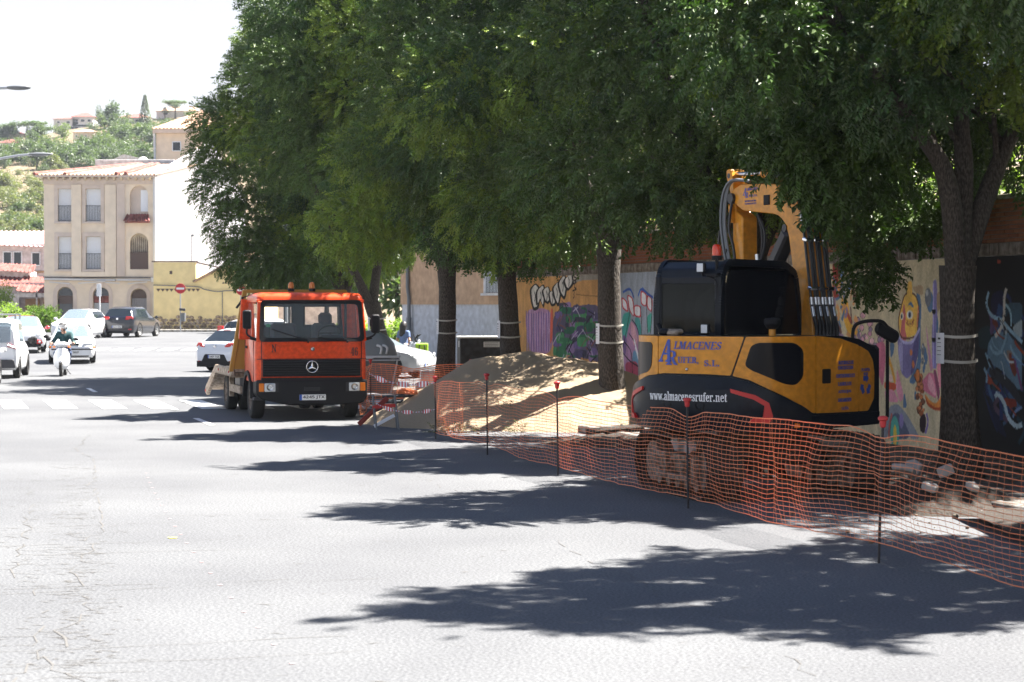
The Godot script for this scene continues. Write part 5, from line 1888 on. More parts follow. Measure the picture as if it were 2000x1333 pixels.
func paint_ochre(c: Canvas) -> void:
	c.poly([522,-32,788,-26,788,13,605,12,522,32],.62,.6,.56)
	c.poly([533,-38,615,-36,605,11,543,16],.8,.76,.68)
	c.poly([164,78,403,77,403,185,206,190],.7,.52,.66)
	c.poly([403,81,788,61,788,198,646,189,403,182],.36,.33,.43)
	c.poly([386,77,408,77,403,149,380,166],.85,.4,.3)
	c.poly([645,77,717,81,720,100,644,100],.3,.28,.42)
	c.poly([768,119,810,116,819,136,761,137],.28,.55,.36)
	c.poly([741,84,817,79,815,103,735,103],.55,.45,.62)
	c.poly([643,101,705,96,714,112,644,112],.28,.55,.36)
	c.poly([554,75,606,71,598,100,550,100],.3,.28,.42)
	c.poly([555,183,617,186,627,206,565,207],.2,.45,.3)
	c.poly([503,108,585,110,584,124,508,125],.55,.45,.62)
	c.poly([609,171,662,170,660,186,610,187],.22,.22,.3)
	c.poly([716,87,774,89,770,110,723,110],.16,.38,.28)
	c.poly([759,101,827,105,826,111,766,112],.22,.22,.3)
	c.poly([453,63,532,65,532,85,459,85],.22,.22,.3)
	c.poly([444,133,501,129,500,144,446,145],.22,.22,.3)
	c.poly([647,137,712,140,719,157,654,158],.55,.45,.62)
	c.poly([519,189,564,185,575,199,523,201],.22,.22,.3)
	c.poly([504,118,550,118,558,129,515,130],.3,.28,.42)
	c.poly([608,118,669,118,672,128,604,129],.42,.36,.55)
	c.poly([500,111,543,108,544,122,508,122],.22,.22,.3)
	c.poly([572,174,639,171,637,187,571,189],.3,.28,.42)
	c.poly([742,147,776,144,773,163,744,164],.3,.28,.42)
	c.poly([462,72,512,67,517,86,458,86],.2,.45,.3)
	c.poly([577,108,645,107,648,130,569,131],.28,.55,.36)
	c.poly([732,109,784,109,777,131,726,132],.3,.28,.42)
	c.poly([733,115,800,118,794,130,729,130],.42,.36,.55)
	c.poly([557,128,610,125,606,146,560,147],.55,.45,.62)
	c.poly([686,173,718,176,710,195,676,196],.55,.45,.62)
	c.poly([590,116,666,116,674,137,585,138],.3,.28,.42)
	c.poly([532,146,613,140,622,155,533,156],.22,.22,.3)
	c.poly([624,72,666,76,664,89,621,89],.16,.38,.28)
	c.poly([581,186,624,188,616,203,582,204],.3,.28,.42)
	c.poly([641,107,709,108,709,129,640,130],.16,.38,.28)
	c.poly([677,170,737,166,744,185,686,187],.16,.38,.28)
	c.poly([455,182,509,184,505,194,449,196],.28,.55,.36)
	c.poly([732,147,796,145,790,158,727,160],.3,.28,.42)
	c.poly([510,152,559,150,552,163,503,164],.28,.55,.36)
	c.poly([591,88,663,85,668,103,589,103],.28,.55,.36)
	c.poly([612,138,674,133,675,153,611,154],.2,.45,.3)
	c.poly([415,85,476,82,483,101,426,101],.42,.36,.55)
	c.poly([541,191,597,189,605,202,533,204],.55,.45,.62)
	c.poly([532,107,571,107,578,121,530,121],.55,.45,.62)
	c.poly([595,136,667,137,676,148,597,149],.2,.45,.3)
	c.poly([628,148,673,151,678,162,624,163],.42,.36,.55)
	c.poly([412,152,485,149,478,166,408,167],.42,.36,.55)
	c.poly([482,171,551,168,556,184,474,186],.28,.55,.36)
	c.poly([559,87,611,89,613,105,563,105],.2,.45,.3)
	c.poly([473,149,511,153,519,167,473,168],.2,.45,.3)
	c.poly([560,70,605,66,614,84,559,84],.3,.28,.42)
	c.poly([573,95,653,97,662,107,577,108],.22,.22,.3)
	c.poly([504,95,554,91,558,110,509,110],.2,.45,.3)
	c.poly([495,121,578,117,569,135,495,136],.16,.38,.28)
	c.poly([772,78,842,78,846,93,770,94],.42,.36,.55)
	c.poly([706,94,762,90,753,112,705,112],.42,.36,.55)
	c.poly([409,167,449,170,454,188,406,189],.28,.55,.36)
	c.poly([425,135,498,131,492,159,435,160],.28,.55,.36)
	c.poly([437,118,485,119,488,129,430,130],.3,.28,.42)
	c.poly([461,144,541,145,543,154,462,156],.2,.45,.3)
	c.poly([672,132,734,133,725,147,668,148],.28,.55,.36)
	c.poly([669,83,700,86,698,100,660,100],.3,.28,.42)
	c.poly([490,63,550,61,544,87,489,87],.55,.45,.62)
	c.poly([705,105,745,104,754,120,697,121],.2,.45,.3)
	c.poly([658,92,692,91,686,108,659,108],.22,.22,.3)
	c.poly([510,161,574,157,575,180,513,181],.55,.45,.62)
	c.poly([705,84,756,87,757,101,707,101],.3,.28,.42)
	c.poly([575,77,657,78,653,89,566,90],.3,.28,.42)
	c.poly([435,168,507,162,507,189,424,191],.2,.45,.3)
	c.poly([672,172,746,168,752,180,672,182],.55,.45,.62)
	c.poly([697,163,741,166,733,180,706,180],.42,.36,.55)
	c.poly([482,72,554,74,546,90,475,90],.16,.38,.28)
	c.poly([760,99,829,95,832,115,768,116],.42,.36,.55)
	c.poly([569,153,628,151,637,168,565,169],.42,.36,.55)
	c.poly([591,143,661,141,664,163,596,164],.28,.55,.36)
	c.stroke([759,119,744,125,730,133],.12,.11,.16,.037)
	c.stroke([773,65,768,70,763,79],.72,.7,.78,.022)
	c.stroke([478,126,464,136,451,153],.72,.7,.78,.029)
	c.stroke([711,105,727,111,742,120],.5,.32,.3,.027)
	c.stroke([493,89,477,97,460,109],.5,.32,.3,.038)
	c.stroke([449,162,448,168,446,177],.5,.32,.3,.035)
	c.stroke([588,66,591,70,594,76],.12,.11,.16,.025)
	c.stroke([736,161,746,172,757,188],.12,.11,.16,.03)
	c.stroke([602,73,582,78,561,84],.72,.7,.78,.034)
	c.stroke([458,115,485,119,511,125],.5,.32,.3,.032)
	c.stroke([643,125,619,133,595,144],.72,.7,.78,.028)
	c.stroke([555,188,544,192,533,197],.5,.32,.3,.026)
	c.stroke([494,184,479,196,465,212],.72,.7,.78,.034)
	c.stroke([695,166,681,175,666,189],.12,.11,.16,.033)
	c.stroke([523,170,546,179,568,192],.12,.11,.16,.04)
	c.stroke([540,97,532,101,524,108],.12,.11,.16,.043)
	c.stroke([619,73,615,76,611,81],.5,.32,.3,.027)
	c.stroke([519,185,503,196,487,213],.72,.7,.78,.029)
	c.stroke([443,115,458,124,473,138],.12,.11,.16,.026)
	c.stroke([457,136,431,147,404,163],.72,.7,.78,.035)
	c.stroke([495,64,510,72,524,84],.12,.11,.16,.03)
	c.stroke([536,97,536,106,535,121],.5,.32,.3,.045)
	c.stroke([474,58,489,64,504,73],.5,.32,.3,.027)
	c.stroke([721,84,719,90,717,100],.72,.7,.78,.038)
	c.stroke([751,101,754,108,757,118],.12,.11,.16,.032)
	c.stroke([675,82,699,86,722,91],.12,.11,.16,.024)
	c.stroke([703,92,682,99,661,110],.12,.11,.16,.041)
	c.stroke([731,184,709,191,687,200],.12,.11,.16,.036)
	c.stroke([598,104,598,107,597,111],.5,.32,.3,.037)
	c.stroke([731,129,710,139,690,155],.12,.11,.16,.037)
	c.stroke([486,72,464,77,441,86],.12,.11,.16,.021)
	c.stroke([576,74,596,83,616,96],.72,.7,.78,.038)
	c.stroke([685,139,698,147,711,159],.12,.11,.16,.041)
	c.stroke([670,142,646,152,621,166],.5,.32,.3,.023)
	c.stroke([721,116,722,124,723,136],.12,.11,.16,.035)
	c.stroke([744,97,750,100,757,105],.12,.11,.16,.034)
	c.stroke([536,166,523,177,509,193],.72,.7,.78,.027)
	c.stroke([540,158,523,165,506,174],.12,.11,.16,.043)
	c.stroke([680,135,675,146,670,163],.5,.32,.3,.041)
	c.stroke([747,139,723,148,699,161],.5,.32,.3,.044)
	c.stroke([652,118,660,126,668,137],.5,.32,.3,.033)
	c.stroke([685,159,697,169,709,183],.72,.7,.78,.022)
	c.stroke([666,164,680,170,694,178],.12,.11,.16,.025)
	c.stroke([509,76,513,83,516,95],.12,.11,.16,.045)
	c.stroke([752,138,739,147,726,159],.12,.11,.16,.027)
	c.stroke([655,164,664,167,672,170],.5,.32,.3,.028)
	c.stroke([633,178,640,187,647,201],.12,.11,.16,.036)
	c.stroke([628,123,646,130,664,140],.72,.7,.78,.026)
	c.stroke([486,63,507,66,527,71],.12,.11,.16,.024)
	c.stroke([588,101,571,107,554,116],.12,.11,.16,.032)
	c.stroke([601,129,576,137,550,148],.72,.7,.78,.024)
	c.stroke([518,91,537,101,556,116],.5,.32,.3,.024)
	c.stroke([571,151,548,162,525,179],.12,.11,.16,.043)
	c.stroke([669,139,692,143,716,150],.72,.7,.78,.029)
	c.stroke([411,190,428,196,444,205],.12,.11,.16,.03)
	c.stroke([731,156,740,165,750,180],.12,.11,.16,.044)
	c.stroke([753,82,773,87,792,95],.5,.32,.3,.039)
	c.stroke([749,147,742,154,735,165],.5,.32,.3,.029)
	c.stroke([544,140,530,151,516,167],.12,.11,.16,.026)
	c.stroke([469,93,450,104,430,120],.5,.32,.3,.042)
	c.stroke([182,83,187,125,187,184],.45,.38,.6,.06)
	c.stroke([192,91,196,132,192,183],.82,.74,.86,.03)
	c.stroke([204,86,200,125,206,183],.45,.38,.6,.06)
	c.stroke([214,80,217,132,214,183],.82,.74,.86,.03)
	c.stroke([226,89,230,125,223,183],.45,.38,.6,.06)
	c.stroke([235,82,241,132,235,182],.82,.74,.86,.03)
	c.stroke([247,90,245,125,248,182],.45,.38,.6,.06)
	c.stroke([256,83,258,131,256,182],.82,.74,.86,.03)
	c.stroke([268,88,265,125,275,182],.45,.38,.6,.06)
	c.stroke([277,89,281,131,277,182],.82,.74,.86,.03)
	c.stroke([289,85,285,124,292,181],.45,.38,.6,.06)
	c.stroke([298,88,300,131,298,181],.82,.74,.86,.03)
	c.stroke([310,84,313,124,310,181],.45,.38,.6,.06)
	c.stroke([319,82,320,131,319,181],.82,.74,.86,.03)
	c.stroke([330,87,333,124,334,180],.45,.38,.6,.06)
	c.stroke([340,90,334,130,340,180],.82,.74,.86,.03)
	c.stroke([351,88,357,124,353,180],.45,.38,.6,.06)
	c.stroke([360,85,365,130,360,180],.82,.74,.86,.03)
	c.stroke([371,81,375,123,373,179],.45,.38,.6,.06)
	c.stroke([380,85,378,130,380,179],.82,.74,.86,.03)
	c.poly([208,29,262,14,306,28,292,78,244,84,221,62],.1,.09,.08)
	c.poly([224,30,260,17,289,29,280,71,248,76,233,57],.86,.84,.8)
	c.stroke([251,36,259,47,253,60],.2,.2,.2,.04)
	c.poly([259,34,332,16,349,38,332,80,298,54,266,74],.1,.09,.08)
	c.poly([275,34,324,19,335,38,324,72,301,51,280,67],.86,.84,.8)
	c.stroke([302,37,310,47,304,60],.2,.2,.2,.04)
	c.poly([307,33,375,21,395,55,367,67,338,62],.1,.09,.08)
	c.poly([324,32,369,23,383,51,363,61,344,57],.86,.84,.8)
	c.stroke([352,35,360,45,354,58],.2,.2,.2,.04)
	c.poly([361,38,428,32,432,69,389,73],.1,.09,.08)
	c.poly([375,38,419,33,423,64,394,67],.86,.84,.8)
	c.stroke([398,41,406,51,400,64],.2,.2,.2,.04)
	c.poly([393,27,459,10,475,41,451,76,414,56],.1,.09,.08)
	c.poly([408,27,452,12,463,38,447,67,423,51],.86,.84,.8)
	c.stroke([434,29,442,39,436,52],.2,.2,.2,.04)
	c.poly([436,16,501,-6,525,21,501,59,460,44],.1,.09,.08)
	c.poly([452,16,495,-3,511,19,495,51,468,38],.86,.84,.8)
	c.stroke([480,15,488,24,482,37],.2,.2,.2,.04)
	c.poly([477,11,557,-7,572,20,517,39],.1,.09,.08)
	c.poly([495,10,548,-6,559,17,522,32],.86,.84,.8)
	c.stroke([527,4,534,13,529,26],.2,.2,.2,.04)
	c.stroke([570,-5,574,-1,566,3],.15,.12,.1,.03)
	c.stroke([567,3,591,8,571,12],.15,.12,.1,.03)
	c.stroke([569,11,587,16,563,20],.15,.12,.1,.03)
	c.stroke([569,19,575,24,572,28],.15,.12,.1,.03)
	c.stroke([572,28,587,32,558,36],.15,.12,.1,.03)
	c.stroke([572,36,571,41,567,45],.15,.12,.1,.03)
	c.stroke([569,44,572,49,564,53],.15,.12,.1,.03)
	c.stroke([585,44,666,47,788,50],.55,.4,.22,.02)

func sand() -> void:
	var f := FastNoiseLite.new()
	f.seed = 4
	f.frequency = 0.5
	f.fractal_octaves = 4
	var peaks := [[0.35, -39.6, 1.50, 3.1], [-0.45, -39.4, 1.40, 2.35], [1.2, -39.2, 1.36, 2.9], [1.9, -38.7, 1.12, 2.5], [-1.1, -39.0, 0.9, 1.5]]
	var g := G.new()
	var rs := []
	for j in 71:
		var r := []
		var z := -43.2 + j * 0.106
		for i in 101:
			var x := -3.7 + i * 0.083
			var h := 0.0
			var wsum := 0.0
			for p in peaks:
				var d := Vector2((x - p[0]), (z - p[1]) * 1.03).length() * (1.0 + 0.06 * f.get_noise_2d(x * 1.5, z * 1.5 + 30.0))
				var c: float = p[2] * (1.0 - d / p[3])
				c = c if c < p[2] * 0.86 else p[2] * 0.86 + (c - p[2] * 0.86) * 0.45
				h += exp(9.0 * c)
			h = log(h) / 9.0 - 0.02
			h += 0.035 * f.get_noise_2d(x * 3.0, z * 3.0) + 0.012 * f.get_noise_2d(x * 14.0, z * 14.0)
			h -= 0.05 * exp(-pow((x * 0.8 + z * 0.6 + 23.1) / 0.1, 2.0)) * smoothstep(0.7, 1.2, h)
			h -= 0.05 * exp(-pow((x * 0.8 + z * 0.6 + 22.4) / 0.1, 2.0)) * smoothstep(0.7, 1.2, h)
			r.append(Vector3(x, maxf(h, -0.03) + (0.006 if h > 0.0 else 0.0), z))
		rs.append(r)
	g.rows(rs).smooth(0, 80)
	var o := put("sand_heap", g, mats["sand"])
	tag(o, "large heap of light brown sand beside the road behind orange netting", "sand heap", "", "thing")
	var spots := []
	for q in [[-1.05, -36.15], [-0.85, -36.05], [-0.2, -37.3], [0.1, -36.1], [-1.35, -36.3]]:
		clump(spots, rng, Vector3(q[0], 0.06 + (0.3 if q[1] < -37.0 else 0.0), q[1]), Vector3(0.16, 0.05, 0.12), 16, Vector3(q[0], -0.3, q[1]), Color(1.4, 1.3, 1.0), 0.45)
	var wd := crown("weeds", self, spray(7, 14, 0.09, 0.035, 0.3), mats["leaf_shrub"], spots)
	tag(wd, "low green weeds at the foot of the sand heap", "weeds", "", "stuff")
	for q in [[10.9, 20.6, 0.8, 0.34, "dark earth and broken rubble heaped right of the excavator"], [10.9, 31.8, 1.0, 0.16, "low spread of dark soil between sand heap and excavator"], [11.6, 17.6, 1.2, 0.12, "low ridge of soil behind the netting at the right edge"]]:
		g = G.new()
		rs = []
		for j in 25:
			var r := []
			for i in 25:
				var x := -1.3 + i * 2.6 / 24.0
				var z := -1.3 + j * 2.6 / 24.0
				var d := Vector2(x, z).length() / 1.3
				r.append(Vector3(x * q[2], maxf(0.0, q[3] * (1.0 - d * d)) * (0.8 + 0.6 * f.get_noise_2d(x * 4.0 + q[1], z * 4.0)) - 0.01, z * q[2]))
			rs.append(r)
		g.rows(rs).smooth(0, 60)
		o = put("soil_heap", g, mats["soil"])
		o.position = st(q[0], q[1], 0.0 if q[0] < 11.2 else 0.12)
		tag(o, q[4], "soil heap", "", "thing")
	var rocks := [[10.75, 21.0, 0.36, 0.22, 60.0], [10.9, 20.5, 0.34, 0.2, 20.0], [10.5, 20.1, 0.30, 0.14, -10.0], [10.95, 20.0, 0.26, 0.12, 30.0], [10.55, 20.8, 0.44, 0.12, 5.0], [11.1, 20.3, 0.2, 0.1, 80.0], [11.5, 18.3, 0.22, 0.1, 15.0], [12.2, 18.8, 0.2, 0.1, 50.0], [12.7, 20.2, 0.24, 0.1, 10.0], [10.6, 19.2, 0.18, 0.08, 70.0]]
	for i in rocks.size():
		var q: Array = rocks[i]
		g = G.new()
		var pts := []
		for a in 6:
			pts.append(Vector2(cos(TAU * a / 6.0), sin(TAU * a / 6.0)) * q[2] * rng.randf_range(0.25, 0.36))
		g.prism(pts, q[3] * 0.6, Transform3D(rx(90.0)), 0.015)
		o = put("concrete_lump", g, mats["concrete"])
		var lift: float = 0.42 if i in [0, 1, 4] else (0.28 if i in [2, 3, 5] else 0.08)
		o.transform = Transform3D(ry(q[4]) * rx(rng.randf_range(-25, 25)) * rz(70.0 if i == 0 else rng.randf_range(-20, 20)), st(q[0], q[1], lift))
		tag(o, ["upright pale concrete shard standing topmost in the rubble right of the excavator", "pale concrete lump lying flat beside the upright shard", "lowest concrete lump at the left foot of the rubble heap", "small concrete lump at the near foot of the rubble heap", "wide flat concrete slab lying on top of the rubble heap", "small lump at the right shoulder of the rubble heap", "flat concrete lump lying on the low soil ridge at the right edge", "concrete lump on the pavement behind the low soil ridge", "concrete lump nearest the painted wall beside the big tree", "smallest concrete lump lying on the road before the rubble heap"][i], "rubble", "broken concrete beside the excavator", "thing")
	var crumb := G.new()
	crumb.ball(Vector3.ZERO, Vector3(1, 0.7, 0.9), 6, 4)
	spots = []
	for k in 900:
		var p := st(rng.randf_range(8.6, 13.8), rng.randf_range(14.0, 37.0))
		var on_walk := p.x * CS - p.z * SN > 11.3
		var s := pow(rng.randf(), 3.0) * 0.035 + 0.006
		p.y = (0.12 if on_walk else 0.0) + s * 0.5
		var v := rng.randf_range(0.5, 1.2)
		spots.append([Transform3D(Basis(Vector3.UP, rng.randf() * TAU).scaled(Vector3.ONE * s), p), Color(v, v, v)])
	var cr := mat("crumb", 0.20, 0.165, 0.12, 0.95)
	cr.vertex_color_use_as_albedo = true
	wd = crown("gravel", self, crumb.mesh(), cr, spots)
	tag(wd, "crumbs of earth and grit scattered round the excavator", "gravel", "", "stuff")

var rim_pts := PackedVector2Array()
var rim_len := PackedFloat32Array()
func rim_setup() -> void:
	var p := [Vector2(0, 1.55), Vector2(0.45, 1.49), Vector2(0.8, 1.30), Vector2(1.01, 1.0), Vector2(1.08, 0.6), Vector2(1.08, -1.02), Vector2(1.0, -1.14)]
	var l := curve([Vector2(-0.45, 1.49)] + p, 14).slice(14)
	var d := 0.0
	for i in l.size():
		if i: d += l[i].distance_to(l[i - 1])
		rim_pts.append(l[i]); rim_len.append(d)
func rim(a: float, out := 0.0, y := 0.0) -> Vector3:   # a metres along the outline from the rear middle
	var s := signf(a) if a != 0.0 else 1.0
	var q := absf(a)
	var i := 1
	while i < rim_len.size() - 1 and rim_len[i] < q:
		i += 1
	var t := (q - rim_len[i - 1]) / (rim_len[i] - rim_len[i - 1])
	var p := rim_pts[i - 1].lerp(rim_pts[i], t)
	var d := (rim_pts[i] - rim_pts[i - 1]).normalized()
	var m := Vector2(-d.y, d.x)
	if m.dot(p) < 0.0: m = -m
	p += m * out
	return Vector3(p.x * s, y, p.y)
func panel(g: G, poly: Array, o0: float, o1: float, bulge := 0.0) -> void:
	var pp := PackedVector2Array(poly)
	if Geometry2D.is_polygon_clockwise(pp): pp.reverse()
	var lo := INF
	var hi := -INF
	var y0 := INF
	var y1 := -INF
	for p in pp:
		lo = minf(lo, p.x); hi = maxf(hi, p.x); y0 = minf(y0, p.y); y1 = maxf(y1, p.y)
	var f := func(p: Vector2, o: float) -> Vector3:
		var b := 0.0
		if bulge != 0.0:
			var v := (p.y - y0) / (y1 - y0)
			b = bulge * (1.0 - pow(2.0 * v - 1.0, 2.0))
		return rim(p.x, o + b, p.y)
	var s := g.v.size()
	var n := int(ceil((hi - lo) / 0.08))
	var rowsn := 4 if bulge != 0.0 else 1
	for i in n:
		for j in rowsn:
			var x0 := lerpf(lo, hi, float(i) / n)
			var x1 := lerpf(lo, hi, float(i + 1) / n)
			var ya := lerpf(y0, y1, float(j) / rowsn) - 0.0001
			var yb := lerpf(y0, y1, float(j + 1) / rowsn) + 0.0001
			for c in Geometry2D.intersect_polygons(pp, PackedVector2Array([Vector2(x0, ya), Vector2(x1, ya), Vector2(x1, yb), Vector2(x0, yb)])):
				var ix := Geometry2D.triangulate_polygon(c)
				for k in range(0, ix.size(), 3):
					var A := c[ix[k]]; var B := c[ix[k + 1]]; var C := c[ix[k + 2]]
					if (B - A).cross(C - A) < 0.0:
						var t := B; B = C; C = t
					g.tri(f.call(A, o1), f.call(B, o1), f.call(C, o1))
	g.smooth(s, 30)
	var m := pp.size()
	for i in m:
		var A := pp[i]
		var B := pp[(i + 1) % m]
		var k := maxi(1, int(absf(A.x - B.x) / 0.08))
		for j in k:
			var p := A.lerp(B, float(j) / k)
			var q := A.lerp(B, float(j + 1) / k)
			g.quad(f.call(p, o0), f.call(q, o0), f.call(q, o1), f.call(p, o1))
func on_rim(g: G, center_a: float, center_y: float, out: float) -> G:   # bends flat lettering onto the outline
	for i in g.v.size():
		var p := g.v[i]
		g.v[i] = rim(center_a + p.x, out + p.z, center_y + p.y)
		g.n[i] = (rim(center_a + p.x, 1.0) - rim(center_a + p.x, 0.0)).normalized()
	return g
func rounded(poly: Array, r: float) -> Array:   # cuts the corners of a polygon into arcs
	var o := []
	var m := poly.size()
	for i in m:
		var p: Vector2 = poly[i]
		var a: Vector2 = poly[(i + m - 1) % m]
		var b: Vector2 = poly[(i + 1) % m]
		var d := minf(r, minf(p.distance_to(a), p.distance_to(b)) * 0.45)
		var q0 := p + (a - p).normalized() * d
		var q1 := p + (b - p).normalized() * d
		for k in 5:
			var t := k / 4.0
			o.append(q0.lerp(p, t).lerp(p.lerp(q1, t), t))
	return o
func v2(a: Array) -> Array:
	var o := []
	for i in range(0, a.size(), 2):
		o.append(Vector2(a[i], a[i + 1]))
	return o

func excavator() -> void:
	rim_setup()
	var e := thing("excavator", "yellow and black crawler excavator parked behind orange netting", "excavator", Vector3(2.98, 0, -24.7), -40.0)
	var g := G.new()
	panel(g, [Vector2(-1.9, 0.82), Vector2(3.25, 0.82), Vector2(3.24, 1.62), Vector2(3.1, 1.76), Vector2(2.75, 1.86), Vector2(2.3, 1.905), Vector2(-1.9, 1.905)], -0.3, -0.002)
	var deck := []
	for k in 61:
		deck.append(rim(-1.9 + k * (2.35 + 1.9) / 60.0, -0.01, 1.903))
	g.fan(deck, false)
	g.quad(Vector3(1.075, 1.903, -0.1), Vector3(1.075, 1.76, -1.0), Vector3(-0.1, 1.76, -1.0), Vector3(-0.1, 1.903, -0.1))
	g.box(Vector3(0.48, 1.3, -1.05), Vector3(1.1, 0.95, 0.16), Basis(), 0.04)
	g.box(Vector3(0.0, 0.88, 0.0), Vector3(2.0, 0.14, 2.1))
	put("body", g, mats["digger_black"], e)
	var yl: Material = mats["digger_yellow"]
	g = G.new()
	panel(g, rounded(v2([-0.385, 1.905, 0.735, 1.905, 0.585, 1.462, 0.3, 1.475, -0.3, 1.475, -0.385, 1.462]), 0.02), -0.04, 0.014)
	g.v.size()
	put("hood", g, yl, e)
	g = G.new()
	panel(g, rounded(v2([-1.55, 1.1, -1.2, 1.22, -0.9, 1.36, -0.6, 1.44, -0.4, 1.46, -0.4, 1.905, -1.62, 1.905]), 0.02), -0.04, 0.012)
	put("side_panel", g, yl, e)
	g = G.new()
	panel(g, rounded(v2([-0.98, 1.42, -0.6, 1.48, -0.52, 1.55, -0.5, 1.80, -0.54, 1.83, -1.0, 1.83]), 0.05), -0.02, 0.018)
	put("vent", g, mats["digger_black"], e)
	g = G.new()
	panel(g, rounded(v2([0.755, 1.905, 1.755, 1.905, 1.755, 1.01, 1.6, 1.045, 1.23, 1.215, 1.03, 1.30, 0.79, 1.415, 0.605, 1.458]), 0.02), -0.04, 0.014)
	put("side_panel", g, yl, e)
	g = G.new()
	panel(g, rounded(v2([0.74, 1.575, 0.81, 1.80, 0.89, 1.835, 1.34, 1.835, 1.50, 1.75, 1.50, 1.44, 1.36, 1.345, 1.20, 1.365, 0.82, 1.52]), 0.06), -0.02, 0.020)
	put("vent", g, mats["tint_glass"], e)
	g = G.new()
	panel(g, rounded(v2([1.78, 1.905, 2.3, 1.87, 2.72, 1.785, 2.72, 0.995, 1.78, 1.01]), 0.02), -0.04, 0.014)
	put("door", g, yl, e)
	g = G.new()
	panel(g, rounded(v2([2.735, 1.78, 2.95, 1.71, 3.06, 1.6, 3.10, 1.45, 3.09, 1.14, 2.95, 0.995, 2.735, 0.995]), 0.03), -0.04, 0.013)
	put("side_panel", g, yl, e)
	g = G.new()
	panel(g, rounded(v2([1.9, 1.35, 2.07, 1.35, 2.07, 1.52, 1.9, 1.52]), 0.02), 0.0, 0.026)
	put("latch", g, mats["black_plastic"], e)
	g = G.new()
	var cw := v2([-1.42, 0.84, 1.62, 0.84, 1.60, 1.02, 1.23, 1.19, 1.03, 1.275, 0.79, 1.39, 0.6, 1.438, 0.3, 1.455, -0.3, 1.455, -0.6, 1.42, -0.9, 1.335, -1.2, 1.195, -1.42, 1.1])
	panel(g, cw, -0.05, 0.03, 0.06)
	var w := put("counterweight", g, mats["digger_black"], e)
	for s in [1.0, -1.0]:
		g = G.new()
		var st0 := v2([0.59, 1.315, 0.85, 1.245, 0.99, 1.155, 1.035, 1.0, 1.0, 0.93, 0.78, 0.93, 0.83, 0.985, 0.93, 0.985, 0.945, 1.12, 0.83, 1.195, 0.6, 1.27])
		var pp := []
		for q in st0:
			pp.append(Vector2(q.x * s, q.y))
		panel(g, pp, 0.02, 0.0985)
		put("stripe", g, mats["stripe_red"], w)
	for a in [-0.18, 0.25]:
		g = G.new()
		var c := rim(a, 0.08, 1.12)
		g.lathe([Vector2(0.062, -0.03), Vector2(0.062, 0.012), Vector2(0.045, 0.014), Vector2(0.04, -0.03)], Transform3D(ry(rad_to_deg(a / 1.6)) * rx(90.0), c), 16)
		put("socket", g, mats["black_plastic"], w)
	g = on_rim(letters("www.almacenesrufer.net", 1.0, 0.105, true, true, 0.003), 0.06, 1.215, 0.095)
	put("lettering", g, mats["text_white"], w)
	g = G.new()
	g.add(on_rim(letters("A", 0.2, 0.26, true, true, 0.003, 0.25), -0.245, 1.735, 0.019))
	g.add(on_rim(letters("LMACENES", 0.61, 0.088, true, true, 0.003, 0.25), 0.175, 1.80, 0.019))
	g.add(on_rim(letters("R", 0.17, 0.165, true, true, 0.003), -0.165, 1.655, 0.024))
	g.add(on_rim(letters("UFER, ", 0.28, 0.085, true, true, 0.003), 0.06, 1.625, 0.019))
	g.add(on_rim(letters("S.L.", 0.18, 0.07, true, true, 0.003), 0.365, 1.60, 0.019))
	put("lettering", g, mats["text_blue"], e)
	g = G.new()
	g.ball(rim(0.05, 0.02, 1.525), Vector3(0.02, 0.02, 0.02), 8, 6)
	put("lock", g, mats["steel"], e)
	g = G.new()
	var lines := [["MATERIALES DE", 0.34, 1.585, 2.42], ["CONSTRUCCION", 0.34, 1.525, 2.41], ["CONTENEDORES ECO", 0.42, 1.43, 2.41], ["LADRILLOS", 0.30, 1.335, 2.39], ["AZULEJOS", 0.29, 1.24, 2.39], ["SANEAMIENTO", 0.30, 1.145, 2.39], ["LEÑA", 0.16, 1.05, 2.40]]
	for q in lines:
		g.add(on_rim(letters(q[0], q[1], 0.042, true, true, 0.003), q[3], q[2], 0.019))
	g.add(on_rim(letters("PLANTA", 0.20, 0.035, true, true, 0.003), 2.88, 1.49, 0.017))
	g.add(on_rim(letters("RCD", 0.10, 0.03, true, true, 0.003), 2.88, 1.44, 0.017))
	put("lettering", g, mats["text_blue"], e)
	g = G.new()
	for k in 3:
		var b := G.new()
		b.prism(v2([-0.055, -0.03, 0.02, -0.03, 0.02, -0.055, 0.07, 0.0, 0.02, 0.055, 0.02, 0.03, -0.055, 0.03]), 0.004)
		b.turn(Transform3D(rz(120.0 * k) , rz(120.0 * k) * Vector3(0, 0.085, 0)))
		g.add(on_rim(b, 2.88, 1.30, 0.018))
	put("emblem", g, mats["text_blue"], e)
	g = G.new()
	g.add(on_rim(letters("5", 0.03, 0.04, false, true, 0.003), 2.75, 0.93, 0.002))
	panel(g, v2([1.33, 0.86, 1.40, 0.86, 1.40, 0.92, 1.33, 0.92]), 0.02, 0.05)
	put("sticker", g, mats["lens_orange"], e)
	g = G.new()
	panel(g, v2([1.65, 0.84, 3.24, 0.84, 3.24, 0.975, 1.65, 0.985]), -0.02, 0.01)
	put("skirt", g, mats["digger_black"], e)
	var x0 := -1.06
	var x1 := -0.10
	var z0 := 0.64
	var z1 := -1.15
	g = G.new()
	var prof := rounded(v2([z0, 1.02, z0 + 0.01, 2.3, z0 - 0.05, 2.66, z0 - 0.16, 2.775, -0.75, 2.765, -1.0, 2.66, z1, 1.9, z1, 1.02]), 0.06)
	var ring := []
	for q in prof:
		ring.append(q)
	for side in [x0 + 0.03, x1 - 0.03]:
		for i in ring.size():
			var a: Vector2 = ring[i]
			var b: Vector2 = ring[(i + 1) % ring.size()]
			if a.distance_to(b) < 0.002: continue
			g.bar(Vector3(side, a.y, a.x), Vector3(side, b.y, b.x), 0.06, 0.085)
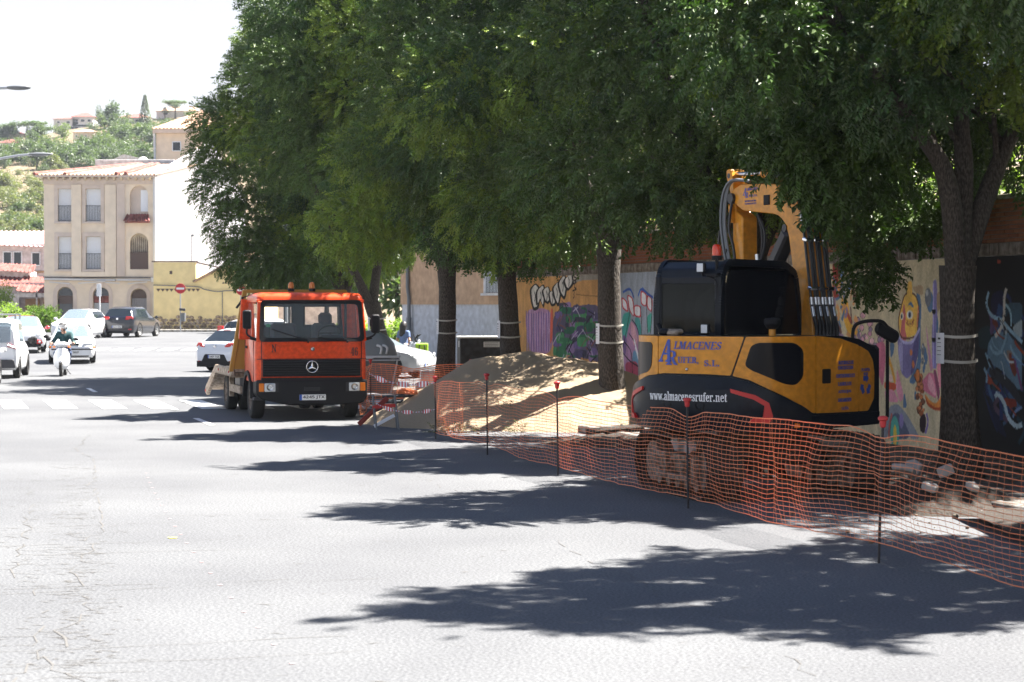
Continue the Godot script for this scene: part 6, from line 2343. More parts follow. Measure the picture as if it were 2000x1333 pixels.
	g.prism(rounded(v2([z0 + 0.012, 2.545, z0 - 0.03, 2.70, z0 - 0.15, 2.79, -0.74, 2.78, -0.98, 2.68, -0.95, 2.6, -0.7, 2.66, z0 - 0.2, 2.66, z0 - 0.07, 2.545]), 0.03), x1 - x0 - 0.06, Transform3D(ry(-90.0), Vector3((x0 + x1) * 0.5, 0, 0)), 0.03)
	g.box(Vector3((x0 + x1) * 0.5, 2.56, z0 - 0.03), Vector3(x1 - x0 - 0.02, 0.09, 0.08), Basis(), 0.01)
	g.box(Vector3((x0 + x1) * 0.5, 1.48, z0 - 0.03), Vector3(x1 - x0 - 0.02, 0.92, 0.08), Basis(), 0.01)
	for s in [x0 + 0.045, x1 - 0.045]:
		g.box(Vector3(s, 2.2, z0 - 0.02), Vector3(0.09, 0.84, 0.11), Basis(), 0.02)
	g.box(Vector3((x0 + x1) * 0.5, 1.05, (z0 + z1) * 0.5), Vector3(x1 - x0 - 0.02, 0.08, z0 - z1 - 0.05))
	g.box(Vector3(x0 + 0.03, 1.45, -0.3), Vector3(0.05, 0.8, 1.6), Basis(), 0.01)
	var cab := put("cab", g, mats["digger_black"], e)
	g = G.new()
	g.prism(rounded(v2([z0 - 0.08, 1.90, z0 - 0.06, 2.4, z0 - 0.14, 2.68, -0.72, 2.69, -0.93, 2.6, z1 + 0.08, 1.9]), 0.08), 0.012, Transform3D(ry(-90.0), Vector3(x1 + 0.002, 0, 0)), 0.002)
	put("side_window", g, mats["tint_glass"], cab)
	g = G.new()
	g.prism(rrect(x1 - x0 - 0.16, 0.6, 0.05, 4, Vector2((x0 + x1) * 0.5, 2.22)), 0.008, tf(Vector3(0, 0, z0 + 0.002)))
	put("rear_window", g, mats["cab_glass"], cab)
	g = G.new()
	g.prism(rounded(v2([z0 - 0.1, 1.4, z0 - 0.1, 2.55, -0.75, 2.62, -0.95, 2.5, z1 + 0.1, 1.4]), 0.06), 0.01, Transform3D(ry(-90.0), Vector3(x0 - 0.002, 0, 0)))
	put("door_window", g, mats["cab_glass"], cab)
	g = G.new()
	g.box(Vector3(-0.55, 1.55, 0.1), Vector3(0.5, 0.15, 0.5), Basis(), 0.05); g.box(Vector3(-0.62, 1.95, 0.36), Vector3(0.46, 0.8, 0.12), rx(-8.0), 0.05); g.box(Vector3(-0.62, 2.38, 0.40), Vector3(0.28, 0.16, 0.1), Basis(), 0.04)
	put("driver_seat", g, mats["interior"], cab)
	g = G.new()
	g.prism(rounded(v2([-1.0, 2.12, -0.75, 2.145, -0.66, 2.09, -0.9, 2.06, -1.0, 2.06]), 0.02), 0.01, tf(Vector3(0, 0, z0 - 0.05)))
	put("paper", g, mats["cream"], cab)
	g = G.new()
	g.box(Vector3(-0.82, 2.43, z0 - 0.02), Vector3(0.07, 0.045, 0.006)); g.box(Vector3(-0.75, 2.43, z0 - 0.02), Vector3(0.05, 0.03, 0.006))
	put("sticker", g, mats["sticker_green"], cab)
	g = G.new()
	for q in [[0.16, 0.05], [0.0, 0.04]]:
		g.rows([[Vector3(-0.30 - q[0] * 0.6, 1.92, z0 - 0.09), Vector3(-0.36 - q[0] * 0.6, 1.92, z0 - 0.07)], [Vector3(-0.33 - q[0], 2.15, z0 - 0.09), Vector3(-0.39 - q[0], 2.15, z0 - 0.06)], [Vector3(-0.26 - q[0] * 0.3, 2.32, z0 - 0.09), Vector3(-0.36 - q[0], 2.34, z0 - 0.07)], [Vector3(-0.19, 2.5, z0 - 0.09), Vector3(-0.25, 2.52, z0 - 0.07)]])
	put("curtain", g.smooth(0, 90), mats["awning"], cab)
	g = G.new()
	g.tube([Vector3(-0.2, 2.62, 0.60), Vector3(-0.2, 2.84, 0.60)], 0.02, 8)
	g.lathe([Vector2(0.0, 0.0), Vector2(0.062, 0.0), Vector2(0.065, 0.05), Vector2(0.05, 0.055)], tf(Vector3(-0.2, 2.80, 0.60)), 16)
	g.box(Vector3(-0.2, 2.62, 0.66), Vector3(0.16, 0.05, 0.1), Basis(), 0.01)
	var bc := put("beacon", g, mats["black_plastic"], e)
	g = G.new()
	g.lathe([Vector2(0.055, 0.0), Vector2(0.055, 0.08), Vector2(0.05, 0.115), Vector2(0.035, 0.135), Vector2(0.0, 0.142)], tf(Vector3(-0.2, 2.85, 0.60)), 18)
	put("beacon_lens", g, mats["beacon_red"], bc)
	g = G.new()
	g.lathe([Vector2(0.0, 0.0), Vector2(0.03, 0.0), Vector2(0.03, 0.09), Vector2(0.0, 0.1)], tf(Vector3(-0.2, 2.855, 0.60)), 12)
	put("reflector", g, mats["lens_red"], bc)
	for q in [[Vector3(-0.35, 2.71, 0.70), 0.1], [Vector3(-0.22, 1.98, 0.80), 0.1]]:
		g = G.new()
		g.box(q[0], Vector3(0.11, 0.12, 0.07), Basis(), 0.02)
		g.tube([q[0] + Vector3(0, -0.05, -0.01), q[0] + Vector3(0, -0.1, -0.03)], 0.014, 6)
		var wl := put("work_lamp", g, mats["black_plastic"], e)
		g = G.new()
		g.box(q[0] + Vector3(0, 0, 0.036), Vector3(0.09, 0.10, 0.01), Basis(), 0.004)
		put("lens", g, mats["lens_clear"], wl)
	g = G.new()
	g.tube(curve([Vector3(-0.25, 2.60, 0.67), Vector3(-0.16, 2.55, 0.68), Vector3(-0.14, 2.4, 0.67), Vector3(-0.15, 1.95, 0.67)], 5), 0.010, 5)
	g.tube(curve([Vector3(-0.35, 2.64, 0.68), Vector3(-0.25, 2.62, 0.70), Vector3(-0.2, 2.58, 0.67)], 4), 0.008, 5)
	put("cable", g, mats["black_plastic"], e)
	g = G.new()
	g.box(Vector3(-0.62, 1.94, 0.95), Vector3(0.28, 0.06, 0.16), rx(8.0), 0.02)
	put("plank", g, mats["bed_cream"], e)
	g = G.new()
	g.tube(curve([Vector3(-0.78, 1.91, 0.85), Vector3(-0.84, 1.97, 0.85), Vector3(-0.9, 2.03, 0.82)], 4), 0.03, 6)
	g.ball(Vector3(-0.68, 1.94, 1.0), Vector3(0.08, 0.05, 0.06), 8, 6)
	put("glove", g, mats["black_plastic"], e)
	g = G.new()
	g.tube([Vector3(0.55, 1.88, 0.55), Vector3(0.55, 1.98, 0.55)], 0.042, 12)
	var pc := put("air_intake", g, yl, e)
	g = G.new()
	g.lathe([Vector2(0.03, 0.0), Vector2(0.07, 0.02), Vector2(0.10, 0.07), Vector2(0.10, 0.12), Vector2(0.08, 0.135), Vector2(0.0, 0.14)], tf(Vector3(0.55, 1.975, 0.55)), 16)
	put("intake_cap", g, mats["black_plastic"], pc)
	g = G.new()
	g.tube(curve([Vector3(0.98, 1.72, -0.55), Vector3(0.98, 1.98, -0.57), Vector3(1.05, 2.06, -0.65), Vector3(1.18, 2.07, -0.85), Vector3(1.22, 2.0, -0.95)], 6), 0.022, 7)
	g.tube([Vector3(1.14, 0.9, -1.1), Vector3(1.15, 1.95, -1.08)], 0.022, 7)
	var mr := put("mirror_arm", g, mats["black_plastic"], e)
	g = G.new()
	g.prism(rrect(0.34, 0.16, 0.07, 4), 0.08, Transform3D(ry(60.0) * rz(-28.0), Vector3(1.2, 1.93, -0.98)), 0.025)
	put("mirror", g, mats["black_plastic"], mr)
	var foot := Vector3(0.1, 0, -1.18)
	var bd := ry(66.5)    # turns -z (straight ahead) to the left
	var bx := func(u: float, v: float, s := 0.0) -> Vector3:
		return foot + bd * Vector3(s, v, -u)
	var pl := func(q: Array, thick: float, off: float, bev := 0.012) -> G:
		var gg := G.new()
		gg.prism(q, thick, Transform3D(Basis(bd * Vector3(0, 0, -1), Vector3.UP, bd * Vector3(1, 0, 0)), foot + bd * Vector3(off, 0, 0)), bev)
		return gg
	g = pl.call(rounded(v2([-0.12, 1.72, 0.16, 1.72, 0.185, 1.94, 0.44, 3.14, 0.52, 3.30, 0.66, 3.40, 0.78, 3.43, 1.50, 3.50, 1.66, 3.58, 1.80, 3.66, 1.80, 3.74, 1.72, 3.80, 1.55, 3.85, 0.85, 3.82, 0.5, 3.78, 0.30, 3.66, 0.14, 3.38, -0.02, 2.6]), 0.05), 0.27, 0.0, 0.012)
	var boom := put("boom", g, yl, e)
	g = G.new()
	for q in [[1.74, 3.67, 0.07, 0.36], [0.52, 3.24, 0.05, 0.30], [1.9, 3.98, 0.035, 0.2], [0.95, 3.62, 0.045, 0.29]]:
		g.tube([bx.call(q[0], q[1], -q[3] * 0.5), bx.call(q[0], q[1], q[3] * 0.5)], q[2], 12)
	put("pin", g, mats["dark_steel"], boom)
	g = pl.call(v2([0.86, 3.55, 1.0, 3.55, 1.0, 3.68, 0.86, 3.68]), 0.30, 0.0)
	put("lamp_bracket", g, mats["black_plastic"], boom)
	g = G.new()
	var lt := [["A", 0.075, 0.10, 1.44, 3.745, 0.3], ["LMACENES", 0.26, 0.035, 1.27, 3.775, 0.25], ["R", 0.07, 0.07, 1.40, 3.70, 0.0], ["UFER, S.L.", 0.2, 0.033, 1.25, 3.685, 0.0]]
	var lb := Transform3D(Basis(bd * Vector3(0, 0, 1), Vector3.UP, bd * Vector3(-1, 0, 0)), Vector3.ZERO)
	for q in lt:
		g.add(letters(q[0], q[1], q[2], true, true, 0.003, q[5]), Transform3D(lb.basis, bx.call(q[3], q[4], -0.1365)))
	put("lettering", g, mats["text_blue"], boom)
	g = G.new()
	for q in [["MATERIALES DE OBRA", 3.62], ["TRANSPORTES", 3.585]]:
		g.add(letters(q[0], 0.27, 0.022, true, false, 0.003), Transform3D(lb.basis, bx.call(1.31, q[1], -0.1365)))
	put("lettering", g, mats["text_blue"], boom)
	g = pl.call(rounded(v2([1.72, 3.5, 1.56, 3.42, 1.55, 2.4, 1.60, 1.35, 1.80, 1.35, 1.80, 3.6, 1.96, 3.95, 1.97, 4.06, 1.87, 4.07, 1.80, 3.9]), 0.03), 0.23, 0.02, 0.012)
	g.add(pl.call(v2([1.74, 3.35, 1.80, 3.35, 1.83, 3.60, 1.76, 3.56]), 0.31, 0.0, 0.01))
	var arm := put("arm", g, yl, e)
	g = G.new()
	var bp := rounded(v2([1.45, 1.35, 1.92, 1.4, 2.0, 0.85, 1.75, 0.25, 1.35, 0.04, 1.1, 0.1, 1.12, 0.16, 1.32, 0.14, 1.62, 0.34, 1.85, 0.85, 1.75, 1.2, 1.5, 1.2]), 0.05)
	g.add(pl.call(bp, 0.6, 0.02, 0.01))
	for s in [-0.29, 0.33]:
		g.add(pl.call(v2([1.45, 1.3, 1.9, 1.3, 1.95, 0.85, 1.7, 0.27, 1.35, 0.08, 1.15, 0.15]), 0.03, s, 0.0))
	for k in 4:
		g.add(pl.call(v2([1.14, 0.16, 0.96, 0.05, 1.14, 0.06]), 0.07, -0.2 + k * 0.15, 0.0))
	put("bucket", g, mats["track_steel"], arm)
	g = G.new()
	g.tube([bx.call(0.50, 3.24), bx.call(0.66, 3.10)], 0.06, 10)
	g.bar(bx.call(0.60, 3.2), bx.call(1.5, 2.1), 0.2, 0.16, 0.03)
	put("cylinder", g, mats["dark_steel"], boom)
	g = G.new()
	g.tube([bx.call(0.28, 2.95, 0.02), bx.call(0.60, 1.75, 0.1)], 0.06, 10)
	put("cylinder", g, mats["dark_steel"], boom)
	g = G.new()
	g.tube([bx.call(0.62, 1.9, 0.1), bx.call(0.52, 3.05, 0.02)], 0.035, 10)
	g.box(bx.call(0.38, 2.55, 0.16), Vector3(0.05, 0.7, 0.03), bd)
	put("piston_rod", g, mats["steel"], boom)
	g = G.new()
	g.tube([bx.call(0.55, 3.86), bx.call(1.2, 3.98)], 0.065, 10)
	put("cylinder", g, mats["digger_yellow"], boom)
	g = G.new()
	g.tube([bx.call(1.2, 3.98), bx.call(1.9, 4.0)], 0.032, 10)
	put("piston_rod", g, mats["steel"], boom)
	g = G.new()
	g.box(foot + Vector3(0.05, 1.35, 0.1), Vector3(0.5, 0.9, 0.5), Basis(), 0.06)
	g.box(foot + Vector3(0.05, 1.1, -0.1), Vector3(0.36, 0.4, 0.5), Basis(), 0.06)
	put("swing_post", g, mats["dark_steel"], e)
	var pipes := G.new()
	var fit := G.new()
	var ends := G.new()
	for k in 7:
		var s := 0.155 - k * 0.052
		var off := 0.035 + 0.02 * (k % 2)
		pipes.tube([bx.call(-0.06 - off, 2.32, s), bx.call(0.10 - off, 3.16, s)], 0.017, 6)
		pipes.tube(curve([bx.call(0.10 - off, 3.16, s), bx.call(0.16 - off, 3.45, s), bx.call(0.30 - off, 3.72, s), bx.call(0.52, 3.84 + off, s), bx.call(0.9, 3.88 + off, s)], 5), 0.019, 6)
		ends.tube(curve([bx.call(-0.06 - off, 2.32, s), bx.call(-0.12 - off, 2.12, s), bx.call(-0.16, 1.95, s + 0.04), bx.call(-0.16, 1.8, s + 0.02)], 5), 0.023, 6)
		fit.tube([bx.call(-0.075 - off, 2.26, s), bx.call(-0.06 - off, 2.36, s)], 0.026, 8)
		fit.tube([bx.call(0.13 - off, 3.28, s), bx.call(0.16 - off, 3.42, s)], 0.025, 8)
		if k % 2 == 0:
			fit.tube([bx.call(-0.12 - off, 2.12, s), bx.call(-0.085 - off, 2.24, s)], 0.028, 8)
	put("pipe", pipes, mats["hose"], boom)
	put("hose", ends, mats["hose"], boom)
	stuff(put("fitting", fit, mats["steel"], boom))
	for q in [[-0.03, 2.47], [0.085, 3.08]]:
		for k in 3:
			g = G.new()
			g.box(bx.call(q[0] - 0.05, q[1], 0.13 - k * 0.13), Vector3(0.10, 0.045, 0.09), bd * rx(12.0), 0.01)
			put("clamp", g, mats["chrome"], boom)
	g = G.new()
	for q in [[-0.17, -0.03, 0.022], [-0.20, 0.0, 0.018], [-0.17, -0.06, 0.015]]:
		g.tube(curve([bx.call(1.4, 3.88, q[0] * 0.5), bx.call(1.68, 3.90, q[0]), bx.call(1.88 + q[1], 3.72, q[0]), bx.call(1.93 + q[1], 3.35, q[0]), bx.call(1.84 + q[1], 2.95, q[0]), bx.call(1.74 + q[1], 2.7, q[0])], 6), q[2], 8)
	put("hose", g, mats["hose_grey"], arm)
	g = G.new()
	g.tube(curve([bx.call(1.70, 3.7, -0.16), bx.call(1.76, 3.3, -0.18), bx.call(1.66, 3.05, -0.18), bx.call(1.63, 2.8, -0.17), bx.call(1.70, 2.5, -0.16)], 6), 0.018, 6)
	g.tube(curve([bx.call(1.95, 3.25, -0.2), bx.call(1.97, 3.0, -0.21), bx.call(1.88, 2.9, -0.2), bx.call(1.80, 3.0, -0.19)], 6), 0.016, 6)
	for k in 2:
		g.tube(curve([bx.call(1.50, 3.46, 0.1), bx.call(1.44 - k * 0.06, 3.25, 0.12), bx.call(1.43 - k * 0.05, 3.0, 0.12), bx.call(1.50, 2.75, 0.1)], 6), 0.018, 6)
	put("hose", g, mats["hose"], arm)
	g = G.new()
	g.tube([bx.call(1.48, 2.93, 0.08), bx.call(1.46, 2.72, 0.08)], 0.04, 8)
	g.box(bx.call(1.43, 2.78, 0.06), Vector3(0.12, 0.08, 0.1), bd, 0.02)
	put("valve", g, mats["steel"], arm)
	var ub := ry(56.0)
	g = G.new()
	g.lathe([Vector2(0.0, 0.62), Vector2(0.5, 0.62), Vector2(0.5, 0.84), Vector2(0.0, 0.84)], Transform3D(), 28)
	g.box(Vector3(0, 0.50, 0), Vector3(1.3, 0.28, 0.9), Basis(), 0.05)
	g.box(Vector3(0, 0.42, 0.0), Vector3(1.6, 0.16, 0.5), Basis(), 0.03)
	var u := put("undercarriage", g, mats["track_steel"], e)
	u.basis = ub
	for s in [-1.0, 1.0]:
		g = G.new()
		var cx: float = s * 0.925
		g.box(Vector3(cx, 0.36, 0), Vector3(0.20, 0.22, 1.65), Basis(), 0.03)
		for k in 5:
			g.lathe([Vector2(0.0, -0.12), Vector2(0.09, -0.12), Vector2(0.09, 0.12), Vector2(0.0, 0.12)], Transform3D(rz(90.0), Vector3(cx, 0.17, -0.62 + k * 0.31)), 12)
		for zz in [-0.9, 0.9]:
			g.lathe([Vector2(0.0, -0.1), Vector2(0.25, -0.1), Vector2(0.27, 0.0), Vector2(0.25, 0.1), Vector2(0.0, 0.1)], Transform3D(rz(90.0), Vector3(cx, 0.34, zz)), 20)
		for q in [[-0.45, 0.46, 0.5, 0.08], [0.25, 0.46, 0.5, 0.08], [0.0, 0.22, 1.1, 0.07], [-0.2, 0.34, 0.08, 0.3], [0.35, 0.34, 0.08, 0.3], [0.72, 0.34, 0.06, 0.34]]:
			g.box(Vector3(cx + s * 0.17, q[1], q[0]), Vector3(0.08, q[3], q[2]), Basis(), 0.012)
		var fr := put("track_frame", g, mats["dusty_steel"], u)
		var path := []
		for k in 12:
			var a := -PI * 0.5 + PI * k / 11.0
			path.append(Vector2(0.9 + cos(a) * 0.33, 0.36 + sin(a) * 0.335))
		for k in 12:
			var a := PI * 0.5 + PI * k / 11.0
			path.append(Vector2(-0.9 + cos(a) * 0.33, 0.36 + sin(a) * 0.335))
		var total := 0.0
		var cum := [0.0]
		for i in path.size():
			total += path[i].distance_to(path[(i + 1) % path.size()])
			cum.append(total)
		for k in 40:
			var d := total * k / 40.0
			var i := 0
			while cum[i + 1] < d: i += 1
			var a: Vector2 = path[i]
			var b: Vector2 = path[(i + 1) % path.size()]
			var p := a.lerp(b, (d - cum[i]) / (cum[i + 1] - cum[i]))
			var dir := (b - a).normalized()
			g = G.new()
			var bs := Basis(Vector3(1, 0, 0), Vector3(0, dir.x, -dir.y), Vector3(0, dir.y, dir.x))
			g.box(Vector3.ZERO, Vector3(0.45, 0.035, total / 40.0 - 0.008), Basis(), 0.008)
			g.box(Vector3(0, -0.025, 0.0), Vector3(0.44, 0.03, 0.03), Basis(), 0.006)
			var o := put("track_shoe", g, mats["track_steel"], u)
			o.transform = Transform3D(bs, Vector3(cx, p.y, p.x))

func wheel(parent: Node, c: Vector3, r: float, w: float, rim_r: float, yaw := 0.0, m := "alloy", hub := true) -> void:
	var b := ry(yaw) * rz(90.0)
	var g := G.new()
	g.lathe([Vector2(rim_r, -w * 0.5), Vector2(r * 0.90, -w * 0.5), Vector2(r * 0.97, -w * 0.42), Vector2(r, -w * 0.3), Vector2(r, w * 0.3), Vector2(r * 0.97, w * 0.42), Vector2(r * 0.90, w * 0.5), Vector2(rim_r, w * 0.5)], Transform3D(b, c), 28)
	var t := put("wheel", g, mats["rubber"], parent)
	g = G.new()
	g.lathe([Vector2(rim_r, -w * 0.48), Vector2(rim_r * 0.9, -w * 0.38), Vector2(rim_r * 0.45, -w * 0.3), Vector2(0, -w * 0.34)], Transform3D(b, c), 20)
	g.lathe([Vector2(0, w * 0.34), Vector2(rim_r * 0.45, w * 0.3), Vector2(rim_r * 0.9, w * 0.38), Vector2(rim_r, w * 0.48)], Transform3D(b, c), 20)
	if hub:
		for k in 6:
			for s in [-1.0, 1.0]:
				var a := TAU * k / 6.0
				g.box(c + b * Vector3(cos(a) * rim_r * 0.55, s * w * 0.36, sin(a) * rim_r * 0.55), Vector3(rim_r * 0.3, w * 0.06, rim_r * 0.2), b * ry(-rad_to_deg(a)), 0.004)
	put("rim", g, mats[m], t)

func plate(parent: Node, c: Vector3, b: Basis, txt: String, small := false) -> void:
	var g := G.new()
	g.box(c, Vector3(0.52, 0.11, 0.012), b, 0.003)
	var p := put("number_plate", g, mats["plate_white"], parent)
	g = G.new()
	g.box(c + b * Vector3(-0.237, 0, 0.002), Vector3(0.044, 0.108, 0.012), b)
	put("plate_band", g, mats["plate_blue"], p)
	g = letters(txt, 0.43, 0.072, false, true, 0.002)
	g.turn(Transform3D(b, c + b * Vector3(0.02, 0, 0.0065)))
	put("lettering", g, mats["text_black"], p)

func tow_truck() -> void:
	var t := thing("tow_truck", "orange red flatbed tow truck facing the camera with number 46", "truck", Vector3(-3.92, 0, -40.0), 15.7)
	var red: Material = mats["truck_red"]
	var blk: Material = mats["black_plastic"]
	var hw := 1.10
	var plan := func(w: float, front: float, back: float, r: float) -> Array:
		var p := []
		for q in rrect(w * 2.0, front - back, r, 5, Vector2(0, (front + back) * 0.5)):
			p.append(q)
		return p
	var g := G.new()
	var rings := []
	for q in [[0.745, hw - 0.015, -0.03], [0.77, hw, 0.0], [1.20, hw + 0.005, 0.005], [1.575, hw - 0.005, -0.01]]:
		var r := []
		for p in plan.call(q[1], q[2], -1.65, 0.16):
			r.append(Vector3(p.x, q[0], p.y))
		rings.append(r)
	var s0 := g.v.size()
	g.rows(rings, true)
	g.fan(rings[0], false); g.fan(rings[3], true)
	g.smooth(s0, 35).outward(s0)
	var cab := put("cab", g, red, t)
	g = G.new()
	rings = []
	for q in [[2.345, hw - 0.06, -0.10, 0.14], [2.36, hw - 0.045, -0.085, 0.14], [2.42, hw - 0.05, -0.10, 0.14], [2.48, hw - 0.10, -0.16, 0.16], [2.51, hw - 0.25, -0.32, 0.2]]:
		var r := []
		for p in plan.call(q[1], q[2], -1.62 + (0.1 if q[0] > 2.45 else 0.0), q[3]):
			r.append(Vector3(p.x, q[0], p.y))
		rings.append(r)
	s0 = g.v.size()
	g.rows(rings, true); g.fan(rings[0], false); g.fan(rings[4], true)
	g.smooth(s0, 40).outward(s0)
	put("roof", g, red, cab)
	g = G.new()
	for s in [-1.0, 1.0]:
		g.prism(v2([s * (hw - 0.125), 1.57, s * (hw - 0.01), 1.57, s * (hw - 0.055), 2.36, s * (hw - 0.16), 2.36]), 0.12, Transform3D(rx(-7.0), Vector3(0, -0.01, -0.02 + 0.17)), 0.02)
		g.bar(Vector3(s * (hw - 0.03), 1.56, -0.62), Vector3(s * (hw - 0.07), 2.37, -0.66), 0.05, 0.06, 0.01)
		g.bar(Vector3(s * (hw - 0.03), 1.56, -1.50), Vector3(s * (hw - 0.08), 2.37, -1.50), 0.06, 0.3, 0.01)
		g.bar(Vector3(s * (hw - 0.06), 2.34, -0.1), Vector3(s * (hw - 0.06), 2.34, -1.6), 0.05, 0.06, 0.01)
	stuff(put("pillars", g, red, cab))
	g = G.new()
	for s in [-1.0, 1.0]:
		g.box(Vector3(s * (hw - 0.16), 1.95, -1.46), Vector3(0.02, 0.8, 0.36), Basis(), 0.005)
		g.box(Vector3(s * (hw - 0.10), 1.40, -0.8), Vector3(0.02, 0.34, 1.4))
	stuff(put("lining", g, mats["interior"], cab))
	g = G.new()
	pierced(g, 2.1, 0.85, [[0.18, 0.3, 0.76, 0.40], [1.16, 0.3, 0.76, 0.40]], 0.04)
	g.turn(tf(Vector3(-1.05, 1.54, -1.58)))
	put("back_wall", g, mats["interior"], cab)
	g = G.new()
	for q in [-0.49, 0.49]:
		for s in [-1.0, 1.0]:
			g.box(Vector3(q + s * 0.37, 2.04, -1.57), Vector3(0.04, 0.44, 0.05), Basis(), 0.01); g.box(Vector3(q, 2.04 + s * 0.2, -1.57), Vector3(0.76, 0.04, 0.05), Basis(), 0.01)
	g.box(Vector3(-0.70, 2.04, -1.57), Vector3(0.02, 0.4, 0.03)); g.box(Vector3(-0.28, 2.04, -1.57), Vector3(0.02, 0.4, 0.03)); g.box(Vector3(0.62, 2.04, -1.57), Vector3(0.02, 0.4, 0.03))
	put("window_frame", g, blk, cab)
	g = G.new()
	var scr := func(grow: float) -> Array:
		return rounded(v2([-1.01 - grow, 1.585 - grow, 1.01 + grow, 1.585 - grow, 0.965 + grow, 2.345 + grow, -0.965 - grow, 2.345 + grow]), 0.09)
	var tilt := Transform3D(rx(-7.0), Vector3(0, 0.0, 0.235))
	var outer: Array = scr.call(0.03)
	var inner: Array = scr.call(-0.045)
	for i in outer.size():
		var j := (i + 1) % outer.size()
		var o1 := tilt * Vector3(outer[i].x, outer[i].y, 0.015); var o2 := tilt * Vector3(outer[j].x, outer[j].y, 0.015)
		var i1 := tilt * Vector3(inner[i].x, inner[i].y, 0.006); var i2 := tilt * Vector3(inner[j].x, inner[j].y, 0.006)
		g.quad(o1, o2, i2, i1)
		g.quad(tilt * Vector3(outer[i].x, outer[i].y, -0.02), tilt * Vector3(outer[j].x, outer[j].y, -0.02), o2, o1)
		g.quad(i1, i2, tilt * Vector3(inner[j].x, inner[j].y, -0.03), tilt * Vector3(inner[i].x, inner[i].y, -0.03))
	put("window_seal", g, blk, cab)
	g = G.new()
	g.prism(scr.call(-0.03), 0.006, tilt)
	put("windscreen", g, mats["windscreen"], cab)
	for s in [-1.0, 1.0]:
		g = G.new()
		g.prism(rounded(v2([-0.12, 1.58, -0.12, 2.28, -1.3, 2.30, -1.3, 1.58]), 0.06), 0.006, Transform3D(ry(-90.0), Vector3(s * (hw - 0.045), 0, 0)) * Transform3D(Basis(), Vector3.ZERO))
		put("side_window", g, mats["windscreen"], cab)
	g = G.new()
	g.box(Vector3(0, 1.50, -0.30), Vector3(2.0, 0.2, 0.5), Basis(), 0.06)
	g.box(Vector3(0.45, 1.60, -0.35), Vector3(0.5, 0.14, 0.3), Basis(), 0.05)
	g.box(Vector3(0, 1.2, -1.56), Vector3(2.05, 0.7, 0.05))
	put("dashboard", g, mats["interior"], cab)
	g = G.new()
	for q in [0.48, -0.35]:
		g.box(Vector3(q, 1.55, -1.25), Vector3(0.52, 0.7, 0.16), rx(-10.0), 0.06)
		if q > 0.0:
			g.box(Vector3(q + 0.02, 1.98, -1.28), Vector3(0.28, 0.26, 0.13), rx(-8.0), 0.06)
	put("seat", g, mats["interior_blue"], cab)
	g = G.new()
	var rg := []
	for k in 25:
		var a := TAU * k / 24.0
		rg.append(Vector3(0.47, 1.70, -0.62) + rx(-30.0) * Vector3(cos(a) * 0.23, sin(a) * 0.06, sin(a) * 0.2))
	g.tube(rg, 0.017, 6, false)
	g.tube([Vector3(0.47, 1.5, -0.45), Vector3(0.47, 1.70, -0.62)], 0.03, 6)
	g.bar(Vector3(0.25, 1.70, -0.62), Vector3(0.69, 1.70, -0.62), 0.04, 0.03)
	put("steering_wheel", g, blk, cab)
	g = G.new()
	g.box(Vector3(-0.86, 1.86, 0.0), Vector3(0.09, 0.06, 0.004), rx(-7.0))
	put("sticker", g, mats["sticker_green"], cab)
	g = G.new()
	g.box(Vector3(0, 1.205, 0.0), Vector3(2.16, 0.012, 0.02))
	for s in [-1.0, 1.0]:
		g.box(Vector3(s * 0.985, 1.0, 0.002), Vector3(0.010, 0.5, 0.012))
		g.box(Vector3(s * 0.99, 1.38, -0.004), Vector3(0.012, 0.34, 0.016))
	put("seam", g, mats["interior"], cab)
	g = G.new()
	g.box(Vector3(0, 1.03, -0.002), Vector3(1.94, 0.335, 0.03), Basis(), 0.01)
	var gr := put("grille", g, mats["interior"], t)
	for k in 7:
		g = G.new()
		g.box(Vector3(0, 0.885 + k * 0.048, 0.022), Vector3(1.92, 0.022, 0.03), rx(-18.0), 0.005)
		put("slat", g, blk, gr)
	g = G.new()
	var c := Vector3(0.0, 1.055, 0.055)
	var ring := []
	for k in 33:
		ring.append(c + Vector3(cos(TAU * k / 32.0), sin(TAU * k / 32.0), 0) * 0.112)
	g.tube(ring, 0.0105, 8, false)
	for k in 3:
		var a := PI * 0.5 + TAU * k / 3.0
		var d := Vector3(cos(a), sin(a), 0)
		var n := Vector3(-d.y, d.x, 0)
		var tip := c + d * 0.108
		for s in [-1.0, 1.0]:
			var sd: Vector3 = c + (d * cos(PI / 3.0) + n * s * sin(PI / 3.0)) * 0.026
			var ridge := c + Vector3(0, 0, 0.016)
			if s > 0: g.tri(ridge, tip, sd)
			else: g.tri(ridge, sd, tip)
			var rb := c - Vector3(0, 0, 0.010)
			if s > 0: g.tri(rb, sd, tip)
			else: g.tri(rb, tip, sd)
	put("star_emblem", g, mats["chrome"], gr)
	g = G.new()
	g.lathe([Vector2(0.0, 0.018), Vector2(0.03, 0.014), Vector2(0.042, 0.0)], Transform3D(rx(90.0), Vector3(0.02, 1.395, 0.006)), 18)
	put("badge", g, mats["steel"], t)
	for q in [[-0.49, -0.19, 1.555], [0.33, 0.62, 1.545]]:
		g = G.new()
		g.tube([Vector3(q[0], q[2] - 0.02, 0.0), Vector3(q[0], q[2], 0.04), Vector3(q[1], q[2], 0.04), Vector3(q[1], q[2] - 0.02, 0.0)], 0.016, 7)
		put("grab_handle", g, red, t)
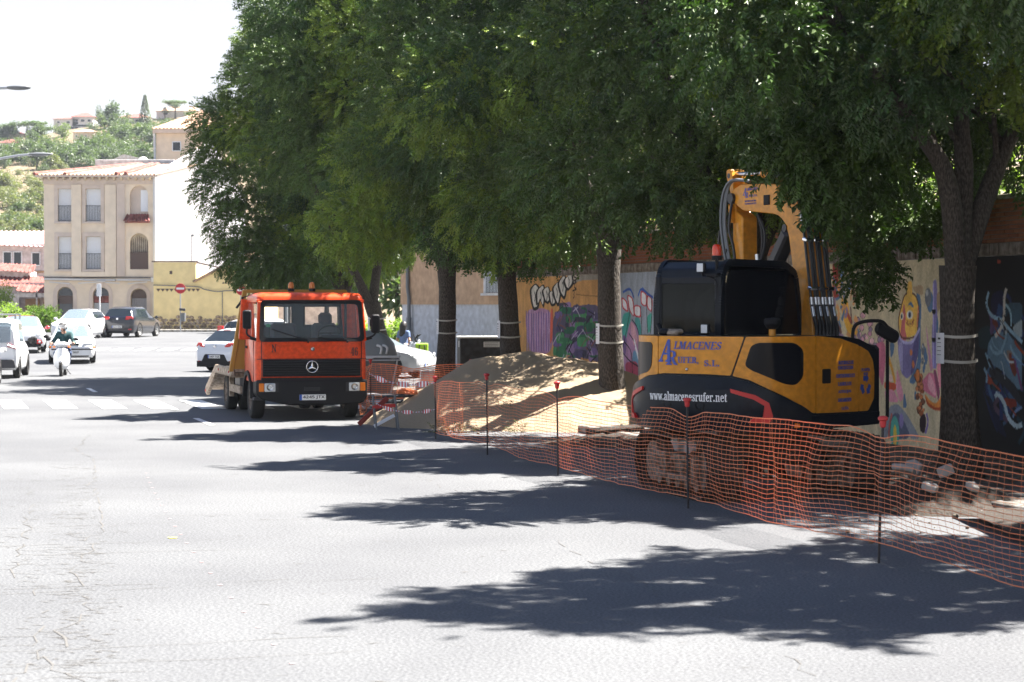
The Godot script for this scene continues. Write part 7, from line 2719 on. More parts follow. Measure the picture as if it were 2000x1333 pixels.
	for q in [[-0.08, 1.56, -0.80, 1.79], [0.70, 1.56, 0.12, 1.63]]:
		g = G.new()
		var a := Vector3(q[0], q[1], 0.065)
		var b := Vector3(q[2], q[3], 0.055 - (q[3] - 1.56) * 0.12)
		g.bar(a, a.lerp(b, 0.35), 0.035, 0.02); g.bar(a.lerp(b, 0.3), b, 0.024, 0.016)
		g.bar(a + Vector3(0.0, -0.03, -0.04), a, 0.03, 0.03)
		put("wiper", g, blk, t)
	g = G.new()
	var tx := letters("N", 0.095, 0.15, true, true, 0.002)
	g.add(tx, tf(Vector3(-0.745, 1.415, 0.0055)))
	g.add(letters("46", 0.14, 0.16, true, true, 0.002), tf(Vector3(0.845, 1.345, 0.0055)))
	put("lettering", g, mats["text_black"], t)
	g = G.new()
	g.add(letters("o", 0.035, 0.03, true, true, 0.002), tf(Vector3(-0.66, 1.465, 0.0055)))
	put("lettering", g, mats["stripe_red"], t)
	g = G.new()
	g.prism(rounded(v2([-1.1, 0.80, 1.1, 0.80, 1.1, 0.45, 1.0, 0.33, 0.45, 0.30, -0.45, 0.30, -1.0, 0.42, -1.1, 0.52]), 0.06), 0.45, tf(Vector3(0, 0, -0.17)), 0.03)
	g.box(Vector3(0, 0.77, -0.1), Vector3(2.0, 0.14, 0.3))
	var bm := put("bumper", g, blk, t)
	g = G.new()
	g.box(Vector3(0.0, 0.625, 0.052), Vector3(0.33, 0.09, 0.02), Basis(), 0.01)
	for s in [-1.0, 1.0]:
		g.box(Vector3(s * 0.86, 0.655, 0.05), Vector3(0.40, 0.19, 0.02), Basis(), 0.01)
	put("recess", g, mats["interior"], bm)
	for s in [-1.0, 1.0]:
		g = G.new()
		g.box(Vector3(s * 1.0, 0.655, 0.058), Vector3(0.10, 0.165, 0.03), Basis(), 0.012)
		var hl := put("indicator", g, mats["lens_orange"], bm)
		g = G.new()
		g.box(Vector3(s * 0.835, 0.655, 0.056), Vector3(0.215, 0.165, 0.03), Basis(), 0.012)
		put("headlight", g, mats["lens_clear"], bm)
		g = G.new()
		g.lathe([Vector2(0.07, 0.0), Vector2(0.06, -0.012), Vector2(0.03, -0.018), Vector2(0, -0.02)], Transform3D(rx(90.0), Vector3(s * 0.835, 0.655, 0.088)), 18)
		put("reflector", g, mats["steel"], bm)
	plate(bm, Vector3(0.005, 0.455, 0.066), Basis(), "4245 JTX")
	for x in [-0.29, 0.13]:
		g = G.new()
		g.lathe([Vector2(0, 0), Vector2(0.07, 0), Vector2(0.07, 0.05), Vector2(0.055, 0.06), Vector2(0, 0.06)], tf(Vector3(x, 2.53, -0.7)), 16)
		var bc := put("beacon", g, blk, t)
		g = G.new()
		g.lathe([Vector2(0.058, 0.0), Vector2(0.06, 0.06), Vector2(0.052, 0.10), Vector2(0.03, 0.125), Vector2(0.0, 0.132)], tf(Vector3(x, 2.59, -0.7)), 18)
		put("beacon_lens", g, mats["beacon_orange"], bc)
		g = G.new()
		g.lathe([Vector2(0, 0), Vector2(0.028, 0), Vector2(0.028, 0.09), Vector2(0, 0.1)], tf(Vector3(x, 2.592, -0.7)), 10)
		put("bulb", g, mats["lens_orange"], bc)
	g = G.new()
	g.bar(Vector3(-0.5, 2.535, -0.7), Vector3(0.3, 2.535, -0.7), 0.06, 0.03)
	put("beacon_bar", g, mats["bed_yellow"], t)
	for s in [-1.0, 1.0]:
		g = G.new()
		g.prism(rrect(0.17, 0.37, 0.05, 4), 0.1, tf(Vector3(s * 1.27, 1.95 + (0.03 if s < 0 else -0.06), 0.0)), 0.025)
		g.tube(curve([Vector3(s * 1.27, 1.8, -0.02), Vector3(s * 1.27, 1.70, -0.02), Vector3(s * 1.2, 1.64, -0.02), Vector3(s * 1.05, 1.59, -0.06)], 4), 0.02, 6)
		g.tube([Vector3(s * 1.06, 1.58, -0.06), Vector3(s * 1.2, 1.62, -0.02)], 0.035, 6)
		put("mirror", g, blk, t)
	for s in [-1.0, 1.0]:
		g = G.new()
		g.box(Vector3(s * (hw + 0.005), 1.42, -1.2), Vector3(0.04, 0.05, 0.16), Basis(), 0.01)
		g.box(Vector3(s * (hw + 0.003), 1.16, -0.30), Vector3(0.01, 0.8, 0.012)); g.box(Vector3(s * (hw + 0.003), 1.16, -1.42), Vector3(0.01, 0.8, 0.012))
		put("door_handle", g, blk, t)
		g = G.new()
		var arch := []
		for k in 11:
			var a := PI * k / 10.0
			arch.append(Vector2(-1.02 + cos(a) * 0.56, 0.42 + sin(a) * 0.54))
		for k in range(10, -1, -1):
			var a := PI * k / 10.0
			arch.append(Vector2(-1.02 + cos(a) * 0.47, 0.42 + sin(a) * 0.45))
		g.prism(arch, 0.28, Transform3D(ry(-90.0), Vector3(s * 1.0, 0, 0)), 0.01)
		put("fender", g, blk, t)
		g = G.new()
		g.box(Vector3(s * 1.0, 0.42, -0.38), Vector3(0.2, 0.06, 0.25), Basis(), 0.015)
		put("step", g, mats["dark_steel"], t)
		wheel(t, Vector3(s * 0.94, 0.40, -1.02), 0.40, 0.25, 0.23, 0.0, "dusty_steel")
	g = G.new()
	for s in [-1.0, 1.0]:
		g.box(Vector3(s * 0.38, 0.68, -4.0), Vector3(0.08, 0.2, 6.6))
	g.box(Vector3(0, 0.62, -0.95), Vector3(0.8, 0.5, 0.9), Basis(), 0.08)
	g.tube([Vector3(-0.9, 0.42, -1.02), Vector3(0.9, 0.42, -1.02)], 0.07, 8)
	g.tube([Vector3(-0.8, 0.42, -4.6), Vector3(0.8, 0.42, -4.6)], 0.10, 8)
	g.ball(Vector3(0, 0.42, -4.6), Vector3(0.2, 0.2, 0.22), 12, 8)
	g.box(Vector3(-0.8, 0.62, -2.9), Vector3(0.5, 0.45, 0.8), Basis(), 0.06); g.box(Vector3(0.8, 0.62, -2.7), Vector3(0.5, 0.4, 0.6), Basis(), 0.06)
	put("chassis", g, mats["dark_steel"], t)
	for s in [-1.0, 1.0]:
		for q in [0.95, 0.66]:
			wheel(t, Vector3(s * q, 0.39, -4.6), 0.39, 0.22, 0.22, 0.0, "dusty_steel")
		g = G.new()
		g.box(Vector3(s * 1.08, 0.52, -2.9), Vector3(0.05, 0.16, 1.5), Basis(), 0.01); g.box(Vector3(s * 1.06, 0.6, -3.7), Vector3(0.1, 0.55, 0.1), Basis(), 0.01)
		put("side_guard", g, mats["bed_cream"], t)
	g = G.new()
	for s in [-1.0, 1.0]:
		g.bar(Vector3(s * 1.03, 2.56, -1.95), Vector3(s * 1.30, 0.90, -2.05), 0.10, 0.09, 0.01)
	g.bar(Vector3(-1.06, 2.54, -1.95), Vector3(1.06, 2.54, -1.95), 0.08, 0.07, 0.01)
	g.bar(Vector3(-1.16, 1.72, -2.0), Vector3(1.16, 1.72, -2.0), 0.06, 0.06, 0.01)
	var hb := put("headboard", g, mats["bed_yellow"], t)
	g = G.new()
	g.prism(v2([-1.26, 0.95, 1.26, 0.95, 1.14, 1.68, -1.14, 1.68]), 0.03, tf(Vector3(0, 0, -2.02)))
	put("panel", g, mats["bed_yellow"], hb)
	for s in [-1.0, 1.0]:
		g = G.new()
		var side := v2([-2.0, 0.98, -4.5, 0.98, -6.1, 0.46, -6.15, 0.30, -5.95, 0.26, -4.5, 0.80, -2.0, 0.80])
		g.prism(side, 0.08, Transform3D(ry(-90.0), Vector3(s * 1.27, 0, 0)), 0.015)
		put("side_rail", g, mats["bed_cream"], t)
		g = G.new()
		for z in [-2.3, -3.9]:
			g.box(Vector3(s * 1.315, 0.89, z), Vector3(0.02, 0.05, 0.07), Basis(), 0.006)
		g.ball(Vector3(s * 1.28, 0.36, -6.1), Vector3(0.05, 0.05, 0.04), 8, 6)
		put("side_marker", g, mats["lens_red"], t)
	g = G.new()
	g.box(Vector3(0, 0.92, -3.25), Vector3(2.46, 0.05, 2.45))
	g.box(Vector3(0, 0.66, -5.28), Vector3(2.46, 0.05, 1.7), rx(-18.0))
	for k in 9:
		g.box(Vector3(0, 0.82, -2.2 - k * 0.29), Vector3(2.4, 0.1, 0.06))
	put("deck", g, mats["bed_cream"], t)
	g = G.new()
	g.box(Vector3(0, 1.05, -2.3), Vector3(0.5, 0.28, 0.35), Basis(), 0.04)
	g.tube([Vector3(-0.35, 1.1, -2.35), Vector3(0.35, 1.1, -2.35)], 0.11, 12)
	put("winch", g, mats["dark_steel"], t)
	g = G.new()
	g.tube(curve([Vector3(-1.08, 2.42, -1.9), Vector3(-1.12, 2.32, -1.9), Vector3(-1.2, 2.2, -1.95)], 4), 0.025, 6)
	g.tube(curve([Vector3(-1.02, 2.44, -1.6), Vector3(-1.06, 2.42, -1.9)], 3), 0.012, 5)
	put("strap", g, mats["interior"], t)

func car(called: String, label: String, category: String, where: Vector3, yaw: float, P: Dictionary) -> Node3D:
	var t := thing(called, label, category, where, yaw)
	var st0: Array = P.st
	var body := G.new()
	var glass := {"rear_window": G.new(), "windscreen": G.new(), "left": G.new(), "right": G.new()}
	var L := []
	for i in st0.size() - 1:
		for k in 4:
			var a := []
			for q in 6:
				a.append(lerpf(st0[i][q], st0[i + 1][q], k / 4.0))
			L.append([a, i])
	L.append([st0[-1], st0.size() - 2])
	var ring := func(a: Array) -> Array:
		var w: float = a[4]
		var lo: float = a[1]
		var be: float = a[2]
		var tp: float = a[3]
		var wt: float = a[5]
		return [Vector3(0, lo, a[0]), Vector3(w * 0.88, lo, a[0]), Vector3(w * 0.97, lo + 0.10, a[0]), Vector3(w, lerpf(lo, be, 0.45), a[0]), Vector3(w * 0.995, lerpf(lo, be, 0.78), a[0]), Vector3(w * 0.955, be, a[0]),
			Vector3(lerpf(w * 0.955, wt, 0.12), lerpf(be, tp, 0.12), a[0]), Vector3(lerpf(w * 0.955, wt, 0.84), lerpf(be, tp, 0.82), a[0]), Vector3(wt * 0.93, lerpf(be, tp, 0.95), a[0]), Vector3(wt * 0.75, tp, a[0]), Vector3(0, tp + 0.012, a[0])]
	var ws: int = P.screen      # station span of the windscreen
	var rs: int = P.rear
	for i in L.size() - 1:
		var r0: Array = ring.call(L[i][0])
		var r1: Array = ring.call(L[i + 1][0])
		var seg: int = L[i][1]
		for k in 10:
			var key := ""
			var edge := (i % 4 == 0) or (i % 4 == 3)
			if (seg == ws or seg == rs) and k >= 8:
				key = "windscreen" if seg == ws else "rear_window"
			elif P.sides.has(seg) and k == 6:
				key = "side"
			for s in [1.0, -1.0]:
				var a: Vector3 = r0[k]; var b: Vector3 = r0[k + 1]; var c: Vector3 = r1[k + 1]; var d: Vector3 = r1[k]
				var g := body
				if key == "side": g = glass["left" if s > 0 else "right"]
				elif key: g = glass[key]
				if s > 0:
					g.quad(d, a, b, c)
				else:
					var m := Vector3(-1, 1, 1)
					g.quad(a * m, d * m, c * m, b * m)
	for q in [[0, true], [L.size() - 1, false]]:
		var r: Array = ring.call(L[q[0]][0])
		var loop := r.duplicate()
		for k in range(9, 0, -1):
			loop.append(r[k] * Vector3(-1, 1, 1))
		body.fan(loop, q[1])
	body.smooth(0, 42)
	var bd := put("body", body, mats[P.paint], t)
	for key in glass:
		var g: G = glass[key]
		if g.v.size() == 0: continue
		g.smooth(0, 42)
		put({"left": "side_window", "right": "side_window"}.get(key, key), g, mats[P.get("glass", "car_window")] if key != "windscreen" else mats[P.get("screen_glass", "car_window")], bd)
	if P.has("roof"):
		var g2 := G.new()
		for i in L.size() - 1:
			if P.roof.has(L[i][1]):
				var r0: Array = ring.call(L[i][0])
				var r1: Array = ring.call(L[i + 1][0])
				for k in [8, 9]:
					for s in [1.0, -1.0]:
						var m := Vector3(s, 1, 1)
						var o := Vector3(0, 0.006, 0)
						if s > 0: g2.quad(r1[k] * m + o, r0[k] * m + o, r0[k + 1] * m + o, r1[k + 1] * m + o)
						else: g2.quad(r0[k] * m + o, r1[k] * m + o, r1[k + 1] * m + o, r0[k + 1] * m + o)
		put("roof", g2.smooth(0, 60), mats[P.roof_paint], bd)
	var W: float = P.w
	for z in P.axles:
		for s in [-1.0, 1.0]:
			wheel(t, Vector3(s * (W - 0.10), P.r, z), P.r, 0.2, P.r * 0.62, 0.0, P.get("rim", "alloy"))
			var g := G.new()
			g.lathe([Vector2(P.r + 0.055, 0.0), Vector2(P.r - 0.015, 0.0)], Transform3D(rz(-90.0 * s), Vector3(s * (W + 0.004), P.r + 0.02, z)), 24)
			g.lathe([Vector2(P.r + 0.06, 0.0), Vector2(P.r + 0.06, -0.03)], Transform3D(rz(-90.0 * s), Vector3(s * (W + 0.004), P.r + 0.02, z)), 24)
			var half := G.new()
			for i in range(0, g.v.size(), 3):
				if maxf(g.v[i].y, maxf(g.v[i + 1].y, g.v[i + 2].y)) > P.r * 0.75:
					for k in 3:
						half.v.append(g.v[i + k]); half.n.append(g.n[i + k]); half.uv.append(g.uv[i + k])
			put("wheel_arch", half, mats["black_plastic"], t)
	for s in [-1.0, 1.0]:
		var g := G.new()
		g.ball(Vector3(s * (W + 0.10), P.mirror[0], P.mirror[1]), Vector3(0.10, 0.075, 0.06), 10, 7)
		g.tube([Vector3(s * (W - 0.1), P.mirror[0] - 0.05, P.mirror[1]), Vector3(s * (W + 0.06), P.mirror[0] - 0.03, P.mirror[1])], 0.022, 6)
		put("mirror", g, mats[P.get("mirror_paint", P.paint)], t)
	return t

func lamp(t: Node, called: String, m: String, poly: Array, pos: Vector3, b: Basis, d := 0.05) -> void:
	var g := G.new()
	g.prism(poly, d, Transform3D(b, pos), minf(0.012, d * 0.3))
	put(called, g, mats[m], t)
func slab(t: Node, called: String, m: String, pos: Vector3, size: Vector3, b := Basis(), bev := 0.01) -> void:
	put(called, G.new().box(pos, size, b, bev), mats[m], t)

func cars() -> void:
	var hatch := [[-2.10, 0.42, 0.62, 0.66, 0.70, 0.60], [-2.06, 0.30, 0.86, 0.94, 0.80, 0.66], [-1.92, 0.22, 0.94, 1.02, 0.85, 0.66], [-1.42, 0.20, 0.95, 1.38, 0.885, 0.56], [-0.9, 0.19, 0.94, 1.45, 0.885, 0.58], [0.15, 0.18, 0.91, 1.44, 0.885, 0.58], [1.05, 0.18, 0.89, 0.97, 0.88, 0.66], [1.85, 0.20, 0.76, 0.82, 0.85, 0.62], [2.08, 0.26, 0.62, 0.66, 0.72, 0.55], [2.14, 0.34, 0.50, 0.52, 0.60, 0.5]]
	var rear := on(421, 68.4)
	var hd := 32.0
	var t := car("parked_car", "pale blue white hatchback parked behind the tow truck, rear towards the camera", "car", rear + Vector3(sin(deg_to_rad(hd)), 0, -cos(deg_to_rad(hd))) * 2.0, 180.0 - hd, {"st": hatch, "screen": 5, "rear": 2, "sides": [3, 4], "paint": "car_iceblue", "w": 0.885, "r": 0.32, "axles": [-1.25, 1.3], "mirror": [0.98, 0.85]})
	lamp(t, "taillight", "lens_red", rounded(v2([-0.22, -0.06, 0.24, -0.05, 0.12, 0.09, -0.1, 0.08]), 0.05), Vector3(-0.64, 0.90, -2.045), ry(180.0) * ry(14.0), 0.06)
	lamp(t, "taillight", "lens_red", rounded(v2([-0.24, -0.05, 0.22, -0.06, 0.1, 0.08, -0.12, 0.09]), 0.05), Vector3(0.64, 0.90, -2.045), ry(180.0) * ry(-14.0), 0.06)
	lamp(t, "lower_bumper", "black_plastic", rounded(v2([-0.62, -0.2, 0.62, -0.2, 0.42, 0.16, -0.42, 0.16]), 0.06), Vector3(0, 0.44, -2.09), ry(180.0), 0.06)
	slab(t, "lower_bumper", "black_plastic", Vector3(0, 0.27, -1.95), Vector3(1.56, 0.2, 0.3))
	plate(t, Vector3(0, 0.52, -2.125), ry(180.0), "0401 FXR")
	slab(t, "brake_light", "rust_red", Vector3(0, 1.39, -1.42), Vector3(0.3, 0.03, 0.05))
	slab(t, "reflector", "lens_red", Vector3(0.6, 0.36, -2.07), Vector3(0.24, 0.04, 0.03), ry(10.0))
	slab(t, "reflector", "lens_red", Vector3(-0.6, 0.36, -2.07), Vector3(0.24, 0.04, 0.03), ry(-10.0))
	lamp(t, "badge", "steel", rrect(0.11, 0.09, 0.03), Vector3(0, 0.86, -2.075), ry(180.0), 0.03)
	put("aerial", G.new().tube([Vector3(0, 1.44, -1.2), Vector3(0, 1.66, -1.35)], 0.012, 5), mats["black_plastic"], t)
	var wagon := [[-2.22, 0.42, 0.62, 0.66, 0.70, 0.60], [-2.18, 0.30, 0.90, 0.98, 0.82, 0.68], [-2.08, 0.24, 1.0, 1.08, 0.86, 0.68], [-1.78, 0.22, 1.0, 1.46, 0.885, 0.60], [-1.2, 0.20, 0.98, 1.56, 0.885, 0.62], [0.2, 0.19, 0.95, 1.55, 0.885, 0.60], [1.2, 0.19, 0.93, 1.0, 0.88, 0.66], [1.95, 0.22, 0.80, 0.86, 0.85, 0.62], [2.18, 0.28, 0.64, 0.68, 0.72, 0.55], [2.24, 0.36, 0.50, 0.52, 0.60, 0.5]]
	hd = 9.0
	t = car("parked_car", "black estate car parked before the beige building", "car", on(227, 103.0) + Vector3(sin(deg_to_rad(hd)), 0, -cos(deg_to_rad(hd))) * 2.2 , 180.0 - hd, {"st": wagon, "screen": 5, "rear": 2, "sides": [3, 4], "paint": "car_black", "w": 0.885, "r": 0.34, "axles": [-1.3, 1.35], "mirror": [1.02, 0.95]})
	for s in [-1.0, 1.0]:
		lamp(t, "taillight", "lens_red", rounded(v2([-0.2, -0.08, 0.2, -0.06, 0.2, 0.08, -0.16, 0.09]), 0.03), Vector3(s * 0.62, 0.98, -2.16), ry(180.0 - s * 12.0), 0.06)
		slab(t, "reflector", "lens_red", Vector3(s * 0.6, 0.42, -2.2), Vector3(0.3, 0.05, 0.04), ry(s * 8.0))
	lamp(t, "badge", "steel", oval(0.12, 0.11), Vector3(0, 0.95, -2.19), ry(180.0), 0.03)
	plate(t, Vector3(0, 0.55, -2.25), ry(180.0), "2374 HBZ")
	t = car("parked_car", "white hatchback parked left of the black estate, front towards the camera", "car", on(155, 102.0), -8.0, {"st": hatch, "screen": 5, "rear": 2, "sides": [3, 4], "paint": "car_white", "w": 0.885, "r": 0.32, "axles": [-1.25, 1.3], "mirror": [0.98, 0.85], "screen_glass": "car_windscreen"})
	for s in [-1.0, 1.0]:
		lamp(t, "headlight", "lens_clear", rounded(v2([-0.2, -0.06, 0.16, -0.05, 0.22, 0.08, -0.1, 0.07]), 0.03), Vector3(s * 0.62, 0.66, 2.05), ry(s * 25.0), 0.06)
	slab(t, "grille", "black_plastic", Vector3(0, 0.42, 2.13), Vector3(0.8, 0.12, 0.04))
	plate(t, Vector3(0, 0.40, 2.16), Basis(), "6158 LKD")
	var sedan := [[-2.10, 0.40, 0.62, 0.66, 0.70, 0.60], [-2.04, 0.26, 0.90, 0.94, 0.80, 0.70], [-1.45, 0.22, 0.93, 0.98, 0.84, 0.66], [-0.75, 0.19, 0.93, 1.40, 0.845, 0.56], [-0.3, 0.19, 0.92, 1.425, 0.845, 0.57], [0.2, 0.18, 0.90, 1.41, 0.845, 0.57], [0.95, 0.18, 0.88, 0.95, 0.84, 0.66], [1.75, 0.20, 0.78, 0.83, 0.82, 0.62], [1.98, 0.24, 0.68, 0.72, 0.74, 0.58], [2.06, 0.30, 0.58, 0.60, 0.66, 0.55]]
	t = car("moving_car", "dusty white saloon driving behind the scooter", "car", on(139, 77.0), 12.0, {"st": sedan, "screen": 5, "rear": 2, "sides": [3, 4], "paint": "car_white", "w": 0.845, "r": 0.29, "axles": [-1.2, 1.25], "mirror": [0.97, 0.80], "mirror_paint": "black_plastic", "screen_glass": "car_windscreen", "glass": "car_windscreen"})
	for s in [-1.0, 1.0]:
		lamp(t, "headlight", "lens_clear", rrect(0.36, 0.14, 0.05), Vector3(s * 0.56, 0.68, 1.99), ry(s * 12.0), 0.06)
		slab(t, "fog_lamp", "lens_orange", Vector3(s * 0.78, 0.60, 1.93), Vector3(0.08, 0.08, 0.04), ry(s * 25.0))
	slab(t, "grille", "black_plastic", Vector3(0, 0.70, 2.035), Vector3(0.5, 0.08, 0.03))
	slab(t, "bumper_strip", "black_plastic", Vector3(0, 0.52, 2.05), Vector3(1.5, 0.05, 0.06))
	slab(t, "air_intake", "black_plastic", Vector3(0, 0.30, 2.0), Vector3(1.2, 0.10, 0.08))
	plate(t, Vector3(0, 0.41, 2.075), Basis(), "1827 BWP")
	for q in [[-0.35, 0.1], [0.35, 0.1]]:
		put("seat", G.new().box(Vector3(q[0], 0.85, q[1]), Vector3(0.48, 0.7, 0.14), rx(-12.0), 0.06).box(Vector3(q[0], 1.27, q[1] - 0.08), Vector3(0.26, 0.18, 0.1), Basis(), 0.04), mats["interior"], t)
	var cross := [[-1.98, 0.44, 0.70, 0.74, 0.70, 0.60], [-1.95, 0.30, 0.96, 1.02, 0.80, 0.66], [-1.85, 0.24, 1.0, 1.08, 0.85, 0.66], [-1.45, 0.22, 1.0, 1.42, 0.875, 0.60], [-0.9, 0.21, 0.98, 1.50, 0.875, 0.62], [0.25, 0.20, 0.96, 1.49, 0.875, 0.60], [1.0, 0.20, 0.95, 1.04, 0.87, 0.68], [1.75, 0.24, 0.88, 0.94, 0.85, 0.64], [1.96, 0.28, 0.74, 0.80, 0.78, 0.58], [2.0, 0.34, 0.56, 0.60, 0.7, 0.5]]
	t = car("parked_car", "white crossover with red roof and red door mirrors parked behind the white van", "car", on(42, 86.0), 16.0, {"st": cross, "screen": 5, "rear": 2, "sides": [3, 4], "paint": "car_white", "w": 0.875, "r": 0.33, "axles": [-1.2, 1.3], "mirror": [1.02, 0.80], "mirror_paint": "car_red", "roof": [3, 4], "roof_paint": "car_red", "screen_glass": "car_windscreen"})
	for s in [-1.0, 1.0]:
		lamp(t, "headlight", "lens_clear", rrect(0.28, 0.12, 0.05), Vector3(s * 0.60, 0.72, 1.95), ry(s * 16.0), 0.06)
		lamp(t, "daytime_light", "lens_clear", rrect(0.3, 0.04, 0.015), Vector3(s * 0.6, 0.90, 1.80), ry(s * 16.0), 0.06)
		lamp(t, "fog_surround", "lens_red", rrect(0.26, 0.16, 0.05), Vector3(s * 0.58, 0.44, 1.99), ry(s * 12.0), 0.06)
		lamp(t, "fog_lamp", "lens_clear", oval(0.10, 0.09), Vector3(s * 0.58, 0.44, 2.03), ry(s * 12.0), 0.03)
	slab(t, "lower_bumper", "black_plastic", Vector3(0, 0.36, 1.98), Vector3(1.3, 0.22, 0.06))
	t = car("parked_van", "small white van with roof bars at the left edge, rear towards the camera", "van", on(-10, 64.2), 180.0 + 8.0, {"st": [[-2.0, 0.42, 0.9, 1.0, 0.74, 0.66], [-1.97, 0.34, 1.0, 1.55, 0.82, 0.70], [-1.9, 0.30, 1.02, 1.72, 0.85, 0.72], [-1.75, 0.26, 1.02, 1.80, 0.86, 0.74], [-1.0, 0.24, 1.02, 1.84, 0.865, 0.76], [0.3, 0.22, 1.0, 1.80, 0.865, 0.74], [1.2, 0.22, 1.0, 1.08, 0.86, 0.68], [1.75, 0.24, 0.86, 0.92, 0.84, 0.62], [1.95, 0.30, 0.66, 0.70, 0.74, 0.55]], "screen": 5, "rear": 1, "sides": [4], "paint": "car_white", "w": 0.865, "r": 0.31, "axles": [-1.35, 1.3], "mirror": [1.14, 1.0], "mirror_paint": "black_plastic", "rim": "black_plastic", "glass": "car_windscreen"})
	for s in [-1.0, 1.0]:
		lamp(t, "taillight", "lens_red", rounded(v2([-0.14, -0.02, 0.14, 0.06, 0.14, 0.14, -0.14, 0.04]), 0.02), Vector3(s * 0.68, 0.92, -2.0), ry(180.0 - s * 18.0) * Basis().scaled(Vector3(s, 1, 1)), 0.06)
		put("mirror_housing", G.new().box(Vector3(s * 1.06, 1.12, 0.98), Vector3(0.22, 0.26, 0.12), Basis(), 0.06), mats["black_plastic"], t)
	lamp(t, "rear_window", "car_windscreen", rrect(1.3, 0.52, 0.06), Vector3(0, 1.36, -2.0), ry(180.0) * rx(-4.0), 0.03)
	lamp(t, "lower_bumper", "dark_steel", rounded(v2([-0.8, -0.12, 0.8, -0.12, 0.74, 0.14, -0.74, 0.14]), 0.05), Vector3(0, 0.45, -1.98), ry(180.0), 0.16)
	for z in [-1.3, 0.1]:
		put("roof_bar", G.new().bar(Vector3(-0.75, 1.96, z), Vector3(0.75, 1.96, z), 0.06, 0.04, 0.01).box(Vector3(-0.72, 1.88, z), Vector3(0.05, 0.14, 0.06)).box(Vector3(0.72, 1.88, z), Vector3(0.05, 0.14, 0.06)).box(Vector3(0.76, 2.02, z), Vector3(0.05, 0.2, 0.05), Basis(), 0.01), mats["hose_grey"], t)
	t = car("parked_car", "white car cut off by the left edge of the picture before the van", "car", on(-72, 57.0), 180.0 + 10.0, {"st": hatch, "screen": 5, "rear": 2, "sides": [3, 4], "paint": "car_white", "w": 0.885, "r": 0.32, "axles": [-1.25, 1.3], "mirror": [0.98, 0.85]})
	slab(t, "bumper_strip", "black_plastic", Vector3(0, 0.55, -2.09), Vector3(1.6, 0.05, 0.05))
	t = car("parked_car", "silver compact car behind the grey waste container", "car", on(716, 64.0), 66.0, {"st": hatch, "screen": 5, "rear": 2, "sides": [3, 4], "paint": "car_silver", "w": 0.885, "r": 0.32, "axles": [-1.25, 1.3], "mirror": [0.98, 0.85], "screen_glass": "car_windscreen"})
	for s in [-1.0, 1.0]:
		lamp(t, "headlight", "lens_clear", oval(0.3, 0.2), Vector3(s * 0.62, 0.68, 2.04), ry(s * 25.0), 0.06)
	plate(t, Vector3(0, 0.42, 2.16), Basis(), "3062 CGV")
	t = car("parked_car", "silver car half hidden behind the truck mirror", "car", on(522, 80.0), 150.0, {"st": wagon, "screen": 5, "rear": 2, "sides": [3, 4], "paint": "car_silver", "w": 0.885, "r": 0.34, "axles": [-1.3, 1.35], "mirror": [1.02, 0.95]})
	for s in [-1.0, 1.0]:
		lamp(t, "taillight", "lens_red", rounded(v2([-0.16, -0.2, 0.16, -0.2, 0.16, 0.24, -0.16, 0.24]), 0.03), Vector3(s * 0.66, 1.05, -2.13), ry(180.0 - s * 14.0), 0.08)

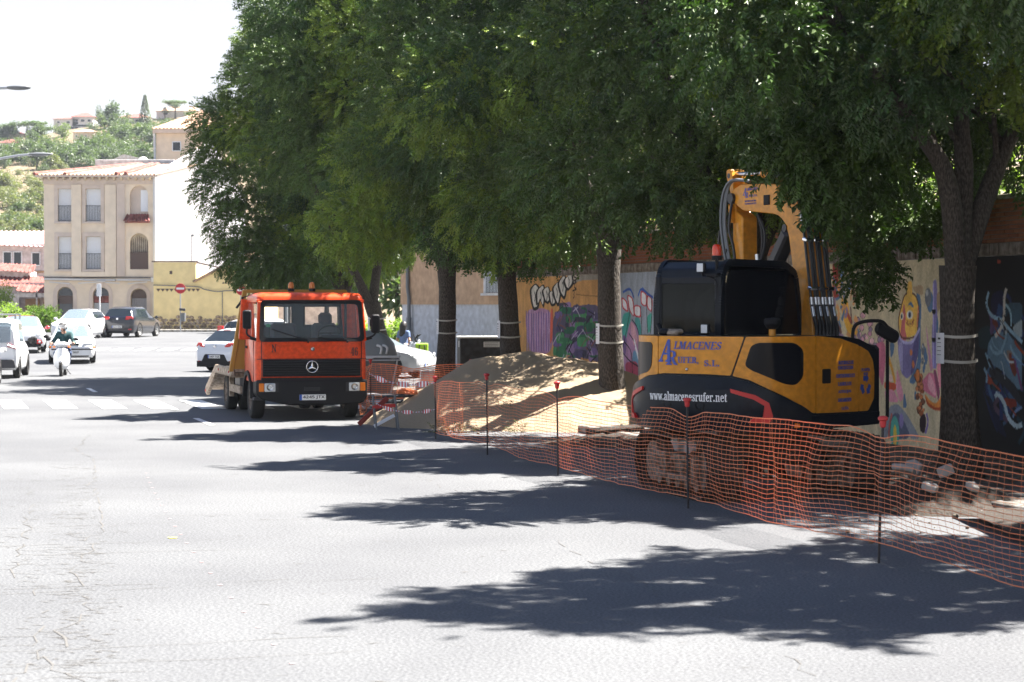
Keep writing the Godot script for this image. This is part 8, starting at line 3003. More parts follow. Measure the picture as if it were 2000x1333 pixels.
func flesh(bones: Array, cell: float, k := 45.0) -> G:
	var lo := Vector3.INF
	var hi := -Vector3.INF
	for b in bones:
		var r := maxf(b[2], b[3]) + cell * 3.0
		lo = lo.min(b[0] - Vector3.ONE * r).min(b[1] - Vector3.ONE * r)
		hi = hi.max(b[0] + Vector3.ONE * r).max(b[1] + Vector3.ONE * r)
	var n := Vector3i(((hi - lo) / cell).ceil()) + Vector3i.ONE
	var sum := PackedFloat32Array()
	sum.resize(n.x * n.y * n.z)
	var sy := n.x
	var sz := n.x * n.y
	for b in bones:
		var pa: Vector3 = b[0]
		var pb: Vector3 = b[1]
		var ra: float = b[2]
		var rb: float = b[3]
		var r := maxf(ra, rb) + cell * 2.5 + 0.03
		var i0 := Vector3i(((pa.min(pb) - Vector3.ONE * r - lo) / cell).floor()).clamp(Vector3i.ZERO, n - Vector3i.ONE)
		var i1 := Vector3i(((pa.max(pb) + Vector3.ONE * r - lo) / cell).ceil()).clamp(Vector3i.ZERO, n - Vector3i.ONE)
		var d := pb - pa
		var dd := maxf(d.length_squared(), 1e-9)
		for z in range(i0.z, i1.z + 1):
			for y in range(i0.y, i1.y + 1):
				for x in range(i0.x, i1.x + 1):
					var p := lo + Vector3(x, y, z) * cell
					var t := clampf((p - pa).dot(d) / dd, 0.0, 1.0)
					var dist := p.distance_to(pa + d * t) - lerpf(ra, rb, t)
					if dist < 0.2:
						sum[x + y * sy + z * sz] += exp(-k * maxf(dist, -0.3))
	var f := PackedFloat32Array()
	f.resize(sum.size())
	for i in sum.size():
		f[i] = 1.0 if sum[i] <= 1e-12 else -log(sum[i]) / k
	var at_cell := {}
	var corners := [0, 1, sy, sy + 1, sz, sz + 1, sz + sy, sz + sy + 1]
	var offs := [Vector3(0, 0, 0), Vector3(1, 0, 0), Vector3(0, 1, 0), Vector3(1, 1, 0), Vector3(0, 0, 1), Vector3(1, 0, 1), Vector3(0, 1, 1), Vector3(1, 1, 1)]
	var edges := [[0, 1], [2, 3], [4, 5], [6, 7], [0, 2], [1, 3], [4, 6], [5, 7], [0, 4], [1, 5], [2, 6], [3, 7]]
	for z in n.z - 1:
		for y in n.y - 1:
			for x in n.x - 1:
				var i := x + y * sy + z * sz
				var neg := 0
				for c in 8:
					if f[i + corners[c]] < 0.0: neg += 1
				if neg == 0 or neg == 8: continue
				var s := Vector3.ZERO
				var m := 0
				for e in edges:
					var a: float = f[i + corners[e[0]]]
					var b: float = f[i + corners[e[1]]]
					if (a < 0.0) != (b < 0.0):
						s += offs[e[0]].lerp(offs[e[1]], a / (a - b))
						m += 1
				at_cell[i] = lo + (Vector3(x, y, z) + s / m) * cell
	var g := G.new()
	for i in at_cell:
		for ax in [[1, sy, sz], [sy, sz, 1], [sz, 1, sy]]:
			var a: float = f[i]
			var b: float = f[i + ax[0]]
			if (a < 0.0) == (b < 0.0): continue
			var q := [i, i - ax[1], i - ax[1] - ax[2], i - ax[2]]
			var ok := true
			for w in q:
				if not at_cell.has(w): ok = false
			if not ok: continue
			var p := [at_cell[q[0]], at_cell[q[1]], at_cell[q[2]], at_cell[q[3]]]
			if a < 0.0: g.quad(p[0], p[1], p[2], p[3])
			else: g.quad(p[3], p[2], p[1], p[0])
	g.smooth(0, 180)
	return g

func hand(g: G, wrist: Vector3, dir: Vector3, palm: Vector3, side: float) -> void:
	var across := dir.cross(palm).normalized() * side
	g.add(flesh([[wrist, wrist + dir * 0.085 + across * 0.02, 0.026, 0.024], [wrist, wrist + dir * 0.085 - across * 0.02, 0.026, 0.024]], 0.009, 90.0))
	for k in 4:
		var l: float = [0.07, 0.08, 0.075, 0.058][k]
		var p := wrist + dir * 0.095 + across * (0.03 - 0.02 * k)
		var p1 := p + (dir * 0.85 + palm * 0.45).normalized() * l * 0.5
		var p2 := p1 + (dir * 0.35 + palm * 0.95).normalized() * l * 0.5
		g.tube([p - dir * 0.02, p, p1, p2], [0.0095, 0.0095, 0.0085, 0.007], 6)
	var th := wrist + dir * 0.035 + across * 0.035
	g.tube([th - across * 0.015, th + across * 0.012 + dir * 0.025, th + across * 0.012 + dir * 0.05 + palm * 0.025], [0.012, 0.0105, 0.008], 6)

func scooter() -> void:
	var s := thing("motor_scooter", "pale silver motor scooter ridden towards the camera", "scooter", on(121, 65.0), 7.0)
	var m: Material = paint("scooter_silver", 0.62, 0.64, 0.67, 0.35)
	wheel(s, Vector3(0, 0.29, 0.62), 0.29, 0.10, 0.19, 0.0, "hose_grey")
	wheel(s, Vector3(0, 0.29, -0.62), 0.29, 0.12, 0.19, 0.0, "hose_grey")
	var g := G.new()
	var rows := []
	for q in [[0.26, 0.17, 0.52], [0.34, 0.235, 0.53], [0.5, 0.255, 0.50], [0.66, 0.25, 0.46], [0.80, 0.20, 0.43], [0.90, 0.13, 0.42]]:
		var r := []
		for k in 9:
			var a := -1.0 + k / 4.0
			r.append(Vector3(a * q[1], q[0], q[2] + 0.16 - 0.14 * a * a))
		rows.append(r)
	g.rows(rows)
	var back := []
	for r in rows:
		var r2 := []
		for p in r: r2.append(p + Vector3(0, 0, -0.06))
		back.append(r2)
	back.reverse()
	g.rows(back)
	g.smooth(0, 60)
	put("apron", g, m, s)
	g = G.new()
	g.ball(Vector3(0, 0.48, 0.64), Vector3(0.085, 0.15, 0.24), 12, 8)
	put("mudguard", g, m, s)
	g = G.new()
	for x in [-0.075, 0.075]:
		g.tube([Vector3(x, 0.28, 0.62), Vector3(x * 0.9, 0.75, 0.46)], 0.024, 8)
	put("fork", g, mats["black_plastic"], s)
	g = G.new()
	g.ball(Vector3(0, 1.0, 0.40), Vector3(0.24, 0.085, 0.13), 14, 8)
	g.tube([Vector3(-0.35, 1.02, 0.28), Vector3(-0.15, 1.03, 0.34), Vector3(0.15, 1.03, 0.34), Vector3(0.35, 1.02, 0.28)], 0.022, 7)
	var hb := put("handlebar_cowl", g, m, s)
	g = G.new()
	g.prism(rrect(0.26, 0.10, 0.04), 0.02, Transform3D(rx(-25.0), Vector3(0, 1.05, 0.49)), 0.005)
	put("headlight", g, mats["lens_clear"], hb)
	g = G.new()
	g.box(Vector3(0, 1.08, 0.38), Vector3(0.3, 0.06, 0.12), Basis(), 0.02)
	put("instrument", g, mats["black_plastic"], hb)
	for x in [-1.0, 1.0]:
		g = G.new()
		g.tube([Vector3(x * 0.26, 1.03, 0.32), Vector3(x * 0.33, 1.16, 0.30), Vector3(x * 0.39, 1.18, 0.30)], 0.009, 6)
		g.prism(oval(0.17, 0.10), 0.035, Transform3D(rz(-8.0 * x), Vector3(x * 0.43, 1.17, 0.30)), 0.01)
		put("mirror", g, mats["black_plastic"], s)
		g = G.new()
		g.prism(rrect(0.10, 0.06, 0.02), 0.03, Transform3D(ry(x * 30.0), Vector3(x * 0.235, 0.93, 0.46)), 0.006)
		put("indicator", g, mats["lens_orange"], s)
	g = G.new()
	g.box(Vector3(0, 0.27, 0.1), Vector3(0.34, 0.10, 0.66), Basis(), 0.03)
	g.ball(Vector3(0, 0.52, -0.50), Vector3(0.19, 0.24, 0.46), 14, 9)
	put("body_panel", g, m, s)
	g = G.new()
	g.box(Vector3(0, 0.755, -0.42), Vector3(0.30, 0.10, 0.78), Basis(), 0.04)
	put("saddle", g, mats["black_plastic"], s)
	g = G.new()
	g.tube([Vector3(-0.17, 0.3, -0.3), Vector3(-0.19, 0.34, -0.75), Vector3(-0.19, 0.38, -0.95)], [0.04, 0.06, 0.055], 10)
	put("exhaust", g, mats["dark_steel"], s)
	g = G.new()
	g.tube([Vector3(0.1, 0.2, -0.2), Vector3(0.2, 0.08, -0.05), Vector3(0.24, 0.06, 0.05)], 0.014, 6)
	put("side_stand", g, mats["dark_steel"], s)
	var r := thing("person", "rider in helmet, dark green shirt and jeans on the silver scooter", "person", on(121, 65.0), 7.0)
	var hip := Vector3(0, 0.86, -0.30)
	var chest := Vector3(0.02, 1.22, -0.20)
	var neck := Vector3(0.01, 1.40, -0.12)
	var head := Vector3(-0.02, 1.54, -0.07)
	var body := G.new()
	var bones := [[hip + Vector3(-0.08, 0, 0), hip + Vector3(0.08, 0, 0), 0.125, 0.125], [hip, chest, 0.125, 0.135], [chest + Vector3(-0.1, 0.05, 0), chest + Vector3(0.1, 0.05, 0), 0.105, 0.105], [chest + Vector3(-0.17, 0.1, 0), chest + Vector3(0.17, 0.1, 0), 0.07, 0.07], [chest + Vector3(0, 0.1, 0), neck, 0.07, 0.055], [neck, head, 0.055, 0.06]]
	for sd in [-1.0, 1.0]:
		var sh := chest + Vector3(sd * 0.185, 0.10, 0.0)
		var el := Vector3(sd * 0.34, 1.04, -0.02)
		var wr := Vector3(sd * 0.345, 1.05, 0.20)
		bones.append([sh, el, 0.062, 0.048]); bones.append([el, wr, 0.045, 0.032])
		var kn := Vector3(sd * 0.20, 0.72, 0.16)
		var an := Vector3(sd * 0.17, 0.38, 0.10)
		bones.append([hip + Vector3(sd * 0.1, -0.02, 0.02), kn, 0.10, 0.068]); bones.append([kn, an, 0.066, 0.045])
	body = flesh(bones, 0.018, 55.0)
	for sd in [-1.0, 1.0]:
		hand(body, Vector3(sd * 0.345, 1.05, 0.20), Vector3(-sd * 0.1, -0.1, 1.0).normalized(), Vector3(0, -1, 0.1).normalized(), sd)
	body.add(flesh([[head + Vector3(0, 0.02, 0), head + Vector3(0, 0.06, -0.01), 0.085, 0.09], [head + Vector3(0, -0.06, 0.035), head + Vector3(0, -0.02, 0.03), 0.05, 0.07], [head + Vector3(0, -0.015, 0.095), head + Vector3(0, 0.02, 0.085), 0.018, 0.010], [head + Vector3(-0.02, -0.055, 0.083), head + Vector3(0.02, -0.055, 0.083), 0.012, 0.012]], 0.008, 110.0))
	put("body", body, mats["skin"], r)
	for sd in [-1.0, 1.0]:
		put("eye", G.new().ball(head + Vector3(sd * 0.033, 0.025, 0.083), Vector3(0.013, 0.009, 0.008), 8, 6), mats["text_black"], r)
	var sh_b := []
	for b in bones.slice(1, 5):
		sh_b.append([b[0], b[1], b[2] + 0.012, b[3] + 0.012])
	sh_b[3] = [chest + Vector3(0, 0.1, 0), chest + Vector3(0, 0.15, 0.02), 0.082, 0.07]
	for sd in [-1.0, 1.0]:
		var sh := chest + Vector3(sd * 0.185, 0.10, 0.0)
		var el := Vector3(sd * 0.34, 1.04, -0.02)
		var wr := Vector3(sd * 0.345, 1.05, 0.20)
		sh_b.append([sh, el, 0.076, 0.062]); sh_b.append([el, el.lerp(wr, 0.75), 0.06, 0.05])
	put("shirt", flesh(sh_b, 0.018, 55.0), mats["shirt_green"], r)
	var tr := [[hip + Vector3(-0.08, 0, 0), hip + Vector3(0.08, 0, 0), 0.138, 0.138]]
	for sd in [-1.0, 1.0]:
		var kn := Vector3(sd * 0.20, 0.72, 0.16)
		var an := Vector3(sd * 0.17, 0.40, 0.10)
		tr.append([hip + Vector3(sd * 0.1, -0.02, 0.02), kn, 0.115, 0.082]); tr.append([kn, an, 0.080, 0.062])
	put("jeans", flesh(tr, 0.018, 55.0), mats["denim"], r)
	for sd in [-1.0, 1.0]:
		put("shoe", flesh([[Vector3(sd * 0.17, 0.365, 0.06), Vector3(sd * 0.18, 0.36, 0.24), 0.045, 0.038]], 0.012, 80.0), mats["shoe"], r)
	g = G.new()
	var hp := []
	for i in 8:
		var a := PI * 0.5 * i / 7.0 * 1.25
		hp.append(Vector2(sin(a) * 0.137 + 0.0, cos(a) * 0.145))
	g.lathe(hp, Transform3D(rx(6.0), head + Vector3(0, 0.035, -0.01)), 22)
	g.outward()
	put("helmet", g, mats["helmet"], r)
	g = G.new()
	g.rows([[head + Vector3(-0.125, 0.085, 0.06), head + Vector3(-0.06, 0.095, 0.14), head + Vector3(0.06, 0.095, 0.14), head + Vector3(0.125, 0.085, 0.06)], [head + Vector3(-0.122, 0.125, 0.045), head + Vector3(-0.06, 0.14, 0.115), head + Vector3(0.06, 0.14, 0.115), head + Vector3(0.122, 0.125, 0.045)]])
	put("visor", g.smooth(0, 90), mats["text_black"], r)
	g = G.new()
	for sd in [-1.0, 1.0]:
		g.tube(curve([head + Vector3(sd * 0.118, 0.03, 0.0), head + Vector3(sd * 0.09, -0.07, 0.03), head + Vector3(0, -0.115, 0.05)], 4), 0.011, 6)
		g.box(head + Vector3(sd * 0.118, 0.0, -0.02), Vector3(0.03, 0.13, 0.13), Basis(), 0.012)
	put("chin_strap", g, mats["text_black"], r)

func pedestrian() -> void:
	var where := on(788, 67.5, 0.0)
	var p := thing("person", "dark haired woman in blue dress and jeans walking by the white building", "person", where, 150.0)
	var bones := [[Vector3(-0.07, 0.88, 0), Vector3(0.07, 0.88, 0), 0.12, 0.12], [Vector3(0, 0.9, 0), Vector3(0, 1.2, 0.0), 0.11, 0.12], [Vector3(-0.13, 1.33, 0), Vector3(0.13, 1.33, 0), 0.065, 0.065], [Vector3(0, 1.3, 0), Vector3(0, 1.45, 0), 0.07, 0.045]]
	var arms := [[Vector3(0.17, 1.33, 0), Vector3(0.25, 1.08, -0.03), Vector3(0.24, 0.86, 0.07)], [Vector3(-0.17, 1.33, 0), Vector3(-0.26, 1.08, -0.06), Vector3(-0.20, 0.95, 0.14)]]
	for a in arms:
		bones.append([a[0], a[1], 0.05, 0.04]); bones.append([a[1], a[2], 0.038, 0.027])
	for sd in [-1.0, 1.0]:
		var kn := Vector3(sd * 0.08, 0.48, sd * 0.08)
		var an := Vector3(sd * 0.08, 0.09, sd * 0.02 - 0.03)
		bones.append([Vector3(sd * 0.08, 0.84, 0), kn, 0.085, 0.06]); bones.append([kn, an, 0.058, 0.038])
	var body := flesh(bones, 0.018, 55.0)
	for a in arms:
		hand(body, a[2], (a[2] - a[1]).normalized(), Vector3(-signf(a[2].x), 0, 0.2).normalized(), 1.0)
	var head := Vector3(0, 1.55, 0.02)
	body.add(flesh([[head, head + Vector3(0, 0.05, -0.02), 0.08, 0.085], [head + Vector3(0, -0.06, 0.03), head + Vector3(0, -0.02, 0.03), 0.045, 0.06], [head + Vector3(0, -0.015, 0.09), head + Vector3(0, 0.02, 0.08), 0.016, 0.01]], 0.009, 110.0))
	put("body", body, mats["skin"], p)
	for sd in [-1.0, 1.0]:
		put("eye", G.new().ball(head + Vector3(sd * 0.03, 0.02, 0.082), Vector3(0.012, 0.008, 0.008), 8, 6), mats["text_black"], p)
	put("dress", flesh([[Vector3(-0.08, 0.80, 0), Vector3(0.08, 0.80, 0), 0.155, 0.155], [Vector3(0, 0.84, 0), Vector3(0, 1.2, 0.0), 0.135, 0.135], [Vector3(-0.14, 1.33, 0), Vector3(0.14, 1.33, 0), 0.08, 0.08], [arms[0][0], arms[0][0].lerp(arms[0][1], 0.5), 0.066, 0.062], [arms[1][0], arms[1][0].lerp(arms[1][1], 0.5), 0.066, 0.062]], 0.018, 50.0), mats["dress_blue"], p)
	var tr := []
	for sd in [-1.0, 1.0]:
		var kn := Vector3(sd * 0.08, 0.48, sd * 0.08)
		var an := Vector3(sd * 0.08, 0.12, sd * 0.02 - 0.03)
		tr.append([Vector3(sd * 0.08, 0.8, 0), kn, 0.098, 0.072]); tr.append([kn, an, 0.07, 0.052])
	put("jeans", flesh(tr, 0.018, 55.0), mats["denim"], p)
	put("hair", flesh([[head + Vector3(0, 0.05, -0.03), head + Vector3(0, 0.06, -0.02), 0.108, 0.108], [head + Vector3(0, 0.0, -0.07), head + Vector3(0.02, -0.28, -0.13), 0.10, 0.07], [head + Vector3(0.05, -0.02, -0.06), head + Vector3(0.08, -0.25, -0.10), 0.07, 0.04], [head + Vector3(-0.05, -0.02, -0.06), head + Vector3(-0.07, -0.22, -0.10), 0.07, 0.04]], 0.014, 60.0), mats["hair"], p)
	for sd in [-1.0, 1.0]:
		put("shoe", flesh([[Vector3(sd * 0.08, 0.045, sd * 0.02 - 0.05), Vector3(sd * 0.085, 0.04, sd * 0.02 + 0.11), 0.042, 0.034]], 0.012, 80.0), mats["shoe"], p)

func netting(called: String, label: String, ctrl: Array, step: float, nrow: int, wave: float, sd: int, thick := 1.0) -> void:
	var r := RandomNumberGenerator.new()
	r.seed = sd
	var f := FastNoiseLite.new()
	f.seed = sd
	f.frequency = 0.4
	var P := []
	for q in ctrl:
		P.append([Vector3(q[0], gy(q[1]), -q[1]), q[2], q[3]])
	var cols := []
	for i in P.size() - 1:
		var a: Vector3 = P[i][0]
		var b: Vector3 = P[i + 1][0]
		var d := b - a
		var n := maxi(2, int(round(d.length() / step)))
		var side := Vector3(-d.z, 0, d.x).normalized()
		for k in (n + (1 if i == P.size() - 2 else 0)):
			var t := float(k) / n
			var span: float = sin(PI * fmod(t, 1.0))
			var col := []
			var base := a.lerp(b, t)
			var lo: float = lerpf(P[i][1], P[i + 1][1], t)
			var hi: float = lerpf(P[i][2], P[i + 1][2], t)
			for j in nrow + 1:
				var v := float(j) / nrow
				var y := lerpf(lo, hi, v)
				var w := f.get_noise_2d((i * 7.0 + t * d.length()) * 3.0, v * 2.0) * wave
				w += span * 0.10 * sin(PI * v) * wave / 0.06
				y += f.get_noise_2d((i * 9.0 + t * d.length()) * 2.0, v * 3.0 + 50.0) * 0.035 * (1.0 - absf(v - 0.5))
				var near := t if i % 2 == 0 else 1.0 - t
				var pinch := exp(-pow(near * d.length() / 0.35, 2.0))
				y += pinch * (0.5 - v) * 0.08 * (1.0 if v > 0.6 else 0.0) * 2.0
				col.append(base + side * w + Vector3(0, y, 0))
			cols.append([col, side])
	var g := G.new()
	var ribbon := func(a: Vector3, b: Vector3, side: Vector3, w: float) -> void:
		var u := (b - a).cross(side).normalized() * w
		var n := side * w * 0.6
		var A := [a + u, a + n, a - u, a - n]
		var B := [b + u, b + n, b - u, b - n]
		for k in 4:
			g.quad(A[k], A[(k + 1) % 4], B[(k + 1) % 4], B[k])
	for i in cols.size():
		var c: Array = cols[i][0]
		for j in nrow + 1:
			if i < cols.size() - 1:
				ribbon.call(c[j], cols[i + 1][0][j], cols[i][1], (0.0031 if (j > 0 and j < nrow) else 0.005) * thick)
			if j < nrow:
				ribbon.call(c[j], c[j + 1], cols[i][1], 0.0020 * thick)
	var o := put(called, g, mats["net_orange"])
	tag(o, label, "safety netting")

func stake(x: float, z: float, h: float, label: String, lean := 0.0) -> void:
	var t := thing("stake", label, "stake", Vector3(x, gy(z), -z), 0.0, "stakes of the orange netting")
	t.rotation.z = deg_to_rad(lean)
	var g := G.new()
	g.tube([Vector3(0, -0.2, 0), Vector3(0, h, 0)], 0.012, 8)
	put("rod", g, mats["rebar"], t)
	g = G.new()
	g.lathe([Vector2(0.016, -0.07), Vector2(0.026, -0.06), Vector2(0.03, -0.01), Vector2(0.045, 0.0), Vector2(0.045, 0.02), Vector2(0.03, 0.032), Vector2(0.0, 0.036)], tf(Vector3(0, h, 0)), 14)
	put("cap", g, mats["cap_red"], t)

func fence() -> void:
	netting("orange_netting", "orange plastic safety netting along the road before the excavator", [[-1.29, 34.5, 0.10, 1.00], [-0.83, 32.65, 0.12, 1.02], [-0.37, 30.8, 0.18, 1.12], [0.12, 28.95, 0.10, 1.05], [0.61, 27.1, 0.12, 1.10], [1.3, 24.9, 0.08, 1.05], [1.96, 22.7, 0.13, 1.10], [2.6, 20.3, 0.10, 1.13], [3.22, 17.9, 0.18, 1.18], [3.95, 15.5, 0.10, 1.10], [4.65, 13.1, 0.15, 1.15]], 0.112, 22, 0.06, 3)
	netting("orange_netting", "orange safety netting behind the sand heap and beside the truck", [[1.3, 44.4, 0.05, 0.98], [-0.9, 45.4, 0.05, 0.95], [-2.2, 45.9, 0.05, 0.90], [-3.2, 46.3, 0.0, 0.93], [-3.15, 44.0, 0.05, 0.90], [-3.05, 41.6, 0.02, 0.85]], 0.12, 20, 0.09, 5, 2.0)
	for q in [[-1.29, 34.5, 1.03, "stake at the left end of the netting, tied with barrier tape"], [-0.37, 30.8, 1.20, "second netting stake before the sand heap"], [0.61, 27.1, 1.22, "third netting stake before the sunlit part of the sand"], [1.96, 22.7, 1.20, "netting stake before the excavator counterweight"], [3.22, 17.9, 1.26, "netting stake nearest the camera, right of the excavator", ], [4.65, 13.1, 1.25, "netting stake outside the right edge"], [-0.9, 45.4, 1.02, "stake of the back netting behind the sand heap"], [-3.2, 46.3, 1.0, "stake of the back netting before the silver car"]]:
		stake(q[0], q[1], q[2], q[3], -1.5 if q[1] < 20.0 else 0.6)
	for q in [["upper red and white barrier tape sagging from truck to stake", [Vector3(-2.55, 1.04, -36.5), Vector3(-2.3, 0.93, -36.2), Vector3(-1.9, 0.88, -35.6), Vector3(-1.6, 0.90, -35.0), Vector3(-1.29, 0.95, -34.5)], 0.05], ["lower red and white barrier tape sagging before the sand heap", [Vector3(-2.35, 0.55, -35.4), Vector3(-2.1, 0.46, -35.2), Vector3(-1.8, 0.43, -34.9), Vector3(-1.5, 0.45, -34.7), Vector3(-1.29, 0.50, -34.5)], 0.035]]:
		var t := thing("barrier_tape", q[0], "barrier tape")
		var p := curve(q[1], 12)
		var g := [G.new(), G.new()]
		for i in p.size() - 1:
			var a1 := 0.9 + sin(i * 0.45) * 0.9
			var a2 := 0.9 + sin((i + 1) * 0.45) * 0.9
			var u1: Vector3 = Vector3(0, cos(a1), sin(a1)) * q[2]
			var u2: Vector3 = Vector3(0, cos(a2), sin(a2)) * q[2]
			var gg: G = g[i % 2]
			gg.quad(p[i] - u1, p[i + 1] - u2, p[i + 1] + u2, p[i] + u1)
		stuff(put("white_bands", g[0], mats["paper"], t))
		stuff(put("red_bands", g[1], mats["stripe_red"], t))

func no_entry(px: float, z: float, h: float, label: String, yaw: float, bin: bool) -> void:
	var p := on(px, z, 0.1)
	var t := thing("road_sign", label, "road sign", p, yaw)
	var g := G.new()
	g.tube([Vector3(0, -0.2, 0), Vector3(0, h + 0.3, 0)], 0.035, 8)
	put("pole", g, mats["galvanised"], t)
	g = G.new()
	g.lathe([Vector2(0, 0.0), Vector2(0.30, 0.0), Vector2(0.305, 0.015), Vector2(0.30, 0.03), Vector2(0, 0.03)], Transform3D(rx(90.0), Vector3(0, h, 0.04)), 28)
	put("disc", g, mats["sign_red"], t)
	g = G.new()
	g.box(Vector3(0, h, 0.073), Vector3(0.46, 0.12, 0.006), Basis(), 0.002)
	put("bar", g, mats["sign_white"], t)
	if bin:
		var b := thing("litter_bin", "grey litter bin and box hung on the pole of the left no entry sign", "litter bin", p, yaw)
		g = G.new()
		g.lathe([Vector2(0.0, 0.35), Vector2(0.15, 0.35), Vector2(0.18, 0.85), Vector2(0.165, 0.85), Vector2(0.14, 0.4), Vector2(0.0, 0.4)], tf(Vector3(0.16, 0.2, 0.08)), 14)
		put("bucket", g, mats["hose_grey"], b)
		g = G.new()
		g.box(Vector3(0.12, 1.25, 0.1), Vector3(0.36, 0.16, 0.2), rz(-6.0), 0.02)
		put("lid", g, mats["dark_steel"], b)

func street_lamp(label: String, base: Vector3, tip: Vector3, up: float) -> void:
	var t := thing("street_lamp", label, "street lamp", base)
	var g := G.new()
	var top := Vector3(0, tip.y - base.y - up, 0)
	var d := tip - base
	g.tube([Vector3(0, 0, 0), top * 0.5, top], [0.09, 0.075, 0.06], 10)
	put("pole", g, mats["galvanised"], t)
	g = G.new()
	var pts := [top, Vector3(d.x * 0.25, top.y + up * 0.6, d.z * 0.25), Vector3(d.x * 0.6, top.y + up * 0.92, d.z * 0.6), Vector3(d.x * 0.85, d.y, d.z * 0.85)]
	g.tube(curve(pts, 6), 0.045, 8)
	put("arm", g, mats["galvanised"], t)
	g = G.new()
	g.ball(Vector3(d.x * 0.88, d.y, d.z * 0.88), Vector3(absf(d.x) * 0.13 + 0.02, 0.07, 0.13), 14, 8)
	put("lamp_head", g, mats["hose_grey"], t)

func street_items() -> void:
	no_entry(351, 122.0, 2.5, "no entry sign in the middle of the yellow wall, with a litter bin", 4.0, true)
	no_entry(469, 121.0, 2.4, "no entry sign at the right end of the yellow wall", 28.0, false)
	var t := thing("road_sign", "back of a white road sign on a pole between the two parked cars", "road sign", on(193, 106.0, 0.0), 0.0)
	var g := G.new()
	g.tube([Vector3(0, -0.1, 0), Vector3(0, 2.75, 0)], 0.035, 8)
	put("pole", g, mats["pole_white"], t)
	g = G.new()
	g.box(Vector3(-0.08, 2.4, 0.05), Vector3(0.14, 0.66, 0.02), ry(20.0), 0.004); g.box(Vector3(0.05, 2.4, 0.05), Vector3(0.10, 0.66, 0.02), ry(-20.0), 0.004)
	put("panel", g, mats["pole_white"], t)
	t = thing("lamp_post", "tall grey post standing behind the truck cab", "lamp post", on(557, 92.0))
	g = G.new()
	g.tube([Vector3(0, -0.1, 0), Vector3(0, 7.0, 0)], [0.11, 0.08], 10)
	put("pole", g, mats["hose_grey"], t)
	street_lamp("upper street lamp reaching in from the left edge against the sky", Vector3(-14.6, 0, -52.0), Vector3(-12.25, 7.78, -52.0), 0.25)
	street_lamp("lower curved street lamp arm against the hillside", Vector3(-20.6, 0.15, -76.0), Vector3(-17.1, 7.85, -76.0), 0.9)
	t = thing("utility_cabinet", "low dark grey utility cabinet with pale top behind the sand heap", "cabinet", on(944, 53.0), 9.0)
	g = G.new()
	g.box(Vector3(0, 0.70, 0), Vector3(1.30, 1.40, 0.6), Basis(), 0.015)
	put("body", g, mats["cabinet"], t)
	g = G.new()
	g.box(Vector3(0, 1.425, 0), Vector3(1.36, 0.05, 0.66), Basis(), 0.012)
	put("top", g, mats["cabinet_top"], t)
	g = G.new()
	g.box(Vector3(0.17, 1.24, 0.304), Vector3(0.42, 0.14, 0.008), Basis(), 0.002)
	var pl := put("notice_plate", g, mats["cabinet_top"], t)
	g = G.new()
	for k in 3:
		g.box(Vector3(0.17, 1.28 - k * 0.04, 0.309), Vector3(0.36, 0.014, 0.003))
	put("print", g, mats["hose_grey"], pl)
	g = G.new()
	g.box(Vector3(-0.654, 1.25, 0.1), Vector3(0.006, 0.16, 0.14));
	put("sticker", g, mats["cabinet_top"], t)
	g = G.new()
	g.box(Vector3(0.0, 0.7, 0.302), Vector3(0.01, 1.3, 0.006)); g.box(Vector3(0.08, 0.8, 0.31), Vector3(0.03, 0.14, 0.02), Basis(), 0.005)
	put("door_seam", g, mats["interior"], t)
	t = thing("waste_container", "grey domed waste container with lever handles right of the truck", "waste container", on(713, 50.0), 12.0)
	g = G.new()
	var s0 := 0
	var rows := []
	for q in [[0.12, 0.60, 0.46], [0.95, 0.72, 0.60]]:
		var r := []
		for p in rrect(q[1] * 2.0, q[2] * 2.0, 0.12, 4): r.append(Vector3(p.x, q[0], p.y))
		rows.append(r)
	g.rows(rows, true); g.fan(rows[0]); g.smooth(0, 50).outward()
	put("body", g, mats["container_grey"], t)
	g = G.new()
	rows = []
	for q in [[1.02, 0.74, 0.62], [1.10, 0.74, 0.62], [1.32, 0.68, 0.56], [1.50, 0.54, 0.44], [1.60, 0.34, 0.28], [1.63, 0.1, 0.1]]:
		var r := []
		for p in rrect(q[1] * 2.0, q[2] * 2.0, q[2] * 0.6, 5): r.append(Vector3(p.x, q[0], p.y))
		rows.append(r)
	g.rows(rows, true); g.fan(rows[5], true); g.smooth(0, 60).outward()
	put("lid", g, mat("container_lid", 0.24, 0.26, 0.27, 0.35), t)
	g = G.new()
	for q in rrect(1.54, 1.3, 0.14, 4):
		pass
	g.box(Vector3(0, 1.0, 0.62), Vector3(1.5, 0.06, 0.06), Basis(), 0.015); g.box(Vector3(0.74, 1.0, 0), Vector3(0.06, 0.06, 1.2), Basis(), 0.015); g.box(Vector3(0, 0.92, 0.64), Vector3(1.5, 0.03, 0.05), Basis(), 0.01)
	g.bar(Vector3(0.70, 0.92, 0.60), Vector3(0.56, 0.12, 0.46), 0.04, 0.04, 0.01)
	put("rim", g, mats["container_edge"], t)
	g = G.new()
	for x in [0.28, 0.42]:
		g.tube(curve([Vector3(x, 1.08, 0.64), Vector3(x + 0.02, 1.2, 0.68), Vector3(x - 0.02, 1.26, 0.66), Vector3(x - 0.08, 1.28, 0.6)], 4), 0.03, 7)
	g.tube([Vector3(-0.3, 0.98, 0.66), Vector3(0.1, 0.98, 0.68)], 0.03, 7)
	put("lever", g, mats["container_edge"], t)
	t = thing("hand_cart", "small hand cart standing by the white wall", "cart", on(814, 66.5), 10.0)
	g = G.new()
	for x in [-0.2, 0.22]:
		g.tube([Vector3(x, 0.06, 0.0), Vector3(x, 0.75, 0.0)], 0.014, 6)
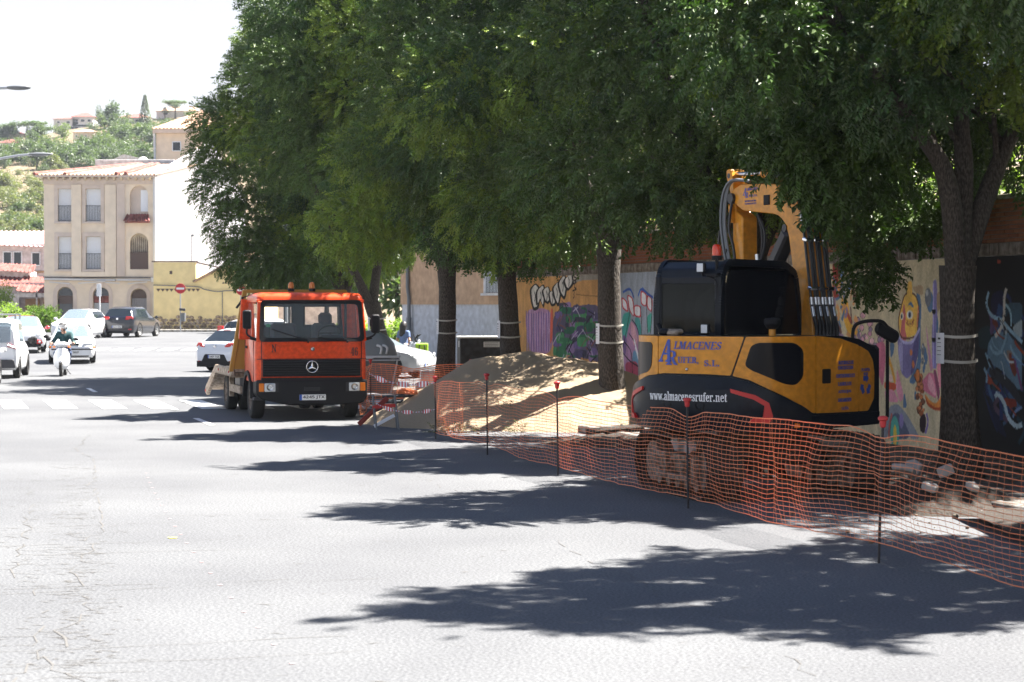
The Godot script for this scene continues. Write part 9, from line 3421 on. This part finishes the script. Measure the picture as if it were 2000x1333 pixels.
	g.tube([Vector3(-0.2, 0.12, 0.15), Vector3(0.22, 0.12, 0.15)], 0.014, 6); g.tube([Vector3(-0.2, 0.55, 0.0), Vector3(0.22, 0.55, 0.0)], 0.014, 6); g.tube([Vector3(0.22, 0.75, 0.0), Vector3(0.3, 0.9, -0.1)], 0.014, 6)
	g.box(Vector3(0.05, 0.58, 0.08), Vector3(0.75, 0.03, 0.4), Basis(), 0.01)
	put("frame", g, mats["dark_steel"], t)
	for x in [-0.2, 0.22]:
		wheel(t, Vector3(x, 0.08, 0.1), 0.08, 0.05, 0.04, 0.0, "hose_grey", false)
	t = thing("shopping_bag", "lime green shopping bag lying on the hand cart", "bag", on(823, 66.4, 0.595), 8.0)
	g = G.new()
	g.box(Vector3(0, 0.21, 0), Vector3(0.42, 0.42, 0.24), Basis(), 0.03)
	put("bag", g, mats["lime_bag"], t)
	g = G.new()
	g.tube(curve([Vector3(-0.07, 0.36, 0.125), Vector3(-0.09, 0.22, 0.15), Vector3(0, 0.12, 0.16), Vector3(0.09, 0.22, 0.15), Vector3(0.07, 0.36, 0.125)], 5), 0.016, 6)
	put("handle", g, mats["text_black"], t)
	t = thing("plastic_bag", "crumpled pale plastic bags heaped left of the lime green bag", "bag", on(806, 66.4, 0.595), 0.0)
	g = flesh([[Vector3(0, 0.12, 0), Vector3(0.1, 0.3, 0), 0.14, 0.12], [Vector3(-0.1, 0.2, 0.05), Vector3(-0.05, 0.42, 0), 0.10, 0.06], [Vector3(0.15, 0.35, 0), Vector3(0.2, 0.5, 0), 0.08, 0.04]], 0.03, 40.0)
	for i in g.v.size():
		g.v[i] += Vector3(sin(g.v[i].y * 60.0 + g.v[i].x * 40.0), cos(g.v[i].x * 70.0), sin(g.v[i].z * 50.0)) * 0.012
	put("bag", g, mats["plastic_bag"], t)
	t = thing("dead_plant", "dark twiggy stalks sticking out of the bags on the cart", "plant", on(810, 66.4, 1.0), 0.0)
	g = G.new()
	for k in 6:
		var p0 := Vector3(rng.randf_range(-0.1, 0.1), 0, 0)
		g.tube(curve([p0, p0 + Vector3(rng.randf_range(-0.1, 0.1), 0.15, 0), p0 + Vector3(rng.randf_range(-0.15, 0.15), 0.3, 0.02)], 4), 0.012, 5)
	put("stalk", g, mats["text_black"], t)
	for q in [[838, 51.5, 0.30, 0.72, 0.30, "upper white foam block behind the back netting"], [832, 51.0, 0.0, 0.85, 0.3, "lower white foam block behind the back netting"]]:
		t = thing("foam_block", q[5], "foam block", on(q[0], q[1]), 6.0)
		g = G.new()
		g.box(Vector3(0, q[2] + q[4] * 0.5, 0), Vector3(q[3] * 0.62, q[4], 0.4), rz(1.5), 0.01)
		put("block", g, mats["foam_white"], t)
	for k in 5:
		t = thing("folded_barrier", ["black folded barrier lying topmost on its pile right of the truck", "black folded barrier second from the top of its pile right of the truck", "black folded barrier in the middle of its pile right of the truck", "black folded barrier second from the bottom of its pile right of the truck", "black folded barrier lying on the ground under its pile right of the truck"][k], "barrier", Vector3(-2.05 + 0.03 * k, 0.0, -38.9 - 0.05 * k), 4.0 + 3.0 * (k % 3), "folded barriers stacked beside the truck")
		g = G.new()
		var y := 0.52 - k * 0.105
		g.bar(Vector3(-0.42, y, 0.1), Vector3(0.55, y + 0.02, 0.1), 0.05, 0.05, 0.01); g.bar(Vector3(-0.42, y, -0.3), Vector3(0.55, y + 0.02, -0.3), 0.05, 0.05, 0.01)
		for q in 6:
			g.bar(Vector3(-0.36 + q * 0.18, y, -0.3), Vector3(-0.36 + q * 0.18, y, 0.1), 0.03, 0.03)
		put("frame", g, mats["barrier_black"], t)
	t = thing("netting_roll", "bundle of spare orange netting lying on the barrier pile", "safety netting", Vector3(-2.0, 0.58, -38.7), 10.0)
	g = G.new()
	for k in 26:
		var a := k * 0.9
		g.tube(curve([Vector3(-0.18, 0.03 + 0.03 * sin(a), 0.1 * cos(a)), Vector3(-0.05, 0.05 + 0.05 * cos(a * 1.3), 0.12 * sin(a)), Vector3(0.08, 0.04 + 0.05 * sin(a * 1.7), 0.1 * cos(a * 1.2)), Vector3(0.2, 0.02 + 0.02 * cos(a), 0.1 * sin(a * 1.4))], 3), 0.008, 4)
	put("strands", g, mats["net_orange"], t)
	t = thing("steel_beam", "rust red steel beam leaning between truck and barrier pile", "beam", Vector3(-2.65, 0.0, -38.0), 0.0)
	g = G.new()
	g.bar(Vector3(-0.20, 0.04, 0), Vector3(0.32, 0.52, -0.2), 0.10, 0.05, 0.008)
	g.bar(Vector3(-0.20, 0.04, 0.03), Vector3(0.32, 0.52, -0.17), 0.03, 0.09, 0.004)
	put("beam", g, mats["rust_red"], t)
	t = thing("trestle", "folding red and white trestle standing at the left toe of the sand heap", "trestle", Vector3(-2.36, 0.0, -37.2), 8.0)
	g = G.new()
	for z in [-0.2, 0.2]:
		for x in [-0.18, 0.22]:
			g.bar(Vector3(x + 0.06, 0.0, z), Vector3(x, 0.62, z * 0.2), 0.025, 0.025)
	put("legs", g, mats["hose_grey"], t)
	for k in 2:
		g = G.new()
		g.box(Vector3(0.02, 0.42 - k * 0.26, 0.1 + k * 0.06), Vector3(0.42, 0.06, 0.02), rz(28.0 if k else 4.0), 0.004)
		put("board", g, mats["stripe_red" if k == 0 else "paper"], t)
	t = thing("kick_plate", "rusty steel plate lying edge on behind the netting left of the excavator", "steel plate", Vector3(1.75, 0.0, -34.6), 16.0)
	g = G.new()
	g.box(Vector3(0, 0.11, 0), Vector3(0.9, 0.16, 0.5), rz(4.0), 0.02)
	put("plate", g, mats["soil"], t)

func road_marks() -> void:
	for k in 9:
		var g := G.new()
		var x := -11.0 + k * 1.073
		var z := 46.4
		g.box(Vector3(0, 0.003, 0), Vector3(0.52, 0.003, 4.2))
		var o := struct("crossing_stripe", g, mats["road_paint"])
		var a := Vector3(x - 0.35, 0, -z)
		o.position = a + Vector3(0, 0.003, 0)
		o.rotation.y = deg_to_rad(16.0)
	for k in 9:
		var g := G.new()
		var rs := []
		for j in 9:
			var z := 86.8 + j * 0.3
			rs.append([Vector3(-20.1 + k, gy(z) + 0.008, -z), Vector3(-19.5 + k, gy(z) + 0.008, -z)])
		g.rows(rs)
		struct("crossing_stripe", g, mats["road_paint"])
	for q in [[5.15, 39.6, 2.4, 0.12], [5.15, 45.0, 1.6, 0.12], [4.2, 55.0, 2.5, 0.12]]:
		var g := G.new()
		g.box(Vector3(0, 0.003, 0), Vector3(q[3], 0.003, q[2]))
		var o := struct("lane_line", g, mats["road_paint"])
		o.position = st(q[0], q[1], 0.004)
		o.rotation.y = deg_to_rad(16.0)
	for k in 24:
		var s := 10.5 + k * 0.75
		var g := G.new()
		var r := 0.02
		g.lathe([Vector2(0, 0.0), Vector2(r, 0.0)], Transform3D(), 9)
		var o := struct("survey_dot", g, mats["pink_paint"])
		o.position = st(2.2 + 0.0012 * k * k, s, 0.0045)
	var yd := G.new()
	yd.prism(v2([-0.05, -0.03, 0.04, -0.04, 0.05, 0.03, -0.02, 0.04]), 0.002, Transform3D(rx(90.0)))
	var yo := struct("survey_dot", yd, mats["yellow_paint"])
	yo.position = Vector3(-3.3, 0.006, -19.8)
	var g2 := G.new()
	var r := RandomNumberGenerator.new()
	r.seed = 12
	for q in [[0.9, 9.0, 36.0, 0.016, 0.85], [0.55, 8.0, 26.0, 0.016, 0.7], [-1.6, 8.0, 40.0, 0.018, 0.6], [5.2, 9.0, 34.0, 0.012, 0.5], [-2.6, 9.0, 38.0, 0.016, 0.5]]:
		var s: float = q[1]
		var t: float = q[0]
		while s < q[2]:
			var l := r.randf_range(0.1, 0.35)
			var t2 := clampf(t + r.randf_range(-0.09, 0.09), q[0] - 0.25, q[0] + 0.25)
			if r.randf() < q[4]:
				var w: float = q[3] * r.randf_range(0.3, 1.3)
				var a := st(t + (s - 12.5) * 0.067, s, 0.004); var b := st(t2 + (s + l - 12.5) * 0.067, s + l, 0.004)
				var sd := Vector3(CS, 0, -SN) * w * 0.5
				g2.quad(a - sd, a + sd, b + sd * 0.7, b - sd * 0.7)
				if r.randf() < 0.35:
					var e := a + Vector3(r.randf_range(-0.5, 0.5), 0, r.randf_range(-0.1, 0.1))
					g2.quad(a, a + Vector3(0, 0, 0.012), e + Vector3(0, 0, 0.008), e)
			s += l; t = t2
	for k in 26:
		var s := 9.0 + k * 1.35 + r.randf_range(-0.5, 0.5)
		var t := -5.0 + r.randf_range(0, 1.5)
		var s2 := s
		while t < r.randf_range(2.0, 7.0):
			var l := r.randf_range(0.2, 0.5)
			var n := s2 + r.randf_range(-0.05, 0.05)
			if r.randf() < 0.75:
				var a := st(t, s2, 0.0035); var b := st(t + l, n, 0.0035)
				var w := r.randf_range(0.004, 0.012)
				g2.quad(a, b, b + Vector3(0, 0, -w), a + Vector3(0, 0, -w))
			t += l; s2 = n
	for k in 1100:
		var s := 8.0 + 22.0 * pow(r.randf(), 1.3)
		var t := 0.9 + (s - 12.5) * 0.067 + r.randfn() * 0.15 - absf(r.randfn()) * 0.5 * float(k % 3 == 0)
		if k % 5 == 0: t = r.randf_range(-2.6, 6.0)
		var p := st(t, s, 0.0035)
		var l := r.randf_range(0.02, 0.09)
		var w := r.randf_range(0.004, 0.016)
		var a := r.randf_range(-0.7, 0.7)
		var d := Vector3(cos(a), 0, sin(a) * 0.8) * l
		g2.tri(p - d, p + Vector3(0, 0, w), p + d)
		g2.tri(p - d, p + d, p - Vector3(0, 0, w * r.randf()))
	struct("road_cracks", g2, mats["crack"], "ragged dark cracks in the asphalt")
